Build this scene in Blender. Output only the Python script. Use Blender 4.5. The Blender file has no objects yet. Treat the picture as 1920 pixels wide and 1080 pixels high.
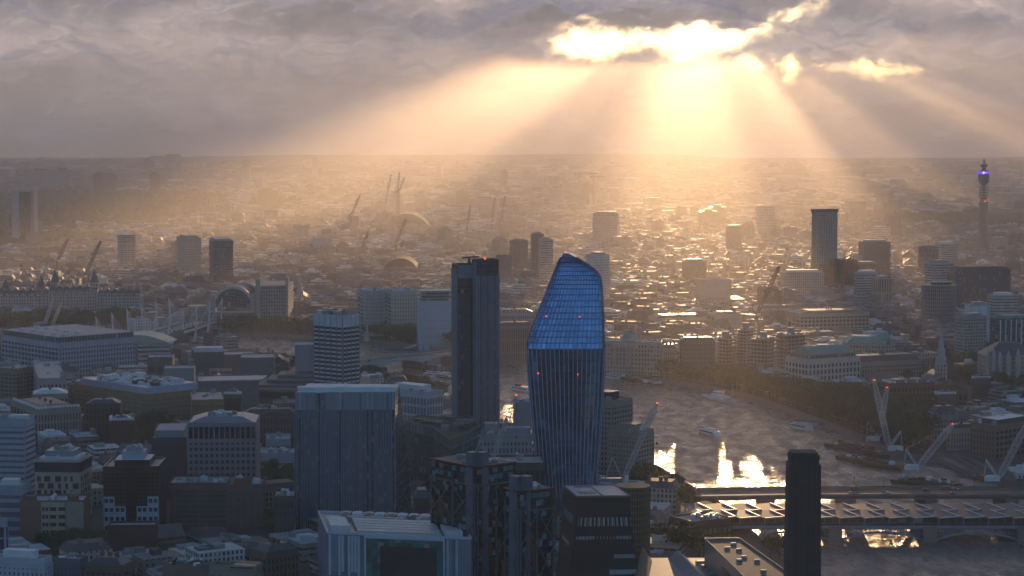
import bpy, math, random
from mathutils import Vector, Matrix, noise
random.seed(7)
C = bpy.context.scene.collection
S = bpy.context.scene

# ---------------------------------------------------------------- camera
EYE = 251.0                      # metres above the river
FPX = 3930.0                     # focal length in pixels of a 1920 px wide frame
PIT = math.atan((540 - 238) / FPX)
CP, SP = math.cos(PIT), math.sin(PIT)
cam_data = bpy.data.cameras.new('camera')
cam_data.sensor_width = 36.0
cam_data.lens = FPX / 1920 * 36
cam_data.clip_start = 5.0
cam_data.clip_end = 80000.0
cam = bpy.data.objects.new('camera', cam_data)
C.objects.link(cam)
cam.location = (0, 0, EYE)
cam.rotation_euler = (math.pi / 2 - PIT, 0, 0)
S.camera = cam

# ---------------------------------------------------------------- world, sun, exposure
SUN_AZ = math.atan((1305 - 960) / FPX)          # to the right of +Y
SUN_EL = math.atan((238 + 21) / FPX)
world = bpy.data.worlds.new('World')
S.world = world
world.use_nodes = True
wt = world.node_tree
bg = wt.nodes['Background']
sky = wt.nodes.new('ShaderNodeTexSky')
sky.sky_type = 'NISHITA'
sky.sun_disc = False
sky.sun_elevation = SUN_EL
sky.sun_rotation = SUN_AZ
sky.altitude = 600
sky.air_density = 0.8
sky.dust_density = 2.0
sky.ozone_density = 2.4
wt.links.new(sky.outputs[0], bg.inputs[0])
bg.inputs[1].default_value = 0.05

sun_data = bpy.data.lights.new('sun', 'SUN')
sun_data.energy = 3.8
sun_data.angle = math.radians(0.35)
sun_data.color = (1.0, 0.62, 0.31)
sun = bpy.data.objects.new('sun', sun_data)
C.objects.link(sun)
sd = Vector((math.sin(SUN_AZ) * math.cos(SUN_EL), math.cos(SUN_AZ) * math.cos(SUN_EL), math.sin(SUN_EL)))
sun.rotation_euler = sd.to_track_quat('Z', 'Y').to_euler()
sun.location = (300, 3000, 3000)

S.view_settings.view_transform = 'Standard'
S.view_settings.look = 'None'
S.view_settings.gamma = 1.0
S.view_settings.exposure = 2.25
S.cycles.max_bounces = 5
S.cycles.transparent_max_bounces = 8
S.cycles.volume_bounces = 1
S.cycles.diffuse_bounces = 2
S.cycles.glossy_bounces = 3

# ---------------------------------------------------------------- photograph geometry -> metres
def ray(px, py):
    u, v = (px - 960) / FPX, (540 - py) / FPX
    return u, CP + v * SP, -SP + v * CP
def ground(px, py, z=0.0):
    a, b, c = ray(px, py)
    t = (z - EYE) / c
    return a * t, b * t
def zat(py, Y):
    a, b, c = ray(960, py)
    return EYE + Y * c / b
def xat(px, Y, z=0.0):
    return (px - 960) / FPX * (Y * CP + (EYE - z) * SP)
def pix(x, y, z):
    d = y * CP + (EYE - z) * SP
    return 960 + FPX * x / d, 540 - FPX * (y * SP - (EYE - z) * CP) / d

# ---------------------------------------------------------------- materials
MATS = {}
def nmat(name):
    m = bpy.data.materials.new(name)
    m.use_nodes = True
    nt = m.node_tree
    return m, nt, nt.nodes['Principled BSDF']
def mth(nt, op, a, b=None, c=None, clamp=False):
    n = nt.nodes.new('ShaderNodeMath'); n.operation = op; n.use_clamp = clamp
    for i, v in enumerate((a, b, c)):
        if v is None: continue
        if isinstance(v, (int, float)): n.inputs[i].default_value = v
        else: nt.links.new(v, n.inputs[i])
    return n.outputs[0]
def mixc(nt, f, a, b):
    n = nt.nodes.new('ShaderNodeMix'); n.data_type = 'RGBA'
    for i, v in ((0, f), (6, a), (7, b)):
        if isinstance(v, (int, float)): n.inputs[i].default_value = v
        elif isinstance(v, tuple): n.inputs[i].default_value = (*v[:3], 1)
        else: nt.links.new(v, n.inputs[i])
    return n.outputs[2]
def noisetex(nt, scale, detail=3, vec=None, rough=0.6):
    n = nt.nodes.new('ShaderNodeTexNoise'); n.inputs['Scale'].default_value = scale
    n.inputs['Detail'].default_value = detail; n.inputs['Roughness'].default_value = rough
    if vec is None:
        g = nt.nodes.new('ShaderNodeNewGeometry'); vec = g.outputs['Position']
    nt.links.new(vec, n.inputs['Vector'])
    return n.outputs['Fac']
def plain(name, col, rough=0.7, metal=0.0, var=0.25, scale=0.15, spec=0.4):
    """one colour with soft weathering"""
    if name in MATS: return MATS[name]
    m, nt, b = nmat(name)
    f = noisetex(nt, scale, 4)
    f2 = mth(nt, 'MULTIPLY_ADD', f, 2 * var, 1 - var)
    h = nt.nodes.new('ShaderNodeHueSaturation')
    h.inputs['Color'].default_value = (*col, 1)
    nt.links.new(f2, h.inputs['Value'])
    nt.links.new(h.outputs[0], b.inputs['Base Color'])
    b.inputs['Roughness'].default_value = rough
    b.inputs['Metallic'].default_value = metal
    b.inputs['Specular IOR Level'].default_value = spec
    MATS[name] = m
    return m
def emit(name, col, s):
    if name in MATS: return MATS[name]
    m, nt, b = nmat(name)
    b.inputs['Base Color'].default_value = (*[c * .3 for c in col], 1)
    b.inputs['Emission Color'].default_value = (*col, 1)
    b.inputs['Emission Strength'].default_value = s
    MATS[name] = m
    return m
def facade(name, bay=3.2, fl=3.5, ww=.45, wh=.55, glass=(.025, .03, .036), wall=None, rough=.75, grough=.12, bright=.12, spec=.5):
    """wall with a grid of windows laid out in metres along each face; wall colour from the mesh unless given"""
    if name in MATS: return MATS[name]
    m, nt, b = nmat(name)
    uv = nt.nodes.new('ShaderNodeUVMap'); sx = nt.nodes.new('ShaderNodeSeparateXYZ')
    nt.links.new(uv.outputs[0], sx.inputs[0])
    u = mth(nt, 'DIVIDE', sx.outputs[0], bay); v = mth(nt, 'DIVIDE', sx.outputs[1], fl)
    fu = mth(nt, 'ABSOLUTE', mth(nt, 'SUBTRACT', mth(nt, 'FRACT', u), .5))
    fv = mth(nt, 'ABSOLUTE', mth(nt, 'SUBTRACT', mth(nt, 'FRACT', v), .5))
    mask = mth(nt, 'MULTIPLY', mth(nt, 'LESS_THAN', fu, ww / 2), mth(nt, 'LESS_THAN', fv, wh / 2))
    cv = nt.nodes.new('ShaderNodeCombineXYZ')
    nt.links.new(mth(nt, 'FLOOR', u), cv.inputs[0]); nt.links.new(mth(nt, 'FLOOR', v), cv.inputs[1])
    oi = nt.nodes.new('ShaderNodeObjectInfo'); nt.links.new(mth(nt, 'MULTIPLY', oi.outputs['Random'], 91.0), cv.inputs[2])
    wn = nt.nodes.new('ShaderNodeTexWhiteNoise'); nt.links.new(cv.outputs[0], wn.inputs['Vector'])
    lit = mth(nt, 'GREATER_THAN', wn.outputs['Value'], 1 - bright)  # random pale panes: blinds and curtains, also lit and reflecting glass put into colour
    g1 = mixc(nt, mth(nt, 'MULTIPLY', wn.outputs['Value'], .6), glass, tuple(min(1, c * 3.2) for c in glass))
    g2 = mixc(nt, lit, g1, (.3, .29, .27))
    if wall is None:
        a = nt.nodes.new('ShaderNodeAttribute'); a.attribute_name = 'col'; wc = a.outputs['Color']
    else:
        r = nt.nodes.new('ShaderNodeRGB'); r.outputs[0].default_value = (*wall, 1); wc = r.outputs[0]
    f = noisetex(nt, .12, 5)
    h = nt.nodes.new('ShaderNodeHueSaturation'); nt.links.new(wc, h.inputs['Color'])
    nt.links.new(mth(nt, 'MULTIPLY_ADD', f, .7, .65), h.inputs['Value'])
    nt.links.new(mixc(nt, mask, h.outputs[0], g2), b.inputs['Base Color'])
    nt.links.new(mth(nt, 'MULTIPLY_ADD', mask, grough - rough, rough), b.inputs['Roughness'])
    b.inputs['Specular IOR Level'].default_value = spec
    MATS[name] = m
    return m
def colmat(name, rough=.5, var=.5, scale=.1, spec=.5):
    """colour kept per face in the mesh, weathered"""
    if name in MATS: return MATS[name]
    m, nt, b = nmat(name)
    a = nt.nodes.new('ShaderNodeAttribute'); a.attribute_name = 'col'
    f = noisetex(nt, scale, 5)
    h = nt.nodes.new('ShaderNodeHueSaturation'); nt.links.new(a.outputs['Color'], h.inputs['Color'])
    nt.links.new(mth(nt, 'MULTIPLY_ADD', f, 2 * var, 1 - var), h.inputs['Value'])
    nt.links.new(h.outputs[0], b.inputs['Base Color'])
    nt.links.new(mth(nt, 'MULTIPLY_ADD', f, .3, rough - .15), b.inputs['Roughness'])
    b.inputs['Specular IOR Level'].default_value = spec
    MATS[name] = m
    return m

# ---------------------------------------------------------------- objects
def tag(o, label=None, cat=None, group=None, kind=None):
    if label: o['label'] = label
    if cat: o['category'] = cat
    if group: o['group'] = group
    if kind: o['kind'] = kind
    return o
def thing(name, label, cat, loc=(0, 0, 0), group=None):
    o = bpy.data.objects.new(name, None)
    o.empty_display_size = 5
    C.objects.link(o)
    o.location = loc
    return tag(o, label, cat, group)
def world_loc(o):
    v = Vector((0, 0, 0))
    while o is not None:
        v += o.location; o = o.parent
    return v
class MB:
    """collects faces in world metres, then links them as one mesh object"""
    def __init__(s):
        s.v, s.f, s.uv, s.mi, s.col = [], [], [], [], []
        s.c = (.3, .3, .3)
    def face(s, pts, m=0, uv=None):
        o = len(s.v)
        s.v += [tuple(p) for p in pts]
        s.f.append(tuple(range(o, o + len(pts))))
        if uv is None:
            p0 = Vector(pts[0]); e = (Vector(pts[1]) - p0)
            L = e.length or 1
            e = e / L
            nrm = e.cross(Vector(pts[-1]) - p0)
            k = nrm.normalized().cross(e) if nrm.length > 1e-9 else Vector((0, 0, 1))
            uv = [((Vector(p) - p0).dot(e), (Vector(p) - p0).dot(k)) for p in pts]
        s.uv += uv
        s.mi.append(m)
        s.col.append(s.c)
    def prism(s, poly, z0, z1, m=0, top=None, shrink=None):
        """poly counter-clockwise; shrink: the top outline"""
        n = len(poly); q = shrink or poly; u = 0.0
        for i in range(n):
            a, b = poly[i], poly[(i + 1) % n]; c, d = q[(i + 1) % n], q[i]
            L = math.hypot(b[0] - a[0], b[1] - a[1])
            s.face([(*a, z0), (*b, z0), (*c, z1), (*d, z1)], m, [(u, 0), (u + L, 0), (u + L, z1 - z0), (u, z1 - z0)])
            u += L
        s.face([(*p, z1) for p in q], m if top is None else top)
    def obox(s, c, sx, sy, sz, a=0.0, m=0):
        """box on centre c of its base, turned by a"""
        ca, sa = math.cos(a), math.sin(a)
        P = [(c[0] + x * sx / 2 * ca - y * sy / 2 * sa, c[1] + x * sx / 2 * sa + y * sy / 2 * ca) for x, y in ((-1, -1), (1, -1), (1, 1), (-1, 1))]
        s.prism(P, c[2], c[2] + sz, m)
        s.face([(*p, c[2]) for p in P[::-1]], m)
    def beam(s, a, b, w, h=None, m=0):
        a, b = Vector(a), Vector(b); d = b - a
        if d.length < 1e-6: return
        d.normalize(); h = h or w
        up = Vector((0, 0, 1)) if abs(d.z) < .95 else Vector((0, 1, 0))
        r = d.cross(up).normalized() * (w / 2); t = r.cross(d).normalized() * (h / 2)
        A = [a + x * r + y * t for x, y in ((-1, -1), (1, -1), (1, 1), (-1, 1))]
        B = [p + (b - a) for p in A]
        for i in range(4):
            j = (i + 1) % 4
            s.face([A[i], A[j], B[j], B[i]], m)
        s.face(A[::-1], m); s.face(B, m)
    def tube(s, a, b, r0, r1, n=8, m=0):
        a, b = Vector(a), Vector(b); d = (b - a).normalized()
        up = Vector((0, 0, 1)) if abs(d.z) < .95 else Vector((1, 0, 0))
        x = d.cross(up).normalized(); y = x.cross(d)
        A = [a + (x * math.cos(t) + y * math.sin(t)) * r0 for t in (2 * math.pi * i / n for i in range(n))]
        B = [b + (x * math.cos(t) + y * math.sin(t)) * r1 for t in (2 * math.pi * i / n for i in range(n))]
        for i in range(n):
            j = (i + 1) % n
            s.face([A[j], A[i], B[i], B[j]], m)
        s.face(A, m); s.face(B[::-1], m)
    def lathe(s, c, prof, n=24, m=0, a0=0.0, sq=None):
        """prof [(radius, z)...] from the bottom up"""
        rings = [[(c[0] + r * math.cos(a0 + 2 * math.pi * i / n), c[1] + r * math.sin(a0 + 2 * math.pi * i / n), c[2] + z) for i in range(n)] for r, z in prof]
        for k in range(len(rings) - 1):
            A, B = rings[k], rings[k + 1]
            L = 2 * math.pi * max(prof[k][0], .1) / n
            for i in range(n):
                j = (i + 1) % n
                z0, z1 = prof[k][1], prof[k + 1][1]
                s.face([A[i], A[j], B[j], B[i]], m, [(i * L, z0), (i * L + L, z0), (i * L + L, z1), (i * L, z1)])
        s.face(rings[-1], m)
    def build(s, name, mats, parent=None, smooth=False):
        me = bpy.data.meshes.new(name)
        off = world_loc(parent) if parent is not None else Vector((0, 0, 0))
        me.from_pydata([(x - off.x, y - off.y, z - off.z) for x, y, z in s.v], [], s.f)
        uvl = me.uv_layers.new(name='UVMap')
        uvl.data.foreach_set('uv', [c for p in s.uv for c in p])
        ca = me.attributes.new('col', 'FLOAT_COLOR', 'FACE')
        ca.data.foreach_set('color', [x for c in s.col for x in (*c, 1)])
        for mm in (mats if isinstance(mats, (list, tuple)) else [mats]): me.materials.append(mm)
        me.polygons.foreach_set('material_index', s.mi)
        if smooth: me.polygons.foreach_set('use_smooth', [True] * len(s.f))
        me.update()
        o = bpy.data.objects.new(name, me)
        C.objects.link(o)
        o.parent = parent
        return o

FOOT = []      # footprints taken by built things, for the rest of the city to keep clear of
def foot_add(poly, pad=6.0):
    cx = sum(p[0] for p in poly) / len(poly); cy = sum(p[1] for p in poly) / len(poly)
    FOOT.append((cx, cy, max(math.hypot(p[0] - cx, p[1] - cy) for p in poly) + pad, poly, pad))
def inside(x, y, poly):
    r = False
    j = len(poly) - 1
    for i in range(len(poly)):
        a, b = poly[i], poly[j]
        if (a[1] > y) != (b[1] > y) and x < (b[0] - a[0]) * (y - a[1]) / (b[1] - a[1]) + a[0]: r = not r
        j = i
    return r
def near_poly(x, y, poly, pad):
    if inside(x, y, poly): return True
    for i in range(len(poly)):
        a, b = poly[i - 1], poly[i]
        dx, dy = b[0] - a[0], b[1] - a[1]; L = dx * dx + dy * dy or 1
        t = max(0, min(1, ((x - a[0]) * dx + (y - a[1]) * dy) / L))
        if math.hypot(x - a[0] - t * dx, y - a[1] - t * dy) < pad: return True
    return False
def taken(x, y, r=0.0):
    for cx, cy, R, poly, pad in FOOT:
        if math.hypot(x - cx, y - cy) < R + r and near_poly(x, y, poly, pad + r): return True
    return False

class Box:
    """a four-sided footprint set by where its left, near and right corners stand in the photograph"""
    def __init__(s, xl, xc, xr, ytop, Y, th, z0=0.0, dep=None, ztop=None):
        if xc - xl < xr - xc and th < 45: th = 90 - th
        s.z0 = z0
        s.z1 = zat(ytop, Y) if ztop is None else ztop
        t = math.radians(th)
        cx = xat(xc, Y, s.z1)
        a = Vector((-math.cos(t), math.sin(t))); b = Vector((math.sin(t), math.cos(t)))
        def reach(px, d):
            k = (px - 960) / FPX; h = (EYE - s.z1) * SP
            return (k * (CP * Y + h) - cx) / (d.x - k * CP * d.y)
        L1 = reach(xl, a) if abs(xl - xc) > 2.5 or not dep else (dep or 20)
        L2 = reach(xr, b) if abs(xr - xc) > 2.5 or not dep else (dep or 20)
        if dep and L2 > dep * 3: L2 = dep
        if dep and L1 < 0 or L1 > 400: L1 = dep or 20
        if L2 < 0 or L2 > 400: L2 = dep or 20
        s.a, s.b, s.L1, s.L2, s.t = a, b, L1, L2, t
        c = Vector((cx, Y))
        s.C = c
        s.poly = [tuple(c), tuple(c + b * L2), tuple(c + b * L2 + a * L1), tuple(c + a * L1)]
        s.mid = c + b * (L2 / 2) + a * (L1 / 2)
        s.h = s.z1 - s.z0
        foot_add(s.poly)
    def at(s, i, j, z=None):
        """i from 0 (near corner) to 1 along the left face, j along the right face"""
        p = s.C + s.a * (s.L1 * i) + s.b * (s.L2 * j)
        return (p.x, p.y, s.z1 if z is None else z)
    def left(s):  return (s.C + s.a * s.L1, -s.a, s.L1)
    def right(s): return (s.C, s.b, s.L2)
    def loc(s): return (s.mid.x, s.mid.y, s.z0)
def inset(poly, d):
    cx = sum(p[0] for p in poly) / len(poly); cy = sum(p[1] for p in poly) / len(poly)
    out = []
    for x, y in poly:
        L = math.hypot(x - cx, y - cy) or 1
        k = 1 - d * 1.41 / L
        out.append((cx + (x - cx) * k, cy + (y - cy) * k))
    return out
def lattice(mb, face, z0, z1, nb, nf, pier, spand, dep, m=0, win=None, base=True):
    """piers and floor bands standing proud of a face; returns the window openings between them"""
    A, d, L = face
    n = Vector((d.y, -d.x)); ang = math.atan2(d.y, d.x)
    bw, fh = L / nb, (z1 - z0) / nf
    for i in range(nb + 1):
        w = pier if 0 < i < nb else pier * .6
        c = A + d * (min(max(i * bw, w / 2), L - w / 2)) + n * dep / 2
        mb.obox((c.x, c.y, z0), w, dep, z1 - z0, ang, m)
    for j in range(nf + 1):
        zz = min(max(z0 + j * fh - spand / 2, z0), z1 - spand)
        c = A + d * (L / 2) + n * (dep / 2 - .03)
        mb.obox((c.x, c.y, zz), L - .02, dep - .06, spand, ang, m)
    rects = []
    for j in range(nf - 1, -1, -1):
        for i in range(nb):
            c = A + d * ((i + .5) * bw) + n * .05
            rects.append((c.x, c.y, z0 + (j + .5) * fh, bw - pier, fh - spand, ang))
    return rects
PANES = {}
def windows(parent, rects, mat, most=100, name='window', thick=.12):
    """each opening's window as a part of its own; what goes past the limit becomes one more part"""
    off = world_loc(parent)
    for k, (x, y, z, w, h, a) in enumerate(rects[:most]):
        key = (round(w, 1), round(h, 1), mat.name, name, thick)
        me = PANES.get(key)
        if me is None:
            mb = MB(); mb.obox((0, 0, -h / 2), w, thick, h)
            t = mb.build(name, mat); me = t.data; bpy.data.objects.remove(t); PANES[key] = me
        o = bpy.data.objects.new(name, me)
        C.objects.link(o); o.parent = parent
        o.location = (x - off.x, y - off.y, z - off.z); o.rotation_euler = (0, 0, a)
    if len(rects) > most:
        mb = MB()
        for x, y, z, w, h, a in rects[most:]: mb.obox((x, y, z - h / 2), w, thick, h, a)
        o = mb.build(name, mat, parent); o['kind'] = 'stuff'
def roof_units(parent, poly, z, n, size=(2, 6.5), hs=(1.0, 3.2), mats=None, seed=0, name='roof_plant', a=0.0):
    r = random.Random(seed + int(abs(poly[0][0])) * 7 + n)
    q = inset(poly, 4)
    xs = [p[0] for p in q]; ys = [p[1] for p in q]
    k = 0; n = int(n * 1.9)
    for _ in range(n * 12):
        if k >= n: break
        x, y = r.uniform(min(xs), max(xs)), r.uniform(min(ys), max(ys))
        if not inside(x, y, q): continue
        mb = MB(); w, d, h = r.uniform(*size), r.uniform(*size) * .7, r.uniform(*hs)
        mb.obox((x, y, z), w, d, h, a)
        if r.random() < .6:
            for e in range(r.randint(1, 3)): mb.tube((x + (e - 1) * w * .28, y, z + h), (x + (e - 1) * w * .28, y, z + h + .5), d * .2, d * .2, 8)
        else:
            mb.obox((x + w * .1, y, z + h), w * .5, d * .5, h * .35, a)
        mb.build(name, r.choice(mats or ROOFM), parent); k += 1
def parapet(mb, poly, z, h=1.0, t=.5, m=0):
    n = len(poly)
    q = inset(poly, t)
    for i in range(n):
        j = (i + 1) % n
        a, b, c, d = poly[i], poly[j], q[j], q[i]
        mb.face([(*a, z), (*b, z), (*b, z + h), (*a, z + h)], m)
        mb.face([(*a, z + h), (*b, z + h), (*c, z + h), (*d, z + h)], m)
        mb.face([(*d, z + h), (*c, z + h), (*c, z), (*d, z)], m)

M_GLASS = plain('dark_glass', (.03, .037, .045), .08, 0, .35, .3, .8)
M_GLASS2 = plain('grey_glass', (.10, .12, .14), .1, .0, .4, .2, .8)
M_GREEN = plain('green_glass', (.05, .12, .12), .1, .0, .4, .2, .8)
M_CONC = plain('concrete', (.34, .33, .32), .8)
M_PALE = plain('pale_stone', (.50, .46, .41), .8)
M_WHITE = plain('white_paint', (.82, .82, .82), .6)
M_GREY = plain('grey_metal', (.30, .31, .33), .45, .2)
M_DARK = plain('dark_metal', (.05, .052, .055), .4, .2)
M_BRICK = plain('brown_brick', (.20, .11, .075), .9)
M_BUFF = plain('buff_brick', (.40, .29, .17), .9)
M_ROOF = plain('grey_roof', (.33, .33, .345), .55, 0, .4, .08)
M_PROOF = plain('pale_roof', (.70, .70, .72), .5, 0, .3, .08)
M_DROOF = plain('dark_roof', (.09, .09, .095), .6, 0, .4, .08)
M_SLATE = plain('slate', (.10, .105, .12), .5, 0, .3, .2)
M_COPPER = plain('green_copper', (.18, .36, .31), .6, 0, .3, .1)
M_STEEL = plain('white_steel', (.62, .64, .66), .45, .1, .2)
M_RED = plain('red_paint', (.45, .04, .03), .4)
M_TIMBER = plain('dark_timber', (.07, .05, .04), .8)
M_REDLAMP = emit('red_lamp', (1, .05, .02), 1.2)
ROOFM = [M_ROOF, M_PROOF, M_GREY, M_PROOF]

# ---------------------------------------------------------------- sky: a bank of cloud beyond the city
CLY = 18500.0
def cloud_gap(u, v):
    """how open the cloud is (about >0 open) at a direction given in photograph pixels"""
    u0, v0 = u, v
    w = 26 * noise.fractal(Vector((u / 60, v / 45, 3.1)), 0.9, 2.1, 5)
    w2 = 20 * noise.fractal(Vector((u / 55, v / 42, 8.7)), 0.9, 2.1, 5)
    u += w; v += w2 * .7
    best = -9
    for cx, cy, rx, ry, rot, k in GAPS:
        c, s = math.cos(rot), math.sin(rot)
        du, dv = u - cx, v - cy
        a, b = (du * c + dv * s) / rx, (-du * s + dv * c) / ry
        best = max(best, k * (1 - math.sqrt(a * a + b * b)) * min(rx, ry) / 22)
    for cx, cy, rx, ry, k, cap in ADDED_VEILS:
        q = math.hypot((u0 + .6 * w - cx) / rx, (v0 + .5 * w2 - cy) / ry)
        if q < 1.9: best = min(best, (q - 1) * k + cap)
    for cx, cy, rx, ry in SUN_SLITS:
        best = max(best, 1.5 * (1 - math.hypot((u0 - cx) / rx, (v0 - cy) / ry)))
    return best
SUN_SLITS = ((1308, 50, 22, 12),)  # opening added to the cloud so direct sun reaches the river
ADDED_VEILS = ((1235, 47, 34, 8, 1.6, 0), (1385, 47, 34, 8, 1.6, 0), (1212, 122, 24, 26, .8, .12), (1438, 112, 13, 24, .8, .15))  # cloud patches added to shade the banks and cut dark shafts between beams
GAPS = ((1125, 80, 75, 34, .15, 1), (1085, 92, 64, 30, -.15, 1.2), (1215, 82, 85, 27, .1, 1), (1300, 80, 85, 33, 0, 1), (1370, 72, 60, 27, -.2, 1), (1425, 54, 44, 12, -.5, 1),
        (1405, 118, 58, 13, .05, 1), (1285, 104, 42, 16, 0, 1), (1481, 127, 27, 19, -.4, 1.3), (1645, 130, 95, 17, .05, .9),
        (1490, 32, 46, 12, -.4, .7))
def cloud_sheet(depth_sign, us, vs, off):
    out = []
    for v in vs:
        for u in us:
            x = (u - 960) / FPX * CLY
            z = EYE + (238 - v) / FPX * CLY
            n = noise.fractal(Vector((u / 190, v / 100, off)), 0.8, 2.1, 8)
            b = noise.fractal(Vector((u / 700, v / 260, off + 5)), 0.9, 2.0, 3)
            out.append((x, CLY + off * 160 - depth_sign * (n * (470 - 300 * max(0, min(1, (v - 60) / 120))) + b * 500), z + 60 * n))
    return out
def frange(a, b, s):
    r = []
    while (a < b) if s > 0 else (a > b): r.append(a); a += s
    return r
us = frange(-2600, -60, 60) + frange(-60, 2000, 6) + frange(2000, 4700, 60)
vs = [700, 500, 400, 340] + frange(300, -30, -3) + frange(-30, -1200, -40)
nu, nv = len(us), len(vs)
va = cloud_sheet(1, us, vs, 0.0)
vb = cloud_sheet(-1, us, vs, 6.0)
faces = []
for k in (0, 1):
    o = k * nu * nv
    for j in range(nv - 1):
        for i in range(nu - 1):
            q = (o + j * nu + i, o + j * nu + i + 1, o + (j + 1) * nu + i + 1, o + (j + 1) * nu + i)
            faces.append(q if k == 0 else q[::-1])
N = nu * nv
for i in range(nu - 1):
    faces.append((i + 1, i, N + i, N + i + 1)); t = (nv - 1) * nu
    faces.append((t + i, t + i + 1, N + t + i + 1, N + t + i))
for j in range(nv - 1):
    a, b = j * nu, (j + 1) * nu
    faces.append((a, b, N + b, N + a)); a += nu - 1; b += nu - 1
    faces.append((b, a, N + a, N + b))
me = bpy.data.meshes.new('cloud_bank')
me.from_pydata(va + vb, [], faces)
ga = me.attributes.new('gap', 'FLOAT', 'POINT')
gv = []
for x, y, z in va + vb:                     # the openings run through the bank along the sun's rays
    k = y - CLY
    u, v = 960 + (x - math.tan(SUN_AZ) * k) / CLY * FPX, 238 - (z - math.tan(SUN_EL) / math.cos(SUN_AZ) * k - EYE) / CLY * FPX
    gv.append(cloud_gap(u, v) if 700 < u < 2000 and -60 < v < 330 else -9)
ga.data.foreach_set('value', gv)
ta = me.attributes.new('thick', 'FLOAT', 'POINT')
def thick(u, v):
    t_ = .34 + .30 * noise.fractal(Vector((u / 420, v / 130, 2.2)), .9, 2, 4)
    if v < 80: t_ += .8 * min(1, (80 - v) / 45) * max(0, min(1, .62 + 1.1 * noise.noise(Vector((u / 330, v / 60, 5)))))
    if v < -60: t_ = t_ + (.1 - t_) * min(1, (-60 - v) / 90)      # unseen upper cloud made thin to brighten the river's reflection
    if v > 170: t_ += .75 * min(1, (v - 170) / 110)
    return max(0, min(1, t_))
tv = [thick(u, v) for v in vs for u in us]
ta.data.foreach_set('value', tv + tv)
me.polygons.foreach_set('use_smooth', [True] * len(me.polygons))
me.update()
cl = bpy.data.objects.new('cloud_bank', me)
C.objects.link(cl)
cl['kind'] = 'structure'
m, nt, b = nmat('cloud_mat')
at = nt.nodes.new('ShaderNodeAttribute'); at.attribute_name = 'gap'
fine = noisetex(nt, 0.006, 6, rough=.7)
gsum = mth(nt, 'ADD', at.outputs['Fac'], mth(nt, 'MULTIPLY_ADD', fine, 1.9, -1.05))
mr = nt.nodes.new('ShaderNodeMapRange'); mr.interpolation_type = 'SMOOTHSTEP'
nt.links.new(gsum, mr.inputs['Value'])
mr.inputs['From Min'].default_value = -0.75; mr.inputs['From Max'].default_value = 0.85
trans = nt.nodes.new('ShaderNodeBsdfTransparent')
dif = nt.nodes.new('ShaderNodeBsdfDiffuse'); dif.inputs['Color'].default_value = (.80, .84, 1.0, 1)
tl = nt.nodes.new('ShaderNodeBsdfTranslucent'); tl.inputs['Color'].default_value = (.62, .72, 1.0, 1)
m1 = nt.nodes.new('ShaderNodeMixShader'); m1.inputs[0].default_value = .35
nt.links.new(dif.outputs[0], m1.inputs[1]); nt.links.new(tl.outputs[0], m1.inputs[2])
m2 = nt.nodes.new('ShaderNodeMixShader')
tk = nt.nodes.new('ShaderNodeAttribute'); tk.attribute_name = 'thick'
tex = noisetex(nt, 0.0022, 7, rough=.6)
body = mth(nt, 'ADD', tk.outputs['Fac'], mth(nt, 'MULTIPLY_ADD', tex, .9, -.45), clamp=True)      # 0 thin, 1 thick cloud
nt.links.new(mth(nt, 'MULTIPLY_ADD', body, -.24, .32), m1.inputs[0])
nt.links.new(mth(nt, 'MAXIMUM', mth(nt, 'POWER', mr.outputs[0], 2.4), mth(nt, 'MULTIPLY_ADD', body, -.012, .013)), m2.inputs[0])
nt.links.new(m1.outputs[0], m2.inputs[1]); nt.links.new(trans.outputs[0], m2.inputs[2])
nt.links.new(m2.outputs[0], nt.nodes['Material Output'].inputs['Surface'])
me.materials.append(m)
# unseen sunward side of the bank, made mostly clear so the front glows
mb_, nb_, _b = nmat('clear_back_mat')
dn = nb_.nodes.new('ShaderNodeBsdfDiffuse'); dn.inputs['Color'].default_value = (.9, .88, .88, 1); tn = nb_.nodes.new('ShaderNodeBsdfTransparent'); mn = nb_.nodes.new('ShaderNodeMixShader')
g2 = nb_.nodes.new('ShaderNodeAttribute'); g2.attribute_name = 'gap'
r2 = nb_.nodes.new('ShaderNodeMapRange'); nb_.links.new(g2.outputs['Fac'], r2.inputs['Value']); r2.inputs['From Min'].default_value = -.6; r2.inputs['From Max'].default_value = .1; r2.inputs['To Min'].default_value = .62; r2.inputs['To Max'].default_value = 1
nb_.links.new(r2.outputs[0], mn.inputs[0]); nb_.links.new(dn.outputs[0], mn.inputs[1]); nb_.links.new(tn.outputs[0], mn.inputs[2]); nb_.links.new(mn.outputs[0], nb_.nodes['Material Output'].inputs['Surface'])
me.materials.append(mb_)
nfront = (nu - 1) * (nv - 1)
me.polygons.foreach_set('material_index', [0] * nfront + [1] * (len(me.polygons) - nfront))

# ---------------------------------------------------------------- haze
HAZE = 0.000105
def box_mesh(name, x0, x1, y0, y1, z0, z1):
    me = bpy.data.meshes.new(name)
    v = [(x, y, z) for z in (z0, z1) for y in (y0, y1) for x in (x0, x1)]
    me.from_pydata(v, [], [(0, 2, 3, 1), (4, 5, 7, 6), (0, 1, 5, 4), (2, 6, 7, 3), (0, 4, 6, 2), (1, 3, 7, 5)])
    return me
hz = bpy.data.objects.new('haze', box_mesh('haze', -7000, 8200, -6000, 17000, -12, 640))
C.objects.link(hz)
hz['kind'] = 'stuff'
hz['label'] = 'pale sunlit haze filling the air over the whole city'
hz['category'] = 'haze'
m = bpy.data.materials.new('haze_mat'); m.use_nodes = True
nt = m.node_tree
nt.nodes.remove(nt.nodes['Principled BSDF'])
pv = nt.nodes.new('ShaderNodeVolumePrincipled')
pv.inputs['Color'].default_value = (.95, .88, .82, 1)
pv.inputs['Density'].default_value = HAZE
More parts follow.
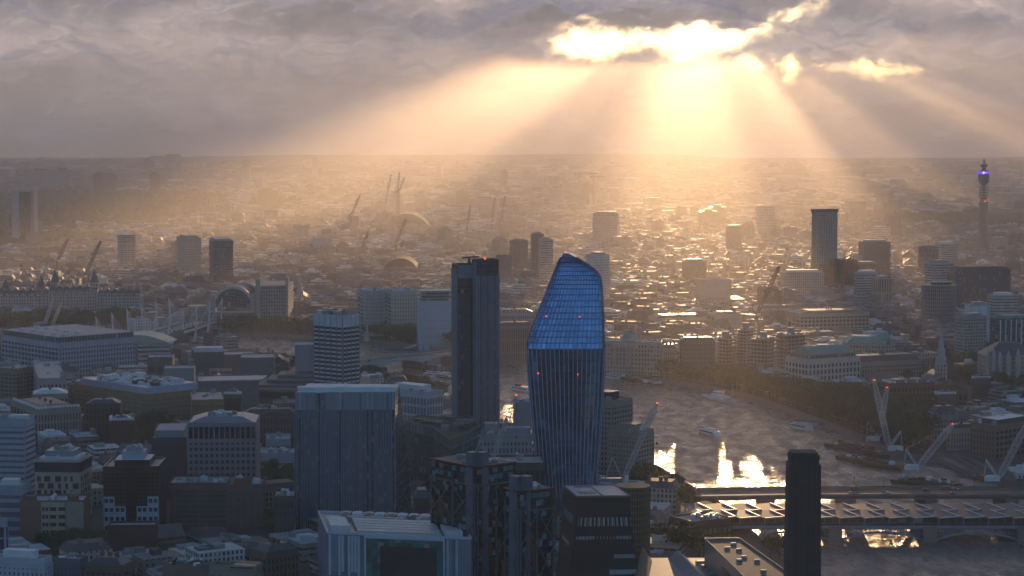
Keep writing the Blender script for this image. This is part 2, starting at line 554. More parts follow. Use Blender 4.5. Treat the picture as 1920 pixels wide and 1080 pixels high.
pv.inputs['Anisotropy'].default_value = 0.56
nt.links.new(pv.outputs[0], nt.nodes['Material Output'].inputs['Volume'])
hz.data.materials.append(m)

# ---------------------------------------------------------------- ground, river, embankments
def sheet(name, pts, z, mat, tri=False):
    me = bpy.data.meshes.new(name)
    me.from_pydata([(x, y, z) for x, y in pts], [], [list(range(len(pts)))])
    me.materials.append(mat)
    o = bpy.data.objects.new(name, me); C.objects.link(o)
    o['kind'] = 'structure'
    return o
M_GROUND = plain('ground_mat', (.085, .08, .072), .9, 0, .6, .02)
GZ = 4.0
NORTH = [(2900, 1450), (2420, 1230), (2150, 1060), (2050, 965), (1990, 925), (1905, 915), (1800, 890), (1770, 872), (1700, 862), (1640, 842), (1560, 806), (1480, 776), (1400, 750), (1320, 732), (1240, 719), (1140, 703), (1060, 690), (985, 676),
         (900, 666), (840, 660), (760, 652), (690, 644), (620, 640), (560, 636), (480, 633), (400, 632), (330, 630), (200, 628), (60, 626), (-120, 624)]
SOUTH = [(-120, 648), (0, 645), (140, 643), (250, 645), (320, 646), (400, 656), (545, 672), (600, 684), (680, 700), (760, 714), (850, 752), (930, 796), (1010, 815), (1130, 850), (1232, 885), (1300, 925), (1345, 950),
         (1400, 1000), (1440, 1035), (1520, 1085), (1600, 1150), (1760, 1250), (2050, 1450)]
north = [ground(x, y, 0) for x, y in NORTH]
south = [ground(x, y, 0) for x, y in SOUTH]
RIVER = north + south
RIVER_IN = RIVER
# the land is one sheet with the river's bed cut out of it
gm = bpy.data.meshes.new('ground')
import bmesh
bm = bmesh.new()
outer = [bm.verts.new((x, y, GZ)) for x, y in ((-6900, -5900), (8100, -5900), (8100, 16900), (-6900, 16900))]
inner = [bm.verts.new((x, y, GZ)) for x, y in RIVER]
ed = [bm.edges.new((outer[i], outer[(i + 1) % 4])) for i in range(4)] + [bm.edges.new((inner[i], inner[(i + 1) % len(inner)])) for i in range(len(inner))]
bmesh.ops.triangle_fill(bm, use_beauty=True, use_dissolve=False, edges=ed)
for f in bm.faces:
    if f.normal.z < 0: f.normal_flip()
bm.to_mesh(gm); bm.free()
gm.materials.append(M_GROUND)
go = bpy.data.objects.new('ground', gm); C.objects.link(go); go['kind'] = 'structure'
m, nt, b = nmat('river_mat')
tc = nt.nodes.new('ShaderNodeNewGeometry'); mp = nt.nodes.new('ShaderNodeMapping')
mp.inputs['Rotation'].default_value = (0, 0, .35); mp.inputs['Scale'].default_value = (.9, .42, 1)
nt.links.new(tc.outputs['Position'], mp.inputs[0])
n1 = noisetex(nt, .16, 6, mp.outputs[0], .68); n2 = noisetex(nt, .075, 2, mp.outputs[0])
hgt = mth(nt, 'ADD', mth(nt, 'MULTIPLY', n1, .45), mth(nt, 'MULTIPLY', n2, 1.5))
bp = nt.nodes.new('ShaderNodeBump'); bp.inputs['Strength'].default_value = 1.0; bp.inputs['Distance'].default_value = 3.6
nt.links.new(hgt, bp.inputs['Height']); nt.links.new(bp.outputs[0], b.inputs['Normal'])
b.inputs['Base Color'].default_value = (.15, .14, .13, 1)
n3 = noisetex(nt, .085, 3, mp.outputs[0], .6)
r3 = nt.nodes.new('ShaderNodeMapRange'); nt.links.new(n3, r3.inputs['Value']); r3.inputs['From Min'].default_value = .40; r3.inputs['From Max'].default_value = .60; r3.inputs['To Min'].default_value = .24; r3.inputs['To Max'].default_value = .62
nt.links.new(r3.outputs[0], b.inputs['Roughness'])      # smooth slicks and ruffled patches
b.inputs['IOR'].default_value = 1.33; b.inputs['Specular IOR Level'].default_value = .5
sheet('river', RIVER, 0.0, m)
# embankment walls along both shores
mb = MB()
for line in (north, south):
    for i in range(len(line) - 1):
        a, c = line[i], line[i + 1]
        mb.face([(*c, -1), (*a, -1), (*a, GZ + 1.1), (*c, GZ + 1.1)])
        d = Vector((c[0] - a[0], c[1] - a[1])).normalized(); nn = Vector((-d.y, d.x))
        if line is north: pass
        for sg in (1,):
            q = [a, c, (c[0] - nn.x * sg * .8, c[1] - nn.y * sg * .8), (a[0] - nn.x * sg * .8, a[1] - nn.y * sg * .8)]
            mb.face([(*p, GZ + 1.1) for p in q]); mb.face([(*q[3], GZ), (*q[2], GZ), (*q[2], GZ + 1.1), (*q[3], GZ + 1.1)])
ew = mb.build('embankment_wall', plain('granite', (.20, .185, .17), .85))
tag(ew, 'long grey stone wall holding both banks of the river', 'river wall')
# low hills at the far edge of the city
mb = MB()
pr = None
for i in range(141):
    x = -8500 + i * 125
    n = noise.fractal(Vector((x / 2600, 1.7, 0)), 1, 2, 4)
    y = 15200 + 500 * math.sin(x / 2100)
    h = max(6, 30 + 50 * n)
    cur = [(x, y - 1500, 3), (x, y - 700, 3 + h * .55), (x, y, 3 + h), (x, y + 900, 3)]
    if pr:
        for k in range(3): mb.face([pr[k], cur[k], cur[k + 1], pr[k + 1]])
    pr = cur
o = mb.build('hills', plain('hill_mat', (.06, .065, .05), .95, 0, .6, .004), None, True); o['kind'] = 'structure'

# ---------------------------------------------------------------- the blue curved tower
def curved_tower():
    Y0 = 1312.0
    L = [(930, 1013), (860, 1004), (800, 998), (740, 993), (690, 989), (655, 987.5), (640, 988), (620, 995), (600, 1003), (560, 1019), (520, 1035), (495, 1046), (480, 1053), (475, 1056)]
    R = [(930, 1117), (860, 1122), (800, 1126), (740, 1130), (690, 1132.5), (655, 1133), (600, 1132), (560, 1130.5), (530, 1128.5), (520, 1127), (513, 1123.5), (505, 1116), (497, 1105), (489, 1092), (481, 1078), (475, 1067)]
    def lerp(tab, y):
        for (y0, x0), (y1, x1) in zip(tab, tab[1:]):
            if y1 <= y <= y0: return x0 + (x1 - x0) * (y0 - y) / (y0 - y1)
        return tab[0][1] if y > tab[0][0] else tab[-1][1]
    ys = [930 - i * (930 - 650) / 26 for i in range(27)] + [650 - (i + 1) * (650 - 540) / 10 for i in range(10)] + [540 - (i + 1) * (540 - 475) / 16 for i in range(16)]
    n = 52
    rings = []
    for y in ys:
        l, r = lerp(L, y), lerp(R, y)
        z = zat(y, Y0)
        xl, xr = xat(l, Y0, z), xat(r, Y0, z)
        hw = max((xr - xl) / 2, .4); cx = (xl + xr) / 2
        up = max(0, (650 - y) / 176); dn = max(0, (y - 650) / 280)
        front = Y0 - 15 + 13 * up + 5.5 * dn; back = Y0 + 15 - 3 * up - 3 * dn
        hd = (back - front) / 2 * min(1, .35 + hw / 14); cy = (front + back) / 2
        p = 2 / 6.5; N = 360
        sup = lambda t: (cx + hw * math.copysign(abs(math.cos(t)) ** p, math.cos(t)), cy + hd * math.copysign(abs(math.sin(t)) ** p, math.sin(t)))
        Q = [sup(2 * math.pi * i / N - math.pi / 2) for i in range(N + 1)]
        S_ = [0]
        for q0, q1 in zip(Q, Q[1:]): S_.append(S_[-1] + math.hypot(q1[0] - q0[0], q1[1] - q0[1]))
        ring = []; k = 0
        for i in range(n):
            want = S_[-1] * (i + .5) / n
            while S_[k + 1] < want: k += 1
            f_ = (want - S_[k]) / max(1e-6, S_[k + 1] - S_[k])
            ring.append((Q[k][0] + (Q[k + 1][0] - Q[k][0]) * f_, Q[k][1] + (Q[k + 1][1] - Q[k][1]) * f_, z))
        rings.append(ring)
    base = rings[0]
    t = thing('curved_glass_tower', 'tall curved blue glass skyscraper with a slanted top and bulging waist', 'skyscraper', (sum(p[0] for p in base) / n, Y0, rings[0][0][2]))
    foot_add([(p[0], p[1]) for p in rings[24]], 8)
    m, nt, b = nmat('blue_glass')
    f = noisetex(nt, .035, 3); uv = nt.nodes.new('ShaderNodeUVMap')
    at = nt.nodes.new('ShaderNodeAttribute'); at.attribute_name = 'col'
    h = nt.nodes.new('ShaderNodeHueSaturation'); nt.links.new(at.outputs['Color'], h.inputs['Color'])
    nt.links.new(mth(nt, 'MULTIPLY_ADD', f, .5, .75), h.inputs['Value'])
    nt.links.new(h.outputs[0], b.inputs['Base Color'])
    b.inputs['Metallic'].default_value = .85; b.inputs['Roughness'].default_value = .1
    r = random.Random(3)
    def skin(name, k0, k1, parent):
        mb = MB()
        for k in range(k0, k1):
            for i in range(n):
                j = (i + 1) % n
                v = r.choice((.72, .88, .95, 1.0, 1.05, 1.22))  # panel lightness varied in the colour to stand in for uneven reflections
                mb.c = (.17 * v, .35 * v, .60 * v)
                mb.face([rings[k][i], rings[k][j], rings[k + 1][j], rings[k + 1][i]])
        if k1 == len(rings) - 1: mb.face(rings[-1])
        return mb.build(name, m, parent)
    lower = skin('lower_glazing', 0, 26, t)
    upper = skin('upper_glazing', 26, len(rings) - 1, t)
    def out(p, ring, d=.25):
        cx = sum(q[0] for q in ring) / n; cy = sum(q[1] for q in ring) / n
        v = Vector((p[0] - cx, p[1] - cy)); v.normalize()
        return (p[0] + v.x * d, p[1] + v.y * d, p[2])
    mb = MB()
    for i in range(n):
        for k in range(26): mb.beam(out(rings[k][i], rings[k]), out(rings[k + 1][i], rings[k + 1]), .45, .5)
    mb.build('mullion', plain('blue_steel', (.46, .54, .66), .35, .3), lower)
    mb = MB()
    for k in range(2, 26, 2):
        for i in range(n): mb.beam(out(rings[k][i], rings[k], .1), out(rings[k][(i + 1) % n], rings[k], .1), .3, .35)
    mb.build('floor_line', M_DARK, lower)
    mb = MB()
    for k in range(26, len(rings) - 1):
        for i in range(n):
            if k < 36 or k % 2 == 0: mb.beam(out(rings[k][i], rings[k], .12), out(rings[k][(i + 1) % n], rings[k], .12), .32, .4)
            if k < len(rings) - 3: mb.beam(out(rings[k][i], rings[k], .1), out(rings[k + 1][i], rings[k + 1], .1), .28, .3)
    mb.build('mullion', plain('blue_frame', (.05, .08, .14), .4, .3), upper)
    for (px, py) in ((1061, 474), (1024, 593), (1087, 594), (1009, 699), (1083, 701)):
        z = zat(py, Y0 - 12); mb = MB(); mb.lathe((xat(px, Y0 - 12, z), Y0 - 14.5 + 13 * max(0, (650 - py) / 176) - .6, z), [(.2, -.3), (.35, 0), (.2, .3)], 8)
        mb.build('warning_lamp', M_REDLAMP, t)
    # low podium the tower rises from
    mb = MB()
    P = [(p[0] * 1, p[1]) for p in rings[0]]
    mb.prism(P, GZ - 4, rings[0][0][2], 0)
    mb.build('podium', plain('podium_stone', (.10, .10, .11), .5), t)
curved_tower()

# ---------------------------------------------------------------- the dark finned tower
def finned_tower():
    A = Box(847, 858, 890, 499, 1477, 20, dep=22)
    Bx = Box(884, 893.5, 935, 490.5, 1474, 20, dep=30)
    t = thing('finned_office_tower', 'dark slab tower with pale vertical fins, stepped flat top and a roof cleaning crane', 'skyscraper', A.loc())
    gl = facade('fin_glass', 2.4, 3.6, .86, .8, (.02, .03, .035), (.055, .06, .065), .4, .08, .06)
    for nm, bx, zl in (('low_shaft', A, 16), ('high_shaft', Bx, 20)):
        mb = MB(); mb.prism(bx.poly, 0, bx.z1, 0, 1); parapet(mb, bx.poly, bx.z1, 1.5, .5, 2)
        mb.build(nm, [gl, M_ROOF, M_DARK], t)
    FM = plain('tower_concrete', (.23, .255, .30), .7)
    mb = MB()
    for bx, lo, n in ((Bx, 96, 9), (A, 70, 5)):
        A0, d, L = bx.right(); nn = Vector((d.y, -d.x)); ang = math.atan2(d.y, d.x)
    A0, d, L = Bx.left(); nn = Vector((d.y, -d.x))
    t.update_tag() if hasattr(t, 'update_tag') else None
    mb2 = MB()
    for bx, k0, k1, top, n in ((Bx, 0.02, .98, Bx.z1 - 10, 9), ):
        A0, d, L = bx.right(); ang = math.atan2(d.y, d.x); nn = Vector((d.y, -d.x))
        for i in range(n + 1):
            c = A0 + d * (L * (k0 + (k1 - k0) * i / n)) + nn * .45
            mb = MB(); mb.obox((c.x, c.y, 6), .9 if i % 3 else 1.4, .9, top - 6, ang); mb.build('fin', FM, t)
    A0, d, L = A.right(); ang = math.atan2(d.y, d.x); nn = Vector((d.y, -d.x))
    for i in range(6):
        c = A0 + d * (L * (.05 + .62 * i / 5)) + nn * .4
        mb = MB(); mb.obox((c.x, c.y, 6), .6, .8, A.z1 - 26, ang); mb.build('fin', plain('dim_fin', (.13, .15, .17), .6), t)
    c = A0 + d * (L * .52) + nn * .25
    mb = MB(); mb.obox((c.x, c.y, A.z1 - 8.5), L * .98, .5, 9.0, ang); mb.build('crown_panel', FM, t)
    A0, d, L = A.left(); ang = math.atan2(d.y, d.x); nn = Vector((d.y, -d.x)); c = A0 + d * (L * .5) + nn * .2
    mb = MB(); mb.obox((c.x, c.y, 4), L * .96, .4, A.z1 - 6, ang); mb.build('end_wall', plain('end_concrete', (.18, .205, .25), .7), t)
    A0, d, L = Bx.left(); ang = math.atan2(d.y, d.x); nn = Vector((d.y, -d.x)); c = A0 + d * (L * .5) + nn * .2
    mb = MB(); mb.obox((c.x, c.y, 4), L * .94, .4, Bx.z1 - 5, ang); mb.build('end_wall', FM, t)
    p = A.at(.2, .75); mb = MB(); mb.obox((p[0], p[1], A.z1), 1.6, 1.6, 5.5, .3); mb.beam((p[0] - 5, p[1], A.z1 + 5.6), (p[0] + 7, p[1] + 2, A.z1 + 6.3), 1.4, 1.2)
    mb.build('cleaning_crane', M_DARK, t)
    q = Bx.at(.5, .5); mb = MB(); mb.lathe((q[0], q[1] - 6, Bx.z1 + 1.5), [(.5, 0), (.6, .6), (.2, 1.1)], 8); mb.build('warning_lamp', M_REDLAMP, t)
finned_tower()

# ---------------------------------------------------------------- banded residential tower
def banded_tower():
    b = Box(588.5, 642, 673, 594, 1728, 38)
    t = thing('banded_tower', 'square tower with white bands on every floor and a blank white crown', 'tower', b.loc())
    mb = MB(); mb.prism(b.poly, 0, b.z1, 0, 1); mb.build('wall', [facade('band_glass', 3, 3.3, .9, .9, (.03, .035, .045), (.05, .05, .055), .4, .1, .05), M_DROOF], t)
    W = plain('band_white', (.62, .64, .70), .6)
    nf = 22; z0 = 6; zc = b.z1 - 9
    for face, npn in ((b.left(), 5), (b.right(), 4)):
        A, d, L = face; nn = Vector((d.y, -d.x)); ang = math.atan2(d.y, d.x); pw = L / npn
        for i in range(npn):
            c = A + d * ((i + .5) * pw) + nn * .3
            mb = MB(); mb.obox((c.x, c.y, zc), pw * .86, .7, b.z1 - zc + 1.2, ang); mb.build('crown_panel', W, t)
            mb = MB()
            for k in range(nf):
                mb.obox((c.x, c.y, z0 + k * (zc - z0) / nf), pw * .74, .6, 1.35, ang)
            o = mb.build('spandrel', W, t)
        for i in range(npn + 1):
            c = A + d * (min(max(i * pw, .3), L - .3)) + nn * .35
            mb = MB(); mb.obox((c.x, c.y, 3), .5, .9, zc - 3, ang); mb.build('pier', plain('pier_grey', (.22, .23, .25), .7), t)
    roof_units(t, b.poly, b.z1, 6, (4, 9), (2, 4), [M_DARK, M_GREY], 5)
    mb = MB(); mb.prism(inset(b.poly, 6), b.z1, b.z1 + 3.5, 0); mb.build('plant_room', M_DARK, t)
banded_tower()

# ---------------------------------------------------------------- wide block with close vertical fins
def fin_block():
    z = 88
    P = [ground(554, 737, z), ground(740, 736, z), ground(742, 728, z), ground(590, 726, z)]
    Yf = (P[0][1] + P[1][1]) / 2
    lo = [(xat(552, Yf, 0), P[0][1]), (xat(741, Yf, 0), P[1][1]), (P[2][0] + 9, P[2][1] + 30), (P[3][0], P[3][1] + 26)]
    P[2] = (P[2][0] + 1, P[2][1] + 20); P[3] = (P[3][0] - 6, P[3][1] + 20)
    foot_add(lo)
    t = thing('fin_block', 'broad blue-grey office block striped with close vertical fins, pale glazed band on top', 'office block', (sum(p[0] for p in lo) / 4, sum(p[1] for p in lo) / 4, 0))
    mb = MB(); mb.prism(lo, 0, z, 0, 1, P)
    gl = facade('finblock_glass', 1.5, 3.8, .9, .82, (.02, .04, .06), (.035, .055, .075), .3, .1, .1)
    mb.build('glazing', [gl, M_PROOF], t)
    FM = plain('fin_alu', (.22, .29, .38), .45, .2)
    A, B = Vector(lo[0]), Vector(lo[1]); At, Bt = Vector(P[0]), Vector(P[1])
    n = 62; r = random.Random(4)
    for i in range(n + 1):
        if r.random() < .12: continue
        k = i / n; a = A.lerp(B, k); c = At.lerp(Bt, k)
        mb = MB(); mb.beam((a.x, a.y - .3, 1), (c.x, c.y - .3, z + .5), r.choice((.42, .5, .6)), .8); mb.build('fin', FM, t)
    for i in range(7):
        k0, k1 = [(0, .11), (.12, .2), (.3, .47), (.48, .64), (.66, .8), (.81, .92), (.93, 1)][i]
        a, c = At.lerp(Bt, k0), At.lerp(Bt, k1)
        mb = MB(); mb.face([(a.x, a.y - .15, z - 10.5), (c.x, c.y - .15, z - 10.5), (c.x, c.y - .15, z + .6), (a.x, a.y - .15, z + .6)])
        mb.obox(((a.x + c.x) / 2, a.y + .6, z), (c - a).length, .9, .6)
        mb.build('top_panel', plain('top_panel', (.46, .52, .60), .35, .1), t)
    for i in range(5):
        k = i / 5 + .1; mb = MB(); p = At.lerp(Bt, k); mb.obox((p.x, p.y + 14, z), 12, 7, 2.2); mb.build('roof_plant', M_PROOF, t)
fin_block()

# ---------------------------------------------------------------- glazed white block at the bottom of the picture
def glazed_block():
    z = 45
    px = [(613, 1001), (885, 1012), (852, 971), (596, 961)]
    P = [ground(x, y, z) for x, y in px]
    foot_add(P)
    t = thing('white_glazed_block', 'low wide white framed office block with a stepped pale roof and big green glass front', 'office block', (sum(p[0] for p in P) / 4, sum(p[1] for p in P) / 4, 0))
    mb = MB(); mb.prism(P, 0, z, 0, 1)
    mb.build('wall', [plain('blue_panel', (.20, .24, .33), .5), M_GREY], t)
    fl, fr, br, bl = [Vector(p) for p in P]
    def pt(u, v): return fl.lerp(fr, u).lerp(bl.lerp(br, u), v)
    d = (fr - fl).normalized(); nn = Vector((d.y, -d.x)); ang = math.atan2(d.y, d.x); L = (fr - fl).length
    WP = plain('white_frame', (.60, .62, .68), .5)
    mb = MB(); parapet(mb, P, z, 1.2, .7); mb.build('parapet', WP, t)
    def panel(name, u0, u1, z0, z1, off, mat, th=.4):
        c = fl + d * (L * (u0 + u1) / 2) + nn * off
        mb = MB(); mb.obox((c.x, c.y, z0), L * (u1 - u0), th, z1 - z0, ang); return mb.build(name, mat, t)
    panel('atrium_glass', .275, .805, 6, z - 1, .2, facade('atrium', 3, 3.6, .95, .93, (.03, .11, .10), (.08, .16, .16), .3, .08, .05))
    panel('inner_glass', .37, .76, 9, z - 5, .45, M_DARK, .2)
    for u in (.268, .812): panel('frame_post', u - .006, u + .006, 0, z, .5, WP, .9)
    panel('frame_rail', .262, .818, z - 1.2, z + .2, .6, WP, .9)
    r = random.Random(8)
    for u0, u1, n in ((.01, .255, 11), (.825, .99, 8)):
        for i in range(n):
            w = (u1 - u0) / n
            panel('cladding_panel', u0 + i * w + w * .12, u0 + (i + 1) * w - w * .12, z - 19 if i % 3 else z - 21, z - .4, .35, r.choice([WP, plain('cladding_blue', (.30, .36, .46), .4), plain('cladding_grey', (.2, .24, .3), .4)]), .35)
            panel('window', u0 + i * w + w * .1, u0 + (i + 1) * w - w * .1, 3, z - 23, .3, M_GLASS2 if i % 2 else plain('teal_glass', (.06, .14, .16), .1), .3)
    panel('canopy', .36, .72, 9, 11, 4, M_GREY, 9)
    def slab(name, u0, u1, v0, v1, h, mat, hh=1.2):
        q = [pt(u0, v0), pt(u1, v0), pt(u1, v1), pt(u0, v1)]
        mb = MB(); mb.prism([tuple(p) for p in q], z + h, z + h + hh); return mb.build(name, mat, t)
    cream = plain('cream_roof', (.62, .60, .56), .5, 0, .12)
    for i in range(5): slab('skylight_roof', .2 + .02, .8, .08 + i * .1, .08 + (i + 1) * .1 - .008, 0.02 + .25 * i, cream, 1.6)
    slab('plant_deck', .035, .17, .12, .55, 0.02, M_PROOF, 3.2); slab('plant_deck', .83, .95, .1, .72, 0.02, M_PROOF, 3.0)
    slab('plant_deck', .19, .6, .62, .7, 0.02, M_ROOF, 2.4)
    for i in range(9):
        u = .2 + i * .082
        mb = MB(); p = pt(u, .86); mb.obox((p.x, p.y, z + .02), 5, 8, 2.2, ang + .15); mb.obox((p.x, p.y, z + 2.22), 3, 5, .5, ang + .15); mb.build('air_unit', M_PROOF if i % 2 else M_GREY, t)
    for i in range(14):
        u, v = r.uniform(.18, .95), r.uniform(.58, .95)
        mb = MB(); p = pt(u, v); mb.obox((p.x, p.y, z + .02), r.uniform(1.5, 4), r.uniform(1.5, 3), r.uniform(.8, 2.2), ang); mb.build('air_unit', r.choice([M_GREY, M_DARK, M_PROOF]), t)
glazed_block()

# ---------------------------------------------------------------- braced glass pavilion towers
def braced_tower(name, lab, xl, xc, xr, ytop, Y, th, dep):
    b = Box(xl, xc, xr, ytop, Y, th, dep=dep)
    t = thing(name, lab, 'apartment tower', b.loc())
    gl = facade('pavilion_glass', 2.6, 3.3, .9, .86, (.012, .016, .018), (.05, .025, .02), .4, .08, .05)
    mb = MB(); mb.prism(b.poly, 0, b.z1, 0, 1); mb.build('glazing', [gl, M_DROOF], t)
    ST = plain('brace_steel', (.13, .15, .175), .5, .3)
    H = b.z1 - 10
    for A, d, L in (b.left(), b.right()):
        nn = Vector((d.y, -d.x)); n = 3; hh = H / 4
        for s0, s1 in ((0, .5), (.5, 1)):
            for k in range(4):
                z0, z1 = k * hh, (k + 1) * hh
                p, q = A + d * (L * s0) + nn * 1.2, A + d * (L * s1) + nn * 1.2
                for za, zb in ((z0, z1), (z1, z0)):
                    mb = MB(); mb.beam((p.x, p.y, za), (q.x, q.y, zb), .4); mb.build('brace', ST, t)
        for s in (.02, .5, .98):
            p = A + d * (L * s) + nn * .5; mb = MB(); mb.beam((p.x, p.y, 0), (p.x, p.y, b.z1 - 8), .8); mb.build('column', ST, t)
        ang = math.atan2(d.y, d.x); c = A + d * (L / 2) + nn * .6
        mb = MB(); mb.obox((c.x, c.y, H), L * 1.03, 1.2, .8, ang); mb.build('ring_beam', ST, t)
        mb = MB(); mb.obox((c.x, c.y, b.z1 - .4), L * 1.02, 1.0, .8, ang); mb.build('eave', plain('dark_red', (.10, .02, .02), .5), t)
        r = random.Random(int(L * 10)); rects = []
        for i in range(20):
            c = A + d * (L * r.uniform(.06, .94)) + nn * .1
            rects.append((c.x, c.y, r.uniform(12, b.z1 - 6), 2.3, 2.4, ang))
        windows(t, rects, plain('lit_blue_glass', (.16, .30, .36), .12, 0, .3, .3, .8), 100, 'blind')
        rects = []
        for i in range(int(L / 3.4)):
            for zz in (b.z1 - 2.6, b.z1 - 6.0):
                if r.random() < .7:
                    c = A + d * (i * 3.4 + 2) + nn * .1; rects.append((c.x, c.y, zz, 2.9, 2.5, ang))
        windows(t, rects, plain('pale_blue_glass', (.13, .23, .27), .15, 0, .4, .3, .8), 100, 'penthouse_window')
        for i in range(8):
            c = A + d * (L * r.uniform(.1, .9)) + nn * .12
            zz = r.uniform(10, H - 10); mb = MB(); mb.obox((c.x, c.y, zz), 2.2, .2, 9, ang); mb.build('timber_panel', plain('orange_timber', (.16, .07, .025), .7), t)
    q = b.at(.02, .02)
    for k in (-1, 1):
        mb = MB(); mb.obox((q[0] + k * 2.6 + .5, q[1] + 4, 0), 4.4, 4.6, b.z1 + 7, b.t); mb.build('lift_shaft', plain('shaft_grey', (.15, .17, .20), .5), t)
    roof_units(t, b.poly, b.z1, 5, (3, 6), (1, 2), [M_GREY, M_PROOF], 2)
    return b
braced_tower('braced_glass_tower', 'dark glass tower with big diagonal braces, the taller one behind the white glazed block', 808, 893, 965, 876, 1040, 50, 30)
braced_tower('braced_glass_tower', 'dark braced glass tower directly left of the brick gallery, lower of the pair', 948, 974, 1038, 922, 990, 32, 26)

# ---------------------------------------------------------------- faceted brick gallery
def brick_gallery():
    z = 66
    px = [(1081, 933), (1182, 932), (1153, 911), (1056, 912)]
    P = [Vector(ground(x, y, z)) for x, y in px]
    c0 = sum(P, Vector((0, 0))) / 4
    t = thing('brick_gallery', 'folded dark brick gallery tower with long window slots and a pale flat roof', 'art gallery', (c0.x, c0.y, 0))
    def q(p, k, dx=0): return (c0.x + (p.x - c0.x) * k + dx, c0.y + (p.y - c0.y) * k)
    lv = [[q(p, 1) for p in P], [q(p, 1.015) for p in P], [q(P[0], 1.2, -1), q(P[1], 1.14, 1.5), q(P[2], 1.2, 3), q(P[3], 1.15)], [q(P[0], 1.55, -1.5), q(P[1], 1.42, 2.5), q(P[2], 1.5, 8), q(P[3], 1.35)]]
    foot_add(lv[3], 10)
    zs = [z, z - 9, z - 36, 0]
    m, nt, b = nmat('lattice_brick')
    br = nt.nodes.new('ShaderNodeTexBrick'); uv = nt.nodes.new('ShaderNodeUVMap'); nt.links.new(uv.outputs[0], br.inputs[0])
    br.inputs['Color1'].default_value = (.060, .047, .040, 1); br.inputs['Color2'].default_value = (.085, .065, .052, 1); br.inputs['Mortar'].default_value = (.03, .026, .024, 1)
    br.inputs['Scale'].default_value = 1.0; br.inputs['Brick Width'].default_value = 1.2; br.inputs['Row Height'].default_value = .6; br.inputs['Mortar Size'].default_value = .06
    nt.links.new(br.outputs[0], b.inputs['Base Color']); b.inputs['Roughness'].default_value = .9
    mb = MB()
    for k in range(3): mb.prism(lv[k + 1], zs[k + 1], zs[k], 0, None, lv[k])
    mb.build('brick_skin', m, t)
    mb = MB(); mb.prism([q(p, .985) for p in P], z + .03, z + .5); mb.build('roof', plain('gallery_roof', (.44, .44, .46), .5, 0, .2), t)
    mb = MB(); parapet(mb, lv[0], z, .9, .35); mb.build('coping', plain('coping', (.20, .18, .17), .7), t)
    def onroof(u, v):
        p = P[0].lerp(P[1], u).lerp(P[3].lerp(P[2], u), v); return p
    for u0, u1, v0, v1 in ((.12, .42, .22, .42), (.17, .47, .8, .93)):
        qd = [onroof(u0, v0), onroof(u1, v0), onroof(u1, v1), onroof(u0, v1)]
        mb = MB(); mb.prism([tuple(p) for p in qd], z + .52, z + .62); mb.build('roof_opening', M_DARK, t)
    a, c = onroof(.5, .0), onroof(.5, 1)
    mb = MB(); mb.beam((a.x, a.y, z + .7), (c.x, c.y, z + .7), .6, .4); mb.build('roof_rail', M_DARK, t)
    def on(face, u, zz, off):
        for k in range(3):
            if zs[k] >= zz >= zs[k + 1]:
                f = (zs[k] - zz) / (zs[k] - zs[k + 1]); i, j = face
                a = Vector(lv[k][i]).lerp(Vector(lv[k + 1][i]), f); b2 = Vector(lv[k][j]).lerp(Vector(lv[k + 1][j]), f)
                d = (b2 - a).normalized(); n = Vector((d.y, -d.x)); p = a.lerp(b2, u) + n * off
                return Vector((p.x, p.y, zz))
    def strip(u0, u1, z0, z1, mat, face=(0, 1), name='window_band'):
        k = 8; mb = MB()
        for i in range(k):
            a, b2 = u0 + (u1 - u0) * i / k, u0 + (u1 - u0) * (i + 1) / k
            mb.face([on(face, a, z0, .12), on(face, b2, z0, .12), on(face, b2, z1, .12), on(face, a, z1, .12)])
        w = mb.build(name, mat, t)
        mb = MB()
        for i in range(k * 2 + 1):
            u = u0 + (u1 - u0) * i / (k * 2); mb.beam(on(face, u, z0, .16), on(face, u, z1, .16), .18, .12)
        mb.build('glazing_bar', M_STEEL, w)
    GB = plain('gallery_glass', (.20, .24, .30), .1, 0, .5, .4, .9)
    strip(.05, .98, z - 14.5, z - 10, plain('terrace_dark', (.03, .03, .03), .6), name='terrace_opening')
    for i in range(11):
        u = .1 + .08 * i; a, c = on((0, 1), u, z - 14.4, .3), on((0, 1), u, z - 10.1, .3)
        mb = MB(); mb.beam(a, c, .7, .5); mb.build('terrace_column', M_PALE, t)
    strip(.05, .95, z - 21, z - 19.4, GB); strip(.66, .97, z - 30.5, z - 28.6, GB); strip(.58, .97, z - 38.5, z - 36.2, GB)
    strip(.57, .97, z - 50, z - 47.6, GB); strip(.05, .42, z - 49, z - 47.6, GB); strip(.02, .98, z - 60, z - 57, GB)
    strip(.1, .8, z - 14.5, z - 10, plain('terrace_dark', (.03, .03, .03), .6), (3, 0), 'terrace_opening'); strip(.2, .7, z - 26, z - 24, GB, (3, 0))
brick_gallery()

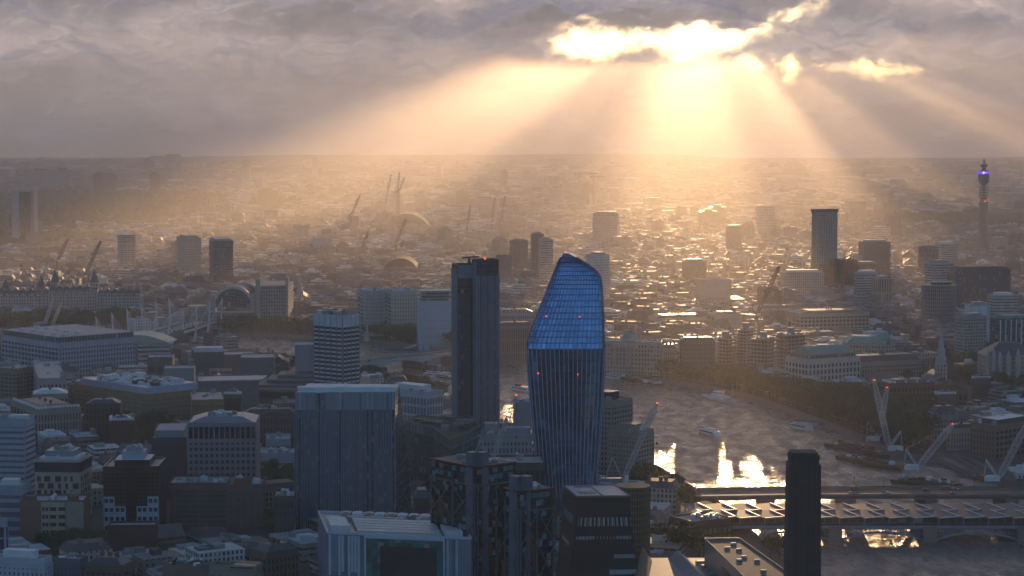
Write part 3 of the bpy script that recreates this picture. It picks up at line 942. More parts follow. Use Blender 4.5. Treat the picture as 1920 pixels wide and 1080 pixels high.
# ---------------------------------------------------------------- the square brick chimney tower
def chimney_tower():
    Y = 957.0
    b = Box(1479, 1479, 1538, 872, Y, 0, dep=13)
    b.poly = [(xat(1479, Y, 60), Y), (xat(1538, Y, 60), Y), (xat(1538, Y, 60), Y + 13), (xat(1479, Y, 60), Y + 13)]
    t = thing('chimney_tower', 'square dark brick chimney standing tall in front of the river bridges', 'chimney', ((b.poly[0][0] + b.poly[1][0]) / 2, Y + 6.5, 0))
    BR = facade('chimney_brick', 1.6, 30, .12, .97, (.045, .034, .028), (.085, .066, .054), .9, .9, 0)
    z1 = b.z1; zt = zat(850, Y)
    wide = [(x + (-1.0 if i in (0, 3) else 1.0), y) for i, (x, y) in enumerate(b.poly)]
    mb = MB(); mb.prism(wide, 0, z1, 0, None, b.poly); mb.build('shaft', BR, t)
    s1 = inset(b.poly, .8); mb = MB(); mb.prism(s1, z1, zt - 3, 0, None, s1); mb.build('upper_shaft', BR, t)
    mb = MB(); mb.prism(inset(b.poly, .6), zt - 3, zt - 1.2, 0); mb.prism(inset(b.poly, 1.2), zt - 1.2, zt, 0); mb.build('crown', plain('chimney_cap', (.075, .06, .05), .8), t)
    mb = MB()
    for i in range(5):
        x = b.poly[0][0] + (b.poly[1][0] - b.poly[0][0]) * (.12 + .19 * i)
        mb.beam((x, Y - .12, 8), (x, Y - .12, z1 - 3), .5, .3)
    mb.build('pilaster', plain('pilaster_brick', (.10, .078, .064), .9), t)
    foot_add(b.poly, 12)
chimney_tower()

# ---------------------------------------------------------------- long brick gallery roofs at lower right
def gallery_roofs():
    z = 40
    px = [(1425, 1112), (1500, 1090), (1386, 1010), (1321, 1011)]
    P = [ground(x, y, z) for x, y in px]
    foot_add(P, 4)
    t = thing('gallery_hall', 'long flat roofed gallery hall with a pale glass side beside the chimney', 'gallery', (sum(p[0] for p in P) / 4, sum(p[1] for p in P) / 4, 0))
    mb = MB(); mb.prism(P, 0, z, 0, 1); mb.build('wall', [plain('hall_wall', (.16, .19, .19), .35), plain('hall_roof', (.085, .085, .08), .7)], t)
    mb = MB(); parapet(mb, P, z, .7, .5); mb.build('coping', plain('hall_coping', (.42, .38, .33), .5), t)
    fl, fr, br, bl = [Vector(p) for p in P]
    def pt(u, v): return fl.lerp(fr, u).lerp(bl.lerp(br, u), v)
    for u, v in ((.3, .55), (.5, .6), (.35, .8), (.6, .75), (.7, .5), (.55, .3), (.65, .88)):
        p = pt(u, v); mb = MB(); mb.obox((p.x, p.y, z), 2.6, 1.4, .7, .2); mb.build('roof_vent', M_PROOF, t)
    A, B = bl, fl
    d = (B - A).normalized(); nn = Vector((d.y, -d.x)); c = A.lerp(B, .5) + nn * .2
    mb = MB(); mb.obox((c.x, c.y, z - 9), (B - A).length * .3, .4, 4, math.atan2(d.y, d.x)); mb.build('louvre_window', M_DARK, t)
    z = 26
    px = [(1210, 1112), (1410, 1112), (1345, 1046), (1216, 1046)]
    P = [ground(x, y, z) for x, y in px]
    foot_add(P, 3)
    t = thing('turbine_hall', 'low grey roofed brick hall with a ridged skylight in front of the gallery', 'gallery', (sum(p[0] for p in P) / 4, sum(p[1] for p in P) / 4, 0))
    mb = MB(); mb.prism(P, 0, z, 0, 1); mb.build('wall', [plain('hall_brick', (.10, .075, .06), .9), plain('hall_grey', (.22, .22, .23), .6)], t)
    fl, fr, br, bl = [Vector(p) for p in P]
    a, c = bl.lerp(br, .42), fl.lerp(fr, .62)
    d = (c - a).normalized(); n = Vector((-d.y, d.x)) * 5
    mb = MB()
    mb.face([(*(a - n), z + .05), (*(c - n), z + .05), (*c, z + 4), (*a, z + 4)]); mb.face([(*c, z + 4), (*(c + n), z + .05), (*(a + n), z + .05), (*a, z + 4)])
    mb.face([(*(a - n), z + .05), (*a, z + 4), (*(a + n), z + .05)])
    mb.build('skylight', plain('skylight_glass', (.34, .38, .42), .25), t)
    for i in range(6):
        p = bl.lerp(br, .7 + .04 * i).lerp(fl.lerp(fr, .75), .15 + .12 * i); mb = MB(); mb.obox((p.x, p.y, z), 5, 2.5, 1.2, .3); mb.build('roof_vent', M_ROOF, t)
    # pitched slate roof next to the gallery's foot
    z = 20
    P = [ground(x, y, z) for x, y in ((1120, 1115), (1262, 1115), (1213, 1046), (1196, 1062))]
    t = thing('brick_shed', 'brick hall under a pitched dark roof at the foot of the folded gallery', 'hall', (sum(p[0] for p in P) / 4, sum(p[1] for p in P) / 4, 0))
    mb = MB(); mb.prism(P, 0, z, 0); mb.build('wall', M_BRICK, t)
    c = [(P[0][0] + P[1][0]) / 2, (P[0][1] + P[1][1]) / 2]; e = [(P[2][0] + P[3][0]) / 2, (P[2][1] + P[3][1]) / 2]
    mb = MB(); mb.face([(*P[0], z), (*c, z + 9), (*e, z + 9), (*P[3], z)][::-1]); mb.face([(*P[1], z), (*P[2], z), (*e, z + 9), (*c, z + 9)]); mb.face([(*P[2], z), (*P[3], z), (*e, z + 9)]); mb.build('roof', plain('shed_roof', (.09, .075, .06), .7), t)
    foot_add(P, 2)
gallery_roofs()

# ---------------------------------------------------------------- round gridded building behind the folded gallery
def drum_building(name, lab, cat, pxc, pxr, ytop, Y, mat, bands, nfl, ncol, rim=M_ROOF, n=40):
    z1 = zat(ytop, Y); R = (pxr - pxc) / FPX * Y; cx = xat(pxc, Y, z1)
    t = thing(name, lab, cat, (cx, Y + R, 0))
    foot_add([(cx + R * math.cos(a), Y + R + R * math.sin(a)) for a in [i * math.pi / 6 for i in range(12)]])
    mb = MB(); mb.lathe((cx, Y + R, 0), [(R, 0), (R, z1)], n); mb.build('drum', mat, t)
    fh = z1 / nfl
    for k in range(nfl + 1):
        mb = MB(); mb.lathe((cx, Y + R, min(k * fh, z1 - .9)), [(R + .1, 0), (R + .6, .01), (R + .6, .9), (R + .1, .91)], n); mb.build('floor_band', bands, t)
    mb = MB()
    for i in range(ncol):
        a = 2 * math.pi * i / ncol; p = (cx + (R + .4) * math.cos(a), Y + R + (R + .4) * math.sin(a)); mb.beam((*p, 0), (*p, z1), .8)
    mb.build('pier', bands, t)
    return t, cx, Y + R, R, z1
drum_building('terracotta_drum', 'round tan gridded apartment block half hidden behind the folded brick gallery', 'apartment block', 1188, 1219, 915, 1110, M_GLASS, plain('terracotta', (.30, .19, .10), .7), 17, 40)

# ---------------------------------------------------------------- blocks with piers, floor bands and windows of their own
def grid_block(name, lab, cat, xs, ytop, Y, th, nl, nr, nf, wall, glass=None, pier=1.2, spand=1.4, dep=None, depth=.5, zb=0.0, ztop_blank=2.5, units=4, roof=None, most=100, group=None, ztop=None, um=None):
    b = Box(*xs, ytop, Y, th, dep=dep, ztop=ztop)
    t = thing(name, lab, cat, b.loc(), group)
    glass = glass or M_GLASS
    mb = MB(); mb.prism(b.poly, 0, b.z1, 0, 1); parapet(mb, b.poly, b.z1, 1.1, .5, 0)
    rects = []
    for face, nb in ((b.left(), nl), (b.right(), nr)):
        if nb and face[2] > 2:
            rects.append(lattice(mb, face, zb, b.z1 - ztop_blank, nb, nf, pier, spand, depth, 0))
    w = mb.build('wall', [wall, roof or M_ROOF], t)
    # the biggest-looking faces first, from the top row down
    rr = []
    for r in rects: rr += r
    rr.sort(key=lambda r: -r[2])
    windows(t, rr, glass, most)
    roof_units(t, b.poly, b.z1, units, seed=int(Y), a=b.t, mats=um)
    return b, t

GB_ = grid_block
# tall gridded office with a hipped top
b, t = GB_('gridded_office', 'tall grey gridded office block with big top windows and a shallow hipped roof', 'office block', (352, 352.3, 480), 796, 1340, 3, 0, 13, 12, plain('grid_stone', (.26, .26, .28), .7), plain('grid_glass', (.03, .055, .075), .12, 0, .5, .3, .8), 1.5, 1.9, dep=38, zb=0, ztop_blank=10, units=0)
A, d, L = b.right(); ang = math.atan2(d.y, d.x); nn = Vector((d.y, -d.x))
rects = [(*(A + d * (L * (i + .5) / 13) + nn * .1), b.z1 - 5.5, L / 13 - 1, 7.6, ang) for i in range(13)]
windows(t, rects, plain('top_glass', (.012, .02, .03), .1, 0, .3, .3, .8), 100, 'tall_window')
mb = MB()
for i in range(14):
    c = A + d * (L * i / 13) + nn * .3; mb.obox((c.x, c.y, b.z1 - 10), .6, .5, 10.4, ang)
mb.build('top_pier', plain('grid_stone', (.26, .26, .28)), t)
ap = b.at(.5, .5)
mb = MB(); q = inset(b.poly, 9)
for i in range(4): mb.face([(*b.poly[i], b.z1 + .6), (*b.poly[(i + 1) % 4], b.z1 + .6), (*q[(i + 1) % 4], b.z1 + 4), (*q[i], b.z1 + 4)])
mb.face([(*p, b.z1 + 4) for p in q]); mb.build('hipped_roof', plain('hip_roof', (.24, .25, .28), .4, .2), t)
roof_units(t, q, b.z1 + 4, 5, (3, 6), (1, 2.2))
# dark block to its left
b, t = GB_('dark_office', 'dark blue-grey office block with a pale roof edge touching the gridded office', 'office block', (284, 284.3, 350), 824, 1385, 4, 0, 9, 11, plain('dark_panel', (.055, .07, .09), .5), plain('dark_pane', (.07, .10, .13), .15), 3.0, 2.2, dep=40, units=5)
mb = MB(); q = inset(b.poly, 3); mb.prism(q, b.z1, b.z1 + 5.5, 0); mb.build('plant_room', plain('plant_blue', (.26, .30, .36), .6), t)
# brick block with green glass strips
b, t = GB_('strip_glazed_block', 'red-brown brick block crossed by seven long strips of green glass', 'office block', (317, 317.3, 428), 909, 1285, 3, 0, 2, 8, plain('strip_brick', (.15, .10, .085), .85), M_GREEN, 1.0, 1.3, dep=30, units=4, zb=2)
for k, y in ((0, 1010),):
    for px in (343, 379):
        z = zat(993, 1284); mb = MB(); mb.lathe((xat(px, 1283, z), 1282.6, z), [(.2, -.5), (.6, 0), (.2, .5)], 8); mb.build('lit_lamp', emit('orange_lamp', (1, .45, .12), 5), t)
mb = MB(); A, d, L = b.right(); nn = Vector((d.y, -d.x)); ang = math.atan2(d.y, d.x); c = A + d * (L * .06) + nn * .4
mb.obox((c.x, c.y, 0), L * .1, .8, b.z1 - 1, ang); mb.build('brick_pier', plain('red_brick', (.22, .10, .08), .9), t)
b, t = GB_('brick_wing', 'brown brick wing with pale floor lines joined to the strip glazed block', 'office block', (424, 424.3, 492), 912, 1282, 3, 0, 5, 7, plain('wing_brick', (.17, .115, .095), .85), M_GLASS2, 2.4, 1.5, dep=26, units=3)
mb = MB(); mb.obox((b.C.x + 9, b.C.y + 8, b.z1), 10, 7, 3.5, .05); mb.build('plant_room', M_BRICK, t)
# black stepped block
b, t = GB_('black_glass_block', 'black glass block stepping up to a pale plant roof, white chequered lower storeys', 'office block', (193, 193.3, 297), 878, 1255, 2, 0, 14, 11, plain('black_panel', (.012, .014, .018), .3), plain('black_pane', (.012, .016, .02), .1), .3, .5, dep=34, units=0, zb=16)
q = inset(b.poly, 6)
mb = MB(); mb.prism(q, b.z1, b.z1 + 4, 0, 1); mb.build('upper_storey', [plain('black_panel', ()), M_PROOF], t)
q = inset(b.poly, 10); mb = MB(); mb.prism(q, b.z1 + 4, b.z1 + 8.5); mb.build('plant_room', plain('pale_plant', (.40, .44, .52), .5), t); roof_units(t, q, b.z1 + 8.5, 7, (3, 6), (1, 3))
A, d, L = b.right(); nn = Vector((d.y, -d.x)); ang = math.atan2(d.y, d.x)
WQ = plain('white_tile', (.40, .47, .56), .5)
rects = []
for u0, u1, zt in ((0, .2, 28), (.2, .4, 22), (.6, .8, 22), (.8, 1, 28)):
    mb = MB(); c = A + d * (L * (u0 + u1) / 2) + nn * .6; mb.obox((c.x, c.y, 5), L * (u1 - u0) - .05, 1.2, zt - 5, ang); mb.build('tiled_bay', WQ, t)
    for k in range(2):
        for zz in [9 + 5.5 * i for i in range(int((zt - 8) / 5.5) + 1)]:
            c = A + d * (L * (u0 + (u1 - u0) * (.27 + .46 * k))) + nn * 1.22; rects.append((c.x, c.y, zz, 2.2, 2.4, ang))
windows(t, rects, M_GLASS)
mb = MB(); c = A + d * (L * .5) + nn * .35; mb.obox((c.x, c.y, 8), L * .2, .7, b.z1 - 8, ang); mb.build('central_bay', plain('black_bay', (.008, .009, .011), .25), t)
# cream block with staggered windows
b, t = GB_('staggered_window_block', 'cream block with staggered dark windows and a glass top floor under white roof plant', 'apartment block', (65, 150, 171), 866, 1300, 4, 1, 0, 1, plain('cream_panel', (.50, .44, .36), .7), M_GLASS, .3, .3, dep=30, depth=.02, units=8, ztop_blank=8, most=0)
for o in [c for c in t.children if c.name.startswith('window')]: bpy.data.objects.remove(o)
r = random.Random(12); rects = []
for A, d, L in (b.left(), b.right()):
    nn = Vector((d.y, -d.x)); ang = math.atan2(d.y, d.x)
    for k in range(8):
        u = .04 + .03 * (k % 2)
        while u < .93:
            w = r.choice((1.6, 2.6, 3.8)); c = A + d * (L * u + w / 2) + nn * .1
            if L * u + w < L - .5: rects.append((c.x, c.y, b.z1 - 12 - k * 4.4 + 1, w, 3.5, ang))
            u += (w + r.choice((1.5, 2.2, 3.0))) / L
windows(t, rects, M_GLASS)
mb = MB(); q = inset(b.poly, .2)
for A, d, L in (b.left(), b.right()):
    nn = Vector((d.y, -d.x)); c = A + d * (L / 2) + nn * .2; mb.obox((c.x, c.y, b.z1 - 6.6), L + .2, .6, 6.2, math.atan2(d.y, d.x))
mb.build('glass_storey', M_GLASS, t)
mb = MB(); mb.prism(inset(b.poly, 2.5), b.z1, b.z1 + 2.5); mb.build('plant_deck', M_PROOF, t)
q = inset(b.poly, 5); mb = MB(); mb.prism(q, b.z1 + 2.5, b.z1 + 6); mb.build('plant_room', M_GREY, t); roof_units(t, q, b.z1 + 6, 5, (2, 5), (1, 2.5))
# brick and cream block in front of it
b, t = GB_('brick_and_cream_block', 'old block, cream windowed front between two blank brown brick ends', 'apartment block', (37, 37.3, 157), 942, 1225, 2, 0, 7, 6, plain('brown_end', (.24, .135, .10), .9), M_GLASS, 2.4, 2.2, dep=22, units=2, most=0)
for o in [c for c in t.children if c.name.startswith('window')]: bpy.data.objects.remove(o)
A, d, L = b.right(); nn = Vector((d.y, -d.x)); ang = math.atan2(d.y, d.x)
c = A + d * (L * .52) + nn * .55; mb = MB(); mb.obox((c.x, c.y, 0), L * .37, .5, b.z1, ang); mb.build('cream_front', plain('cream_brick', (.46, .40, .30), .85), t)
c = A + d * (L * .86) + nn * .5; mb = MB(); mb.obox((c.x, c.y, 14), L * .27, .4, b.z1 - 14, ang); mb.build('buff_panel', plain('buff_panel', (.36, .31, .24), .85), t)
rects = []
for k in range(6):
    for u, w in ((.37, 1.6), (.425, 1.6), (.52, 3.8), (.655, 3.8)):
        c = A + d * (L * u) + nn * .83; rects.append((c.x, c.y, b.z1 - 4 - k * 4.6, w, 2.2, ang))
windows(t, rects, M_GLASS)
for u in (.16, .82):
    p = A + d * (L * u) - nn * 3; mb = MB(); mb.obox((p.x, p.y, b.z1), 6, 5, 3.5, ang); mb.build('stair_head', M_BRICK, t)
# white slab at the left edge
b, t = GB_('white_banded_slab', 'pale slab block cut off by the frame, white and grey bands along every floor', 'office block', (-70, 45, 65), 788, 1340, 6, 1, 1, 16, plain('slab_white', (.40, .44, .52), .6), plain('slab_band', (.13, .16, .20), .2, 0, .4, .3), .4, 2.2, dep=25, depth=.35, units=6)
mb = MB(); mb.obox((b.C.x - 4, b.C.y + 5, b.z1), 12, 6, 3); mb.build('plant_room', M_PROOF, t)
mb = MB(); mb.beam((xat(16, 1345, 70), 1345, b.z1), (xat(16, 1345, 70), 1345, b.z1 + 9), .35); mb.build('mast', M_STEEL, t)
b, t = GB_('pale_podium_block', 'pale banded low block with a small roof hut at the foot of the white slab', 'office block', (-60, 40, 57), 914, 1240, 6, 1, 1, 6, plain('podium_white', (.33, .37, .45), .6), plain('slab_band', ()), .4, 2.4, dep=20, depth=.3, units=2)
mb = MB(); mb.obox((b.C.x - 8, b.C.y + 8, b.z1), 10, 7, 4); mb.build('roof_hut', M_PROOF, t)
b, t = GB_('white_notched_block', 'white block with dark slit windows and a recessed roof storey in the bottom corner', 'apartment block', (-20, 82, 98), 1052, 1080, 12, 12, 3, 7, plain('notch_white', (.52, .55, .62), .6), M_GLASS, 1.7, 1.7, dep=22, units=3)
mb = MB(); mb.prism(inset(b.poly, 5), b.z1, b.z1 + 4.5); mb.build('roof_storey', M_WHITE, t)
b, t = GB_('small_blue_fronted_block', 'small dark blue glazed block framed in white at the left edge', 'office block', (-30, 9, 14), 978, 1130, 10, 3, 1, 5, plain('blue_white', (.42, .45, .52), .5), plain('navy_glass', (.02, .04, .09), .1), .8, .6, dep=15, units=1)

# curved dark block with planted roof
def curved_roof_block():
    z = 48
    outer = [(757, 788), (780, 778), (830, 782), (890, 783), (905, 800), (880, 812), (845, 826), (812, 802), (775, 795)]
    P = [ground(x, y, z) for x, y in outer]
    c = (sum(p[0] for p in P) / len(P), sum(p[1] for p in P) / len(P))
    area = sum(P[i - 1][0] * P[i][1] - P[i][0] * P[i - 1][1] for i in range(len(P)))
    if area < 0: P = P[::-1]
    foot_add(P)
    t = thing('curved_office_block', 'low dark curving office block with a planted green roof below the finned tower', 'office block', (*c, 0))
    gl = facade('curved_glass', 1.8, 3.9, .6, .86, (.03, .045, .05), (.07, .085, .09), .4, .1, .08)
    mb = MB(); mb.prism(P, 0, z - 6, 0, 1); mb.build('wall', [gl, M_DROOF], t)
    q = [(c[0] + (x - c[0]) * .95, c[1] + (y - c[1]) * .95) for x, y in P]
    mb = MB(); mb.prism(q, z - 6, z, 0, 1); mb.build('top_storey', [facade('curved_top', 2.4, 6, .8, .8, (.06, .11, .12), (.1, .12, .12), .3, .1, .1), plain('green_roof', (.055, .085, .045), .95, 0, .6, .06)], t)
    mb = MB(); parapet(mb, q, z, .8, .8); mb.build('roof_edge', plain('roof_edge_grey', (.18, .19, .19), .6), t)
    roof_units(t, q, z, 7, (5, 12), (1.5, 3.5), [M_DROOF, M_GREY, M_DROOF])
curved_roof_block()
# white riverside apartment block with stair tower
b, t = GB_('white_apartment_block', 'pale white concrete apartment block beside the curved blue tower', 'apartment block', (877, 877.4, 998), 818, 1405, 3, 0, 17, 8, plain('court_white', (.42, .42, .43), .75), M_GLASS, 1.7, 1.8, dep=24, units=5, most=100)
for u, w, h in ((.06, 7, 4.5), (.36, 9, 8), (.78, 16, 5)):
    p = b.at(0, u); mb = MB(); mb.obox((p[0], p[1] + 8, b.z1), w, 9, h, .05); mb.build('penthouse', plain('court_white', ()), t)
b, t = GB_('stair_tower_block', 'tall narrow pale tower block showing between the two dark skyscrapers', 'apartment block', (964, 964.4, 996), 757, 1440, 3, 0, 5, 15, plain('court_beige', (.36, .35, .35), .75), M_GLASS, 2.6, 2.0, dep=18, units=2)
# stepped riverside building right of the blue tower
SC = plain('stepped_stone', (.34, .29, .26), .75)
b, t = GB_('stepped_riverside_block', 'stepped beige riverside block rising behind the curved blue tower', 'hotel', (1096, 1146, 1186), 758, 1470, 40, 8, 8, 15, SC, M_GLASS, 1.4, 1.6, units=3, ztop=57)
mb = MB(); mb.prism(inset(b.poly, 7), b.z1, b.z1 + 6); mb.build('penthouse', M_DARK, t)
b, t = GB_('stepped_riverside_block', 'lower terraced beige block with balconies at the river edge, behind the white crane', 'hotel', (1140, 1196, 1226), 812, 1450, 35, 10, 6, 11, SC, M_GLASS, 1.5, 1.7, units=3)
mb = MB(); mb.prism(inset(b.poly, 5), b.z1, b.z1 + 5); mb.build('upper_step', SC, t)
# black-roofed dark block between towers
GB_('brown_glass_block', 'low dark block tucked behind the braced glass towers', 'office block', (905, 905.4, 1022), 872, 1230, 4, 0, 12, 6, plain('charcoal_panel', (.06, .065, .07), .6), M_GLASS, .8, 1.0, dep=30, units=4)  # one even dark grey over the whole wall
# ornate brick pub-like block
b, t = GB_('ornate_brick_block', 'small old brick block with white arched windows beside the braced glass tower', 'house', (777, 777.4, 806), 938, 1150, 5, 0, 4, 4, plain('old_brick', (.13, .085, .07), .9), M_WHITE, 2.6, 2.6, dep=18, units=0)
mb = MB(); q = inset(b.poly, 3)
for i in range(4): mb.face([(*b.poly[i], b.z1 + .8), (*b.poly[(i + 1) % 4], b.z1 + .8), (*q[(i + 1) % 4], b.z1 + 5), (*q[i], b.z1 + 5)])
mb.face([(*p, b.z1 + 5) for p in q]); mb.build('roof', M_SLATE, t)
# long gridded white building by the river at far left
WG = plain('county_white', (.42, .45, .53), .7)
b, t = GB_('long_gridded_block', 'long white gridded block, two faces meeting in front, dark glass attic', 'apartment block', (3, 110, 253), 646, 2030, 47, 17, 27, 8, WG, plain('county_glass', (.05, .065, .085), .15, 0, .5, .3), 1.5, 1.6, units=0, most=100)
mb = MB(); q = inset(b.poly, 1.0); mb.prism(q, b.z1 + 1.2, b.z1 + 7, 0, 1); mb.build('attic_storey', [facade('attic_glass', 3.2, 5.8, .8, .8, (.03, .05, .055), (.3, .33, .38), .5, .1, .1), M_ROOF], t)
for i in range(10):
    p = b.at(.08 + .09 * i, .3 if i % 2 else .05); mb = MB(); mb.obox((p[0] + 4, p[1] + 9, b.z1 + 7), 5, 5, 2); mb.build('roof_plant', M_PROOF, t)
# concert hall with green curved roof
def concert_hall():
    Y = 2140
    b = Box(250, 258, 319, 640, Y, 14, dep=50)
    t = thing('concert_hall', 'white concert hall with terraces and a low curved green copper roof', 'concert hall', b.loc())
    mb = MB(); mb.prism(b.poly, 0, b.z1 - 4, 0, 1); mb.build('wall', [facade('hall_bands', 4, 4.6, .96, .45, (.06, .06, .06), (.46, .47, .50), .6, .2, .05), M_PROOF], t)
    z = b.z1; c = (xat(262, Y + 20, z), Y + 25)
    mb = MB(); P = []
    n = 12
    for k in range(2):
        P.append([(c[0] - 34 + 68 * i / n, c[1] - 18 + 45 * k, z - 3 + 9 * math.sin(math.pi * i / n)) for i in range(n + 1)])
    for i in range(n): mb.face([P[0][i], P[0][i + 1], P[1][i + 1], P[1][i]])
    mb.face(P[0]); mb.face(P[1][::-1]); mb.build('copper_roof', plain('pale_copper', (.34, .44, .36), .5), t)
    for i in range(3):
        mb = MB(); p = b.at(0, .35 + .25 * i); mb.obox((p[0], p[1] + 14, b.z1 - 4), 12, 14, 3 + 1.5 * (i % 2), .2); mb.build('roof_box', M_WHITE, t)
concert_hall()
b, t = GB_('pyramid_roofed_gallery', 'low dark gallery block with a row of small white pyramid rooflights', 'gallery', (276, 276.4, 323), 672, 1990, 5, 0, 3, 2, plain('gallery_conc', (.15, .14, .135), .85), M_DARK, 2, 6, dep=30, units=0)
for i in range(11):
    p = b.at(0, (i + .5) / 11); mb = MB(); mb.lathe((p[0], p[1] + 5, b.z1), [(2.1, 0), (.05, 3.2)], 4); mb.build('rooflight', M_STEEL, t)
# theatre complex of raw concrete
TC = plain('theatre_concrete', (.22, .215, .225), .85)
def concrete_box(name, lab, cat, xs, ytop, Y, th, mat=TC, dep=None, extra=()):
    b = Box(*xs, ytop, Y, th, dep=dep)
    t = thing(name, lab, cat, b.loc())
    mb = MB(); mb.prism(b.poly, 0, b.z1, 0, 1); parapet(mb, b.poly, b.z1, .8, .6); mb.build('wall', [mat, M_ROOF], t)
    for i in range(5):
        A, d, L = b.right(); nn = Vector((d.y, -d.x)); c = A + d * (L * (i + .5) / 5) + nn * .15
        mb = MB(); mb.obox((c.x, c.y, 2), .5, .5, b.z1 - 2, math.atan2(d.y, d.x)); mb.build('buttress', mat, t)
    return b, t
b, t = concrete_box('theatre_fly_tower', 'blank square concrete fly tower standing over the low theatre terraces', 'theatre', (450, 451, 514), 672, 1930, 6, dep=36)
concrete_box('theatre_fly_tower', 'taller grey concrete fly tower right against the banded tower', 'theatre', (552, 553, 600), 648, 1900, 6, plain('theatre_light', (.30, .31, .34), .8), dep=30)
def terraces():
    Y = 1830
    t = thing('theatre_terraces', 'stack of long flat concrete terraces stepping down from the theatre fly towers', 'theatre', (xat(560, Y), Y, 0))
    for k, (x0, x1, y0, dy, dd) in enumerate(((468, 700, 731, 0, 60), (482, 690, 722, 16, 50), (500, 640, 712, 30, 40), (520, 600, 703, 44, 30))):
        zt = zat(y0, Y + dy); X0, X1 = xat(x0, Y + dy, zt), xat(x1, Y + dy, zt)
        P = [(X0, Y + dy), (X1, Y + dy + 8), (X1, Y + dy + dd), (X0, Y + dy + dd)]
        if k == 0: foot_add(P)
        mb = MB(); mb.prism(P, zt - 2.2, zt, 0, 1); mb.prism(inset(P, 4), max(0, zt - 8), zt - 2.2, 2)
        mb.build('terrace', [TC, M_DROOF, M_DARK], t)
terraces()
b, t = concrete_box('hayward_block', 'squat dark concrete gallery with a pale roof strip by the river trees', 'gallery', (362, 363, 420), 662, 2020, 8, plain('hay_conc', (.17, .155, .15), .85), dep=40)
mb = MB(); p = b.at(0, .45); mb.obox((p[0], p[1] + 12, b.z1), 26, 14, 4.5, .15); mb.build('roof_box', M_PROOF, t)
concrete_box('concert_studio', 'low grey concrete block between the dark gallery and the fly tower', 'gallery', (418, 419, 470), 666, 2080, 8, plain('hay_conc2', (.24, .21, .19), .85), dep=30)
b, t = concrete_box('long_roofed_shed', 'long low building with a pale ribbed metal roof in front of the fly tower', 'hall', (370, 371, 486), 716, 1790, 10, plain('shed_wall', (.2, .2, .21), .7), dep=40)
mb = MB()
for i in range(12): p = b.at(0, (i + .5) / 12); mb.obox((p[0] + 3, p[1] + 14, b.z1 + .05), 4.2, 30, 1.1, -.05)
mb.build('ribbed_roof', plain('ribbed_roof', (.42, .42, .44), .5, .1), t)
b, t = concrete_box('blank_grey_block', 'plain grey blank-sided block behind the blue plant roofs', 'theatre', (306, 307, 364), 692, 1880, 6, plain('blank_grey', (.30, .32, .36), .8), dep=24)
# buff brick block with blue plant roof
b, t = GB_('buff_brick_block', 'big buff brick block with a long pale blue metal roof crowded with plant', 'hospital', (138, 278, 383), 742, 1745, 44, 26, 16, 6, plain('buff_wall', (.34, .23, .115), .85), plain('buff_pane', (.20, .20, .20), .2, 0, .5, .4), 1.3, 1.6, units=0, most=100)
BR_ = plain('blue_roof', (.36, .42, .54), .4, .2)
q = inset(b.poly, 3.5); mb = MB(); mb.prism(q, b.z1, b.z1 + 6, 0, 0, inset(b.poly, 5)); mb.build('metal_roof', BR_, t)
roof_units(t, inset(b.poly, 5), b.z1 + 6, 26, (4, 11), (1.2, 3.5), [M_PROOF, M_WHITE, M_GREY, M_DARK], 9, a=b.t)
# terraces of houses at left
def row_house(name, lab, cat, xs, ytop, Y, th, wall, roofm, nl, nr, nf, dep=None, rh=4.0, glass=None, dormers=0, group=None):
    b, t = GB_(name, lab, cat, xs, ytop, Y, th, nl, nr, nf, wall, glass or M_GLASS, 1.5, 1.6, dep=dep, units=0, group=group, ztop_blank=1.5)
    q = inset(b.poly, min(b.L1, b.L2) * .3)
    mb = MB()
    for i in range(4): mb.face([(*b.poly[i], b.z1 + .5), (*b.poly[(i + 1) % 4], b.z1 + .5), (*q[(i + 1) % 4], b.z1 + rh), (*q[i], b.z1 + rh)])
    mb.face([(*p, b.z1 + rh) for p in q]); mb.build('roof', roofm, t)
    for k in range(dormers):
        for j in (0, 1):
            if (nl if j else nr) == 0: continue
            u = (k + .5) / dormers
            p = b.at(u, .05) if j else b.at(.05, u)
            mb = MB(); mb.obox((p[0], p[1] + 1, b.z1 + .6), 1.8, 1.8, 2.4, b.t); mb.build('dormer', M_WHITE, t)
    for k in range(3):
        p = b.at(.3 + .2 * k, .5); mb = MB(); mb.obox((p[0], p[1], b.z1 + rh - 1), 2.2, 1.2, 3.2, b.t); mb.build('chimney', M_BRICK, t)
    return b, t
PK = plain('pink_brick', (.36, .27, .235), .85)
row_house('mansion_block', 'pinkish mansion block with a dark dormered mansard at the left', 'apartment block', (20, 70, 152), 772, 1610, 60, PK, M_SLATE, 8, 14, 4, dormers=12, rh=3.5)
row_house('mansion_block', 'pale pinkish stepped block in front of the long gridded white building', 'apartment block', (53, 60, 128), 742, 1690, 12, PK, M_PROOF, 1, 9, 5, dep=25)
GB_('grey_white_block', 'light grey block with dark upper windows standing behind the pinkish mansion blocks', 'apartment block', (60, 72, 124), 712, 1760, 15, 2, 7, 6, plain('greywhite', (.40, .38, .37), .8), M_GLASS, 1.8, 2.0, dep=25, units=4)
GB_('brown_slab_block', 'brown-grey slab block under the left corner of the long gridded building', 'apartment block', (-20, 30, 62), 694, 1850, 30, 7, 5, 9, plain('brownslab', (.22, .19, .175), .85), M_GLASS, 1.3, 1.5, units=4)
GB_('dark_slab_block', 'dark narrow slab block right of the brown-grey slab', 'apartment block', (36, 44, 86), 700, 1870, 20, 2, 6, 8, plain('darkslab', (.10, .09, .09), .85), M_GLASS, 1.3, 1.5, dep=18, units=2)
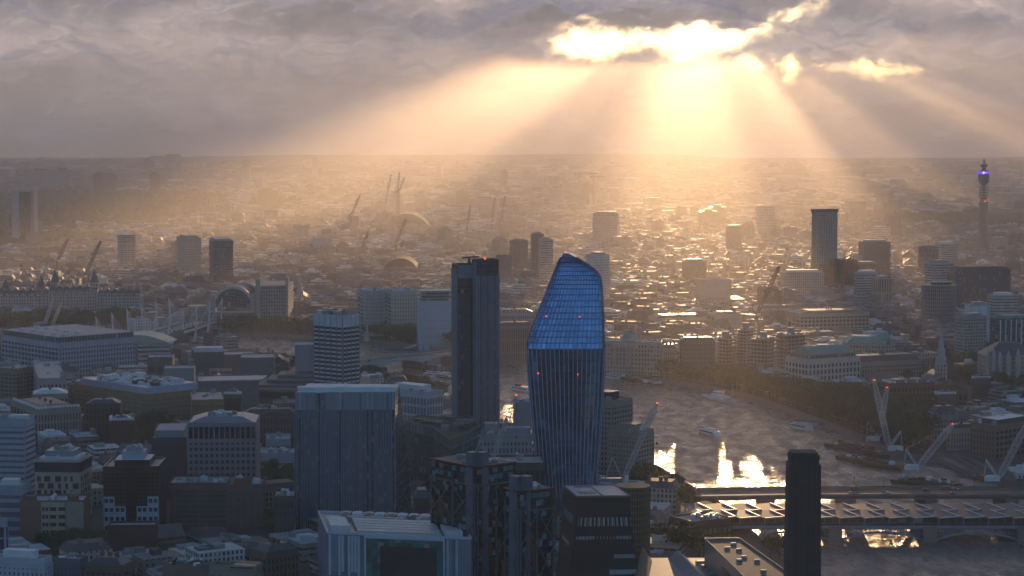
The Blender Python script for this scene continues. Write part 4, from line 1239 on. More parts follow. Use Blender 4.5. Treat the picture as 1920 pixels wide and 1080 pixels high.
row_house('mansion_block', 'dark red brick mansion block with white gables among the lower left trees', 'apartment block', (194, 205, 345), 792, 1560, 10, plain('dark_red_brick', (.11, .06, .05), .9), M_SLATE, 1, 18, 5, dep=18, dormers=8, glass=plain('dim_pane', (.12, .12, .13), .2))
row_house('mansion_block', 'dark block with a bright white end wall behind the red brick mansion block', 'apartment block', (158, 160, 226), 760, 1640, 6, plain('sooty_brick', (.08, .065, .06), .9), M_SLATE, 0, 9, 5, dep=18)
GB_('yellow_panel_block', 'yellowish panelled low block with a dark roof right of the buff brick block', 'apartment block', (357, 360, 420), 752, 1690, 10, 0, 14, 4, plain('yellow_panel', (.33, .22, .10), .85), M_GLASS, 1.2, .8, dep=20, units=2)
row_house('brick_terrace', 'long dark brick terrace with slate roof left of the fin striped block', 'terrace', (418, 420, 548), 742, 1720, 4, plain('terrace_brick', (.12, .085, .07), .9), M_DROOF, 0, 20, 4, dep=14, dormers=10)
row_house('brick_terrace', 'second dark brick terrace nearer than the first, left of the fin striped block', 'terrace', (452, 455, 556), 778, 1600, 5, plain('terrace_brick2', (.15, .09, .075), .9), M_DROOF, 0, 16, 4, dep=14)
b, t = GB_('white_low_offices', 'group of white low offices with dark ribbon windows between gridded office and fin block', 'office block', (487, 489, 552), 852, 1500, 6, 0, 9, 4, plain('low_white', (.46, .49, .54), .7), M_GLASS, 1.3, 2.0, dep=20, units=5)
GB_('white_low_offices', 'lower pale stepped office with grey pitched canopy left of the fin block', 'office block', (496, 498, 545), 826, 1570, 6, 0, 5, 3, plain('low_pale', (.38, .38, .40), .7), M_GLASS, 1.8, 2.0, dep=30, units=4, roof=M_PROOF)
b, t = GB_('white_curved_offices', 'white low riverside offices with long roof ledges left of the finned tower', 'office block', (745, 800, 830), 738, 1690, 40, 9, 6, 4, plain('ibm_white', (.46, .48, .54), .6), plain('ibm_glass', (.16, .2, .25), .15), .8, 1.9, units=6)
mb = MB(); p = b.at(.8, .6); mb.obox((p[0], p[1], b.z1), 30, 12, 5, -b.t); mb.build('roof_storey', M_PROOF, t)
# flats at the bottom edge
b, t = GB_('roof_plant_block', 'cream parapeted flats packed with pale rooftop pipes and plant at the bottom left', 'apartment block', (305, 390, 398), 1062, 1090, 8, 9, 1, 6, plain('cream_flats', (.26, .21, .155), .85), M_GLASS, 2.0, 1.8, dep=24, units=18, um=[M_PROOF, M_WHITE, M_GREY, M_DARK])
b, t = GB_('green_roof_block', 'low flats with a flat mossy green roof and white side wing at the bottom', 'apartment block', (392, 480, 492), 1066, 1060, 16, 6, 2, 6, plain('moss_flats', (.30, .27, .22), .85), M_GLASS2, 2.2, 2, dep=40, units=0, roof=plain('moss_roof', (.085, .10, .055), .95, 0, .5, .05))
mb = MB(); p = b.at(.3, .6); mb.obox((p[0], p[1], b.z1), 12, 14, .8, -.2); mb.build('roof_light_well', M_DARK, t)
GB_('blue_grey_terrace', 'dark blue-grey flats with curved roof edge right of the white notched block', 'apartment block', (99, 150, 165), 1052, 1090, 14, 7, 2, 6, plain('bluegrey_flats', (.12, .15, .2), .7), M_GLASS2, 1.4, 1.6, dep=20, units=3)
row_house('brick_warehouse', 'dark brick warehouse with sloped roof left of the cream plant-covered flats', 'warehouse', (160, 230, 252), 1064, 1080, 14, plain('wareh_brick', (.14, .10, .08), .9), M_SLATE, 7, 2, 5, dep=30)
row_house('brick_warehouse', 'brown brick warehouse with rows of windows left of the white glazed block', 'warehouse', (470, 500, 560), 1040, 1100, 40, plain('wareh_brick2', (.17, .125, .09), .9), M_SLATE, 4, 8, 5)
GB_('small_dark_block', 'small dark flat roofed block with roof hatches left of the fin block base', 'office block', (513, 514, 552), 934, 1235, 4, 0, 5, 6, plain('smalldark', (.07, .075, .085), .8), M_GLASS, 1.6, 1.6, dep=24, units=3)
GB_('red_brick_round_windows', 'dark brick block with white round windows under the black glass block', 'house', (200, 202, 292), 988, 1190, 3, 0, 9, 3, plain('porthole_brick', (.07, .05, .045), .9), plain('pale_pane', (.30, .32, .34), .3), 3.2, 2.4, dep=12, units=0)

# ---------------------------------------------------------------- landmarks across the river
def simple_tower(name, lab, cat, xs, ytop, Y, th, mat, roof=None, dep=None, plant=True, ribs=0, group=None, fins=None):
    b = Box(*xs, ytop, Y, th, dep=dep)
    t = thing(name, lab, cat, b.loc(), group)
    mb = MB(); mb.prism(b.poly, 0, b.z1, 0, 1); parapet(mb, b.poly, b.z1, 1.2, .6, 0); mb.build('wall', [mat, roof or M_ROOF], t)
    if plant:
        mb = MB(); mb.prism(inset(b.poly, min(b.L1, b.L2) * .22), b.z1, b.z1 + 4); mb.build('plant_room', roof or M_ROOF, t)
    if ribs:
        A, d, L = b.right() if b.L2 > b.L1 else b.left(); nn = Vector((d.y, -d.x))
        for i in range(ribs + 1):
            c = A + d * (L * i / ribs) + nn * .3; mb = MB(); mb.obox((c.x, c.y, 0), .8, .8, b.z1, math.atan2(d.y, d.x)); mb.build('rib', fins or M_PALE, t)
    return b, t
F_GRID = facade('grid_far', 3.4, 3.4, .6, .55, (.05, .055, .06), (.40, .38, .36))
F_BAND = facade('band_far', 4, 3.6, .96, .45, (.05, .055, .06), (.44, .42, .40))
F_DARK = facade('dark_far', 2.4, 3.6, .8, .7, (.04, .045, .05), (.11, .10, .095))
F_BRN = facade('brown_far', 3.4, 3.4, .5, .5, (.05, .05, .05), (.22, .16, .12))
F_WHITE = facade('white_far', 4, 3.6, .4, .4, (.07, .07, .08), (.62, .61, .60))
F_PALE = facade('pale_far', 3.0, 3.8, .42, .6, (.06, .06, .06), (.48, .43, .37))
F_STONE = facade('stone_far', 3.2, 4.4, .42, .55, (.045, .043, .04), (.40, .355, .30))

# gridded slab with rounded faces
b, t = simple_tower('gridded_skyscraper', 'slim gridded concrete skyscraper standing alone right of the sunbeams', 'skyscraper', (1522, 1532, 1570), 397, 3255, 22, facade('cp_grid', 3.1, 3.3, .7, .62, (.05, .05, .05), (.34, .32, .30)), dep=14, ribs=12)
mb = MB(); mb.prism(inset(b.poly, -1.2), b.z1 - 1, b.z1 + 4); mb.build('crown', M_DARK, t)
# communications tower
def comms_tower():
    Y = 4089.0; px = 1843
    def z(y): return zat(y, Y)
    x = xat(px, Y, 60)
    t = thing('communications_tower', 'tall round communications tower with stacked galleries and a glowing violet screen band', 'tower', (x, Y, 0))
    D = plain('comms_grey', (.055, .06, .065), .6)
    R = lambda p: p / FPX * Y
    mb = MB(); mb.lathe((x, Y, 0), [(R(8.6), 0), (R(8.6), z(378)), (R(7.4), z(377)), (R(5.4), z(376)), (R(5.4), z(345))], 24); mb.build('shaft', facade('comms_glass', 1.8, 3.5, .7, .5, (.03, .035, .04), (.085, .09, .095), .5), t)
    for i, y in enumerate((372, 367, 362, 357, 353)):
        mb = MB(); mb.lathe((x, Y, z(y)), [(R(5), 0), (R(8), .3), (R(8), 2.2), (R(5), 2.5)], 20); mb.build('aerial_gallery', D, t)
        for k in range(6):
            a = k * math.pi / 3 + i; mb = MB(); mb.tube((x + R(7) * math.cos(a), Y + R(7) * math.sin(a), z(y) + 4), (x + R(9) * math.cos(a), Y + R(9) * math.sin(a), z(y) + 4), 1.6, 1.9, 10); mb.build('dish', M_PALE, t)
    mb = MB(); mb.lathe((x, Y, 0), [(R(6), z(346)), (R(9.4), z(341)), (R(10.6), z(334)), (R(10.6), z(326.5))], 28); mb.build('upper_galleries', facade('comms_gal', 2.5, 4, .9, .4, (.03, .035, .035), (.07, .075, .08), .5), t)
    mb = MB(); mb.lathe((x, Y, 0), [(R(10.9), z(326.5)), (R(10.9), z(321))], 28); mb.build('screen', emit('violet_screen', (.10, .03, .75), .35), t)
    # the white letters and pink dots on the screen, standing on its curve
    def onscreen(u): a = math.asin(max(-.95, min(.95, u / 10.9))); return (x + R(11.0) * math.sin(a), Y - R(11.0) * math.cos(a) - .3)
    LW = emit('screen_white', (1, 1, 1), .3)
    mb = MB(); mb2 = MB(); mb3 = MB()
    def seg(m, u0, v0, u1, v1, w=.75):
        a, c = onscreen(u0), onscreen(u1); m.beam((*a, z(323.7) + v0), (*c, z(323.7) + v1), w)
    for u0, v0, u1, v1 in ((-4.2, -1.7, -4.2, 1.7), (-4.2, 1.7, -3.0, 1.7), (-4.2, 0, -2.9, 0), (-4.2, -1.7, -2.9, -1.7), (-2.9, -1.7, -2.9, 0), (-3.0, 0, -3.0, 1.7)): seg(mb, u0, v0, u1, v1)
    for u0, v0, u1, v1 in ((-2.1, 1.7, -.2, 1.7), (-1.15, 1.7, -1.15, -1.7)): seg(mb2, u0, v0, u1, v1)
    mb.build('letter', LW, t); mb2.build('letter', LW, t)
    seg(mb3, 1.6, 1.2, 2.2, -.6); seg(mb3, 2.4, 1.5, 3.4, .8); seg(mb3, 3.5, .5, 3.0, -1.2); mb3.build('logo_mark', emit('pink_mark', (.9, .15, .5), .3), t)
    mb = MB(); mb.lathe((x, Y, 0), [(R(10.6), z(321)), (R(6), z(319.5)), (R(4), z(318)), (R(4), z(313)), (R(6.6), z(312.5)), (R(7), z(309)), (R(5), z(308.5)), (R(2.4), z(307))], 24); mb.build('crown', D, t)
    mb = MB(); mb.beam((x, Y, z(307)), (x, Y, z(298)), 1.8)
    for k in range(3): mb.beam((x - 3, Y, z(305 - 2 * k)), (x + 3, Y, z(305 - 2 * k)), .8)
    mb.build('mast', D, t)
    mb = MB(); mb.lathe((x + 1, Y - R(9), z(377)), [(.4, -1), (1.3, 0), (.4, 1)], 8); mb.build('warning_lamp', M_REDLAMP, t)
    foot_add([(x - 20, Y - 20), (x + 20, Y - 20), (x + 20, Y + 20), (x - 20, Y + 20)])
comms_tower()
# hotel with three concave faces
def trefoil_hotel():
    Y = 4394
    t = thing('park_hotel', 'pale hotel tower with two light wings and a dark centre by the wooded park', 'hotel', (xat(43, Y, 50), Y + 15, 0))
    z1 = zat(356, Y)
    def X(p): return xat(p, Y, 60)
    foot_add([(X(22), Y), (X(64), Y), (X(64), Y + 40), (X(22), Y + 40)])
    for p0, p1 in ((22, 35.5), (57.5, 64)):
        mb = MB(); mb.prism([(X(p0), Y), (X(p1), Y), (X(p1), Y + 34), (X(p0), Y + 34)], 0, z1, 0, 1); mb.build('wing', [plain('hotel_white', (.42, .41, .41), .7), M_ROOF], t)
    mb = MB(); mb.prism([(X(35.5), Y + 10), (X(57.5), Y + 10), (X(57.5), Y + 34), (X(35.5), Y + 34)], 0, z1 - 4, 0, 1); mb.build('centre', [F_DARK, M_ROOF], t)
    for k in range(3):
        xx = X(60.5) + (k - 1) * 2.4; mb = MB(); mb.beam((xx, Y - .3, 2), (xx, Y - .3, z1 - 2), .7); mb.build('balcony_stack', M_DARK, t)
trefoil_hotel()
simple_tower('dark_slab_tower', 'dark brown slab tower behind the arched station', 'tower', (392, 400, 437), 454, 3086, 12, facade('nz', 3, 3.6, .9, .4, (.04, .045, .05), (.17, .15, .14)), dep=14)
simple_tower('white_slot_tower', 'white tower with a column of small square windows right behind the curved blue tower', 'tower', (1099, 1126, 1143), 479, 2900, 35, F_WHITE)
simple_tower('broad_slab_tower', 'broad pale slab tower in the haze above the curved blue tower', 'tower', (1111, 1158, 1168), 401, 4300, 14, F_GRID, M_DARK, dep=18)
simple_tower('brown_tower', 'dark brown tower of the pair left of the curved blue tower', 'tower', (995, 1000, 1020), 440, 3300, 12, F_BRN, dep=22)
simple_tower('pale_balcony_tower', 'paler balconied tower of the pair left of the curved blue tower', 'tower', (1012, 1014, 1037), 450, 3250, 8, F_BAND, dep=22)
simple_tower('white_edge_block', 'brown block with a bright white end wall left of the tower pair', 'office block', (955, 962, 990), 452, 3500, 20, F_BRN, dep=20)
simple_tower('right_slab_block', 'hazy banded slab block left of the slim gridded skyscraper', 'office block', (1415, 1418, 1453), 388, 4700, 10, F_BAND, dep=20)
simple_tower('tan_slab_block', 'brown hazy slab block above the sunlit roofs', 'office block', (1361, 1390, 1396), 426, 4000, 12, F_BRN, dep=16)
simple_tower('pale_flat_block', 'pale flat-topped office block with columns of windows left of the dark brown slab tower', 'office block', (331, 347, 377), 447, 3350, 24, F_PALE, dep=20)
drum_building('round_office_block', 'round pale tiered office block in the left middle distance', 'office block', 234, 250, 440, 3500, F_BAND, M_PALE, 9, 0 + 14)
drum_building('round_gridded_block', 'squat round gridded office block in the right middle distance', 'office block', 1767, 1799, 536, 2500, M_GLASS, plain('spacehouse', (.30, .28, .265), .8), 13, 56)
D_ = drum_building('round_roof_drum', 'small drum storey crowning the squat round gridded block', 'office block', 1768, 1787, 529, 2512, M_DARK, plain('spacehouse', ()), 3, 20)
# coloured blocks
b, t = simple_tower('orange_block', 'bright orange glazed block, larger of the orange pair in the right middle distance', 'office block', (1581, 1583, 1607), 489, 3120, 12, facade('orange_f', 3, 3.6, .5, .6, (.12, .05, .03), (.50, .13, .025)), dep=24, plant=False)
simple_tower('orange_block', 'smaller rust orange block left of the dark green block', 'office block', (1541, 1543, 1564), 500, 3080, 12, facade('rust_f', 3, 3.6, .5, .6, (.10, .04, .03), (.42, .12, .04)), dep=20, plant=False)
simple_tower('green_block', 'dark green glazed block between the two orange blocks', 'office block', (1563, 1564, 1582), 489, 3140, 10, facade('green_f', 3, 3.6, .5, .6, (.04, .06, .04), (.10, .13, .06)), dep=20, plant=False)
simple_tower('yellow_block', 'small yellow glazed block below the slim gridded skyscraper', 'office block', (1524, 1525, 1536), 496, 3100, 10, facade('yellow_f', 3, 3.6, .4, .6, (.2, .12, .03), (.62, .40, .06)), dep=14, plant=False)
simple_tower('olive_block', 'olive flanked orange glazed block under a flat brown roof', 'office block', (1607, 1608, 1650), 496, 3160, 8, facade('olive_f', 3, 3.6, .5, .6, (.06, .05, .03), (.17, .14, .05)), dep=24)
for args in (
    ('stepped_brown_block', 'brown block with overhanging flat top right of the slim gridded skyscraper', 'office block', (1617, 1619, 1670), 455, 3400, 8, F_BRN, M_ROOF, 26),
    ('dark_cube_block', 'dark square office block with a white side wall in the right middle distance', 'office block', (1722, 1760, 1764), 464, 3300, 6, F_DARK, M_ROOF, 24),
    ('white_terraced_block', 'white terraced offices left of the violet-banded tower', 'office block', (1764, 1766, 1796), 458, 3450, 8, F_BAND, M_PROOF, 30),
    ('pale_glazed_block', 'pale banded block standing behind the squat round gridded block', 'office block', (1734, 1752, 1789), 494, 2900, 25, F_BAND, M_ROOF, 20),
    ('white_end_block', 'white block with banded side right of the orange blocks', 'office block', (1601, 1612, 1648), 513, 2900, 20, F_BAND, M_PROOF, 20),
    ('stone_finned_block', 'grey block with tall stone piers left of the squat round gridded block', 'office block', (1634, 1648, 1672), 524, 2780, 25, facade('pier_f', 4, 30, .5, .9, (.06, .055, .05), (.36, .31, .26)), M_ROOF, 20),
    ('long_pale_office', 'long pale colonnaded office under the slim gridded skyscraper', 'office block', (1468, 1470, 1545), 512, 2950, 6, F_PALE, M_PROOF, 22),
    ('dark_roof_block', 'long dark block among trees right of the squat round gridded block', 'office block', (1788, 1790, 1895), 506, 2750, 6, F_DARK, M_DROOF, 30),
    ('blue_white_block', 'pale blue shed-fronted block in the right middle distance', 'office block', (1820, 1822, 1856), 574, 2300, 8, facade('bluewhite_f', 9, 40, .94, .97, (.50, .55, .62), (.3, .33, .38)), M_ROOF, 22),
    ('white_flat_block', 'white flat block with a stepped glass top at the right edge', 'office block', (1862, 1864, 1910), 556, 2500, 8, F_BAND, M_PROOF, 24),
    ('grey_drum_block', 'grey panelled block left of the tall white-finned block', 'office block', (1790, 1810, 1850), 596, 2180, 25, F_GRID, M_ROOF, 20),
): simple_tower(*args[:6], args[6], args[7], args[8], args[9])
b, t = simple_tower('white_finned_block', 'glass block with tall white fins under a white roof frame at the right edge', 'office block', (1857, 1876, 1935), 600, 2050, 20, facade('rt_glass', 3, 3.6, .9, .8, (.04, .05, .06), (.09, .1, .12), .3, .1, .2), M_COPPER, dep=22, ribs=6, fins=M_WHITE)
b, t = simple_tower('concrete_cube', 'large plain pale concrete box rising above the sunlit roofs', 'theatre', (1312, 1313, 1371), 526, 2800, 6, plain('cube_stone', (.46, .42, .38), .8), M_ROOF, dep=32, plant=False)
mb = MB()
for k in range(14): p = b.at(0, (k + .5) / 14); mb.obox((p[0], p[1] - .2, 0), .8, .8, b.z1 - 2, 0)
mb.build('pilaster', plain('cube_stone', ()), t)
mb = MB(); mb.prism(inset(b.poly, -.8), b.z1 - 5, b.z1 - 3.6); mb.build('cornice', plain('cube_stone', ()), t)
mb = MB(); mb.prism([(p[0] * 1, p[1] - 3) for p in inset(b.poly, -14)], 0, b.z1 - 24, 0, 1); mb.build('lower_wings', [F_STONE, M_SLATE], t)
simple_tower('brown_cube', 'dark brown box-shaped block in the golden haze right of the curved blue tower', 'office block', (1282, 1284, 1325), 491, 3200, 6, F_BRN, M_DROOF, dep=24)

# far towers fading in the haze
FT = [(1030, 1056, 352, 6800), (1089, 1112, 344, 6600), (1145, 1162, 358, 6700), (1105, 1120, 362, 6400), (1120, 1138, 356, 6900), (1072, 1090, 366, 6500), (978, 1002, 358, 7200), (730, 757, 363, 6000),
      (778, 800, 362, 6200), (855, 876, 358, 6600), (939, 952, 320, 8200), (452, 468, 302, 9000), (585, 596, 297, 9500), (818, 826, 305, 9800), (1218, 1240, 357, 7600), (1232, 1250, 370, 7000), (1400, 1432, 364, 6600), (1330, 1362, 388, 5200),
      (1312, 1345, 396, 5000), (1532, 1556, 372, 7000), (1720, 1742, 378, 6000), (1660, 1690, 379, 5800), (195, 216, 327, 7500), (100, 130, 318, 8200), (50, 100, 319, 8400), (175, 196, 325, 7800), (280, 300, 326, 7600), (1000, 1020, 372, 6300), (880, 935, 372, 6000), (480, 520, 356, 6200)]
r = random.Random(21)
FTL = ['wide', 'slim', 'tallest dark', 'short', 'pale', 'square', 'brownish', 'grey']
lm = [(43, 'pale park hotel'), (460, 'faint far spire tower'), (630, 'banded tower'), (745, 'three far tower cranes'), (890, 'finned dark tower'), (1065, 'curved blue tower'), (1140, 'broad slab tower'), (1300, 'brightest sunbeam'), (1545, 'slim gridded skyscraper'), (1843, 'violet-banded tower')]
seenl = {}
FTF = [F_GRID, F_DARK, F_BRN, F_BAND]
for i, (x0, x1, yt, Y) in enumerate(FT):
    w = xat(x1, Y, 50) - xat(x0, Y, 50); z1 = zat(yt, Y)
    cx = (xat(x0, Y, 50) + xat(x1, Y, 50)) / 2
    near = min(lm, key=lambda q: abs(q[0] - (x0 + x1) / 2))
    sh = 'slim' if w < 32 else 'wide' if w > 55 else 'square'
    side = 'left of' if (x0 + x1) / 2 < near[0] else 'right of'
    lab = f"{sh} hazy skyline tower {side} the {near[1]}"
    seenl.setdefault(lab, []).append(i)
    o = thing('distant_tower', lab, 'tower', (cx, Y + w / 2, 0), 'towers fading on the far skyline')
    o['fx'] = (x0 + x1) / 2
    mb = MB(); mb.obox((cx, Y + w * .35, 0), w, w * .7, z1, r.uniform(-.15, .15)); mb.build('shaft', FTF[i % 4], o)
    mb = MB(); mb.obox((cx, Y + w * .35, z1), w * .5, w * .4, 5, 0); mb.build('plant_room', M_DROOF, o)
    foot_add([(cx - w / 2, Y), (cx + w / 2, Y), (cx + w / 2, Y + w), (cx - w / 2, Y + w)])
ORD = ['first', 'second', 'third', 'fourth', 'fifth', 'sixth', 'seventh', 'eighth', 'ninth', 'tenth']
for o in [o for o in C.objects if o.name.startswith('distant_tower')]:
    same = sorted([q for q in C.objects if q.name.startswith('distant_tower') and q['label'].split(' from the')[0].split(', ')[0] == o['label'].split(', ')[0]], key=lambda q: q['fx'])
    if len(same) > 1: o['rank'] = same.index(o)
for o in [o for o in C.objects if o.name.startswith('distant_tower')]:
    if 'rank' in o.keys(): o['label'] = o['label'] + f", {ORD[o['rank']]} from left"

# ---------------------------------------------------------------- the arched station
def station():
    Y = 2600
    t = thing('arched_station', 'railway station fronted by two great glazed arches and stone towers by the bridge', 'station', (xat(465, Y, 20), Y + 30, 0))
    S_ = plain('station_stone', (.42, .38, .34), .8)
    def X(p, yy=Y): return xat(p, yy, 20)
    foot_add([(X(392), Y - 10), (X(545), Y - 10), (X(545), Y + 130), (X(392), Y + 130)])
    def arch(pc, ybase, pr, yy, dep, name):
        z0 = max(zat(ybase, yy), 6); R = pr / FPX * yy; cx = X(pc, yy)
        n = 18; mb = MB(); mg = MB(); mr = MB()
        for i in range(n):
            a0, a1 = math.pi * i / n, math.pi * (i + 1) / n
            def P(rr, a, y): return (cx - rr * math.cos(a), y, z0 + rr * math.sin(a))
            mb.face([P(R, a0, yy), P(R - 3.2, a0, yy), P(R - 3.2, a1, yy), P(R, a1, yy)])
            mb.face([P(R, a0, yy), P(R, a1, yy), P(R, a1, yy + 3), P(R, a0, yy + 3)])
            mb.face([P(R - 3.2, a1, yy), P(R - 3.2, a0, yy), P(R - 3.2, a0, yy + 3), P(R - 3.2, a1, yy + 3)])
            mr.face([P(R - .6, a0, yy + 3), P(R - .6, a1, yy + 3), P(R - .6, a1, yy + dep), P(R - .6, a0, yy + dep)])
        mg.face([P(R - 3, math.pi * i / n, yy + 2) for i in range(n + 1)])
        mb.build('arch_ring', plain('arch_white', (.55, .54, .54), .5), t); mr.build('barrel_roof', M_DROOF, t); mg.build('arch_glazing', facade('arch_glass', 4, 4, .9, .9, (.04, .045, .05), (.2, .2, .2), .4, .1, .05), t)
    arch(458, 566, 36, Y + 55, 70, 0); arch(437, 576, 40, Y, 50, 1)
    for p0, p1, yt in ((394, 404, 553), (470, 478, 552), (480, 489, 524), (536, 541, 520)):
        mb = MB(); mb.prism([(X(p0), Y - 3), (X(p1), Y - 3), (X(p1), Y + 14), (X(p0), Y + 14)], 0, zat(yt, Y), 0, 0); mb.build('tower', S_, t)
    mb = MB(); mb.prism([(X(478), Y + 2), (X(538), Y + 8), (X(536), Y + 90), (X(476), Y + 84)], 0, zat(536, Y), 0, 1); mb.build('office_wing', [F_STONE, M_SLATE], t)
    mb = MB(); mb.prism([(X(392), Y - 8), (X(478), Y - 8), (X(478), Y), (X(392), Y)], 0, zat(584, Y), 0, 1); mb.build('base', [F_STONE, M_PROOF], t)
station()

# ---------------------------------------------------------------- ornate river front at far left
def ornate_block(lab, x0, x1, yt, Y, turrets, spires):
    wall = facade('ornate_f', 3.4, 4.2, .45, .6, (.05, .05, .05), (.46, .43, .41))
    X0, X1 = xat(x0, Y, 20), xat(x1, Y, 20); z1 = zat(yt, Y)
    P = [(X0, Y), (X1, Y + 6), (X1, Y + 30), (X0, Y + 24)]
    foot_add(P)
    t = thing('ornate_mansion_block', lab, 'apartment block', ((X0 + X1) / 2, Y + 15, 0))
    mb = MB(); mb.prism(P, 0, z1, 0, 1); mb.build('wall', [wall, M_SLATE], t)
    q = inset(P, 6); mb = MB(); mb.prism(P, z1, z1 + 7, 0, 0, q); mb.build('mansard_roof', M_SLATE, t)
    for i in range(turrets):
        k = (i + .5) / turrets; x = X0 + (X1 - X0) * k; mb = MB(); w = 7
        mb.obox((x, Y + 3 + 6 * k, 0), w, 6, z1 + 4); mb.build('bay', wall, t)
        mb = MB(); mb.lathe((x, Y + 3 + 6 * k, z1 + 4), [(w * .72, 0), (w * .55, 4), (.2, 7)], 4, 0, math.pi / 4); mb.build('gable_roof', M_SLATE, t)
    for k, hh in spires:
        x = X0 + (X1 - X0) * k; mb = MB(); mb.obox((x, Y + 10, z1), 9, 9, hh * .45); mb.build('tower', wall, t)
        mb = MB(); mb.lathe((x, Y + 10, z1 + hh * .45), [(6.5, 0), (3.2, hh * .3), (2.6, hh * .32), (.1, hh * .62)], 8); mb.build('spire', M_SLATE, t)
    for i in range(turrets): x = X0 + (X1 - X0) * (i + .95) / turrets; mb = MB(); mb.obox((x, Y + 12, z1 + 5), 3, 1.6, 7); mb.build('chimney', M_PALE, t)
ornate_block('ornate pale river front block with dark spires, leftmost along the wooded bank', -20, 92, 556, 2700, 8, ((.25, 22), (.85, 26)))
ornate_block('ornate pale river front block with two tall roofed towers above the bank trees', 92, 182, 550, 2690, 7, ((.1, 30), (.92, 30)))
ornate_block('lower ornate pale river front block nearest the arched station', 182, 262, 556, 2670, 6, ())
# flag-topped round pavilion by the station
drum_building('round_river_pavilion', 'small white round-fronted building between the bank trees and the arched station', 'house', 368, 386, 574, 2600, F_PALE, M_PALE, 5, 18)

# ---------------------------------------------------------------- the north bank, near to far
GB_('white_art_deco_block', 'white stone riverside block with many small windows, left one of the pair', 'office block', (670, 682, 722), 547, 2470, 14, 2, 9, 12, plain('deco_white', (.52, .48, .43), .75), M_GLASS, 2.2, 2.0, dep=26, units=3)
GB_('white_art_deco_block', 'white stone riverside block with rounded arched top windows, right one of the pair', 'office block', (722, 734, 783), 547, 2440, 14, 2, 10, 12, plain('deco_white', ()), M_GLASS, 2.2, 2.0, dep=26, units=3)
b, t = simple_tower('sheeted_block', 'block wrapped in pale grey-blue scaffold sheeting beside the white stone pair', 'building', (784, 786, 848), 566, 2350, 8, plain('sheeting', (.52, .54, .58), .6, 0, .2, .05), M_PROOF, dep=30, plant=False)
mb = MB(); mb.prism(inset(b.poly, 3), b.z1, b.z1 + 12, 0, 1); mb.build('open_storeys', [facade('open_floors', 5, 3.6, .96, .55, (.05, .05, .05), (.34, .31, .28)), M_PROOF], t)
for i in range(4):
    mb = MB(); A, d, L = b.right(); nn = Vector((d.y, -d.x)); c = A + d * (L / 2) + nn * .3; mb.obox((c.x, c.y, 6 + i * 9), L, .5, .4, math.atan2(d.y, d.x)); mb.build('scaffold_lift', M_GREY, t)
row_house('stone_hotel', 'long pale stone hotel with dark roof between the two dark skyscrapers', 'hotel', (925, 930, 1004), 588, 2330, 8, plain('hotel_stone', (.42, .38, .33), .8), M_SLATE, 1, 18, 7, dep=26, dormers=10)
row_house('brick_river_hall', 'low red and white brick hall behind the trees between the two dark skyscrapers', 'hall', (930, 933, 1000), 612, 2200, 8, plain('redwhite', (.34, .2, .15), .85), M_SLATE, 1, 16, 3, dep=20)
# palace with portico and dome
def palace():
    Y = 2070
    P = [(xat(1128, Y, 20), Y + 20), (xat(1240, Y, 20), Y), (xat(1246, Y, 20), Y + 26), (xat(1134, Y, 20), Y + 46)]
    z1 = zat(645, Y)
    foot_add(P)
    t = thing('river_palace', 'long pale stone palace with columned portico and small green dome above the bank trees', 'palace', ((P[0][0] + P[1][0]) / 2, Y + 20, 0))
    mb = MB(); mb.prism(P, 0, z1, 0, 1); parapet(mb, P, z1, 1.5, .8); mb.build('wall', [F_STONE, M_PROOF], t)
    a, c = Vector(P[0]), Vector(P[1]); d = (c - a).normalized(); nn = Vector((d.y, -d.x))
    for k in range(6):
        p = a + d * ((c - a).length * .24 + k * 4) + nn * 1.2; mb = MB(); mb.tube((p.x, p.y, z1 * .35), (p.x, p.y, z1 - 4), 1.0, .85, 10); mb.build('column', M_PALE, t)
    p = a + d * ((c - a).length * .24 + 10) + nn * 1.2; mb = MB(); mb.obox((p.x, p.y, z1 - 4), 26, 3, 3.5, math.atan2(d.y, d.x)); mb.build('pediment', M_PALE, t)
    q = p - nn * 14; mb = MB(); mb.lathe((q.x, q.y, z1), [(6.5, 0), (6.5, 4)], 16); mb.build('dome_drum', M_PALE, t)
    mb = MB(); mb.lathe((q.x, q.y, z1 + 4), [(6.2, 0), (5.4, 2.4), (3.6, 4.4), (1.2, 5.6), (.5, 8)], 16); mb.build('dome', M_COPPER, t)
    for k in range(5):
        p = a + d * ((c - a).length * (.5 + .1 * k)) - nn * 10; mb = MB(); mb.obox((p.x, p.y, z1), 3, 1.4, 3.5); mb.build('chimney', M_PALE, t)
palace()
row_house('stone_wing', 'pale arcaded stone wing with rounded corner between the palace and the steel-framed blocks', 'palace', (1232, 1268, 1282), 655, 2090, 20, plain('kings_stone', (.40, .36, .31), .8), M_SLATE, 9, 3, 5, dormers=0)
row_house('dark_college_block', 'dark brick block with attic dormers between the stone wing and the steel frames', 'college', (1275, 1278, 1340), 640, 2080, 8, plain('college_brick', (.20, .165, .14), .85), M_SLATE, 1, 15, 8, dep=28, dormers=9)
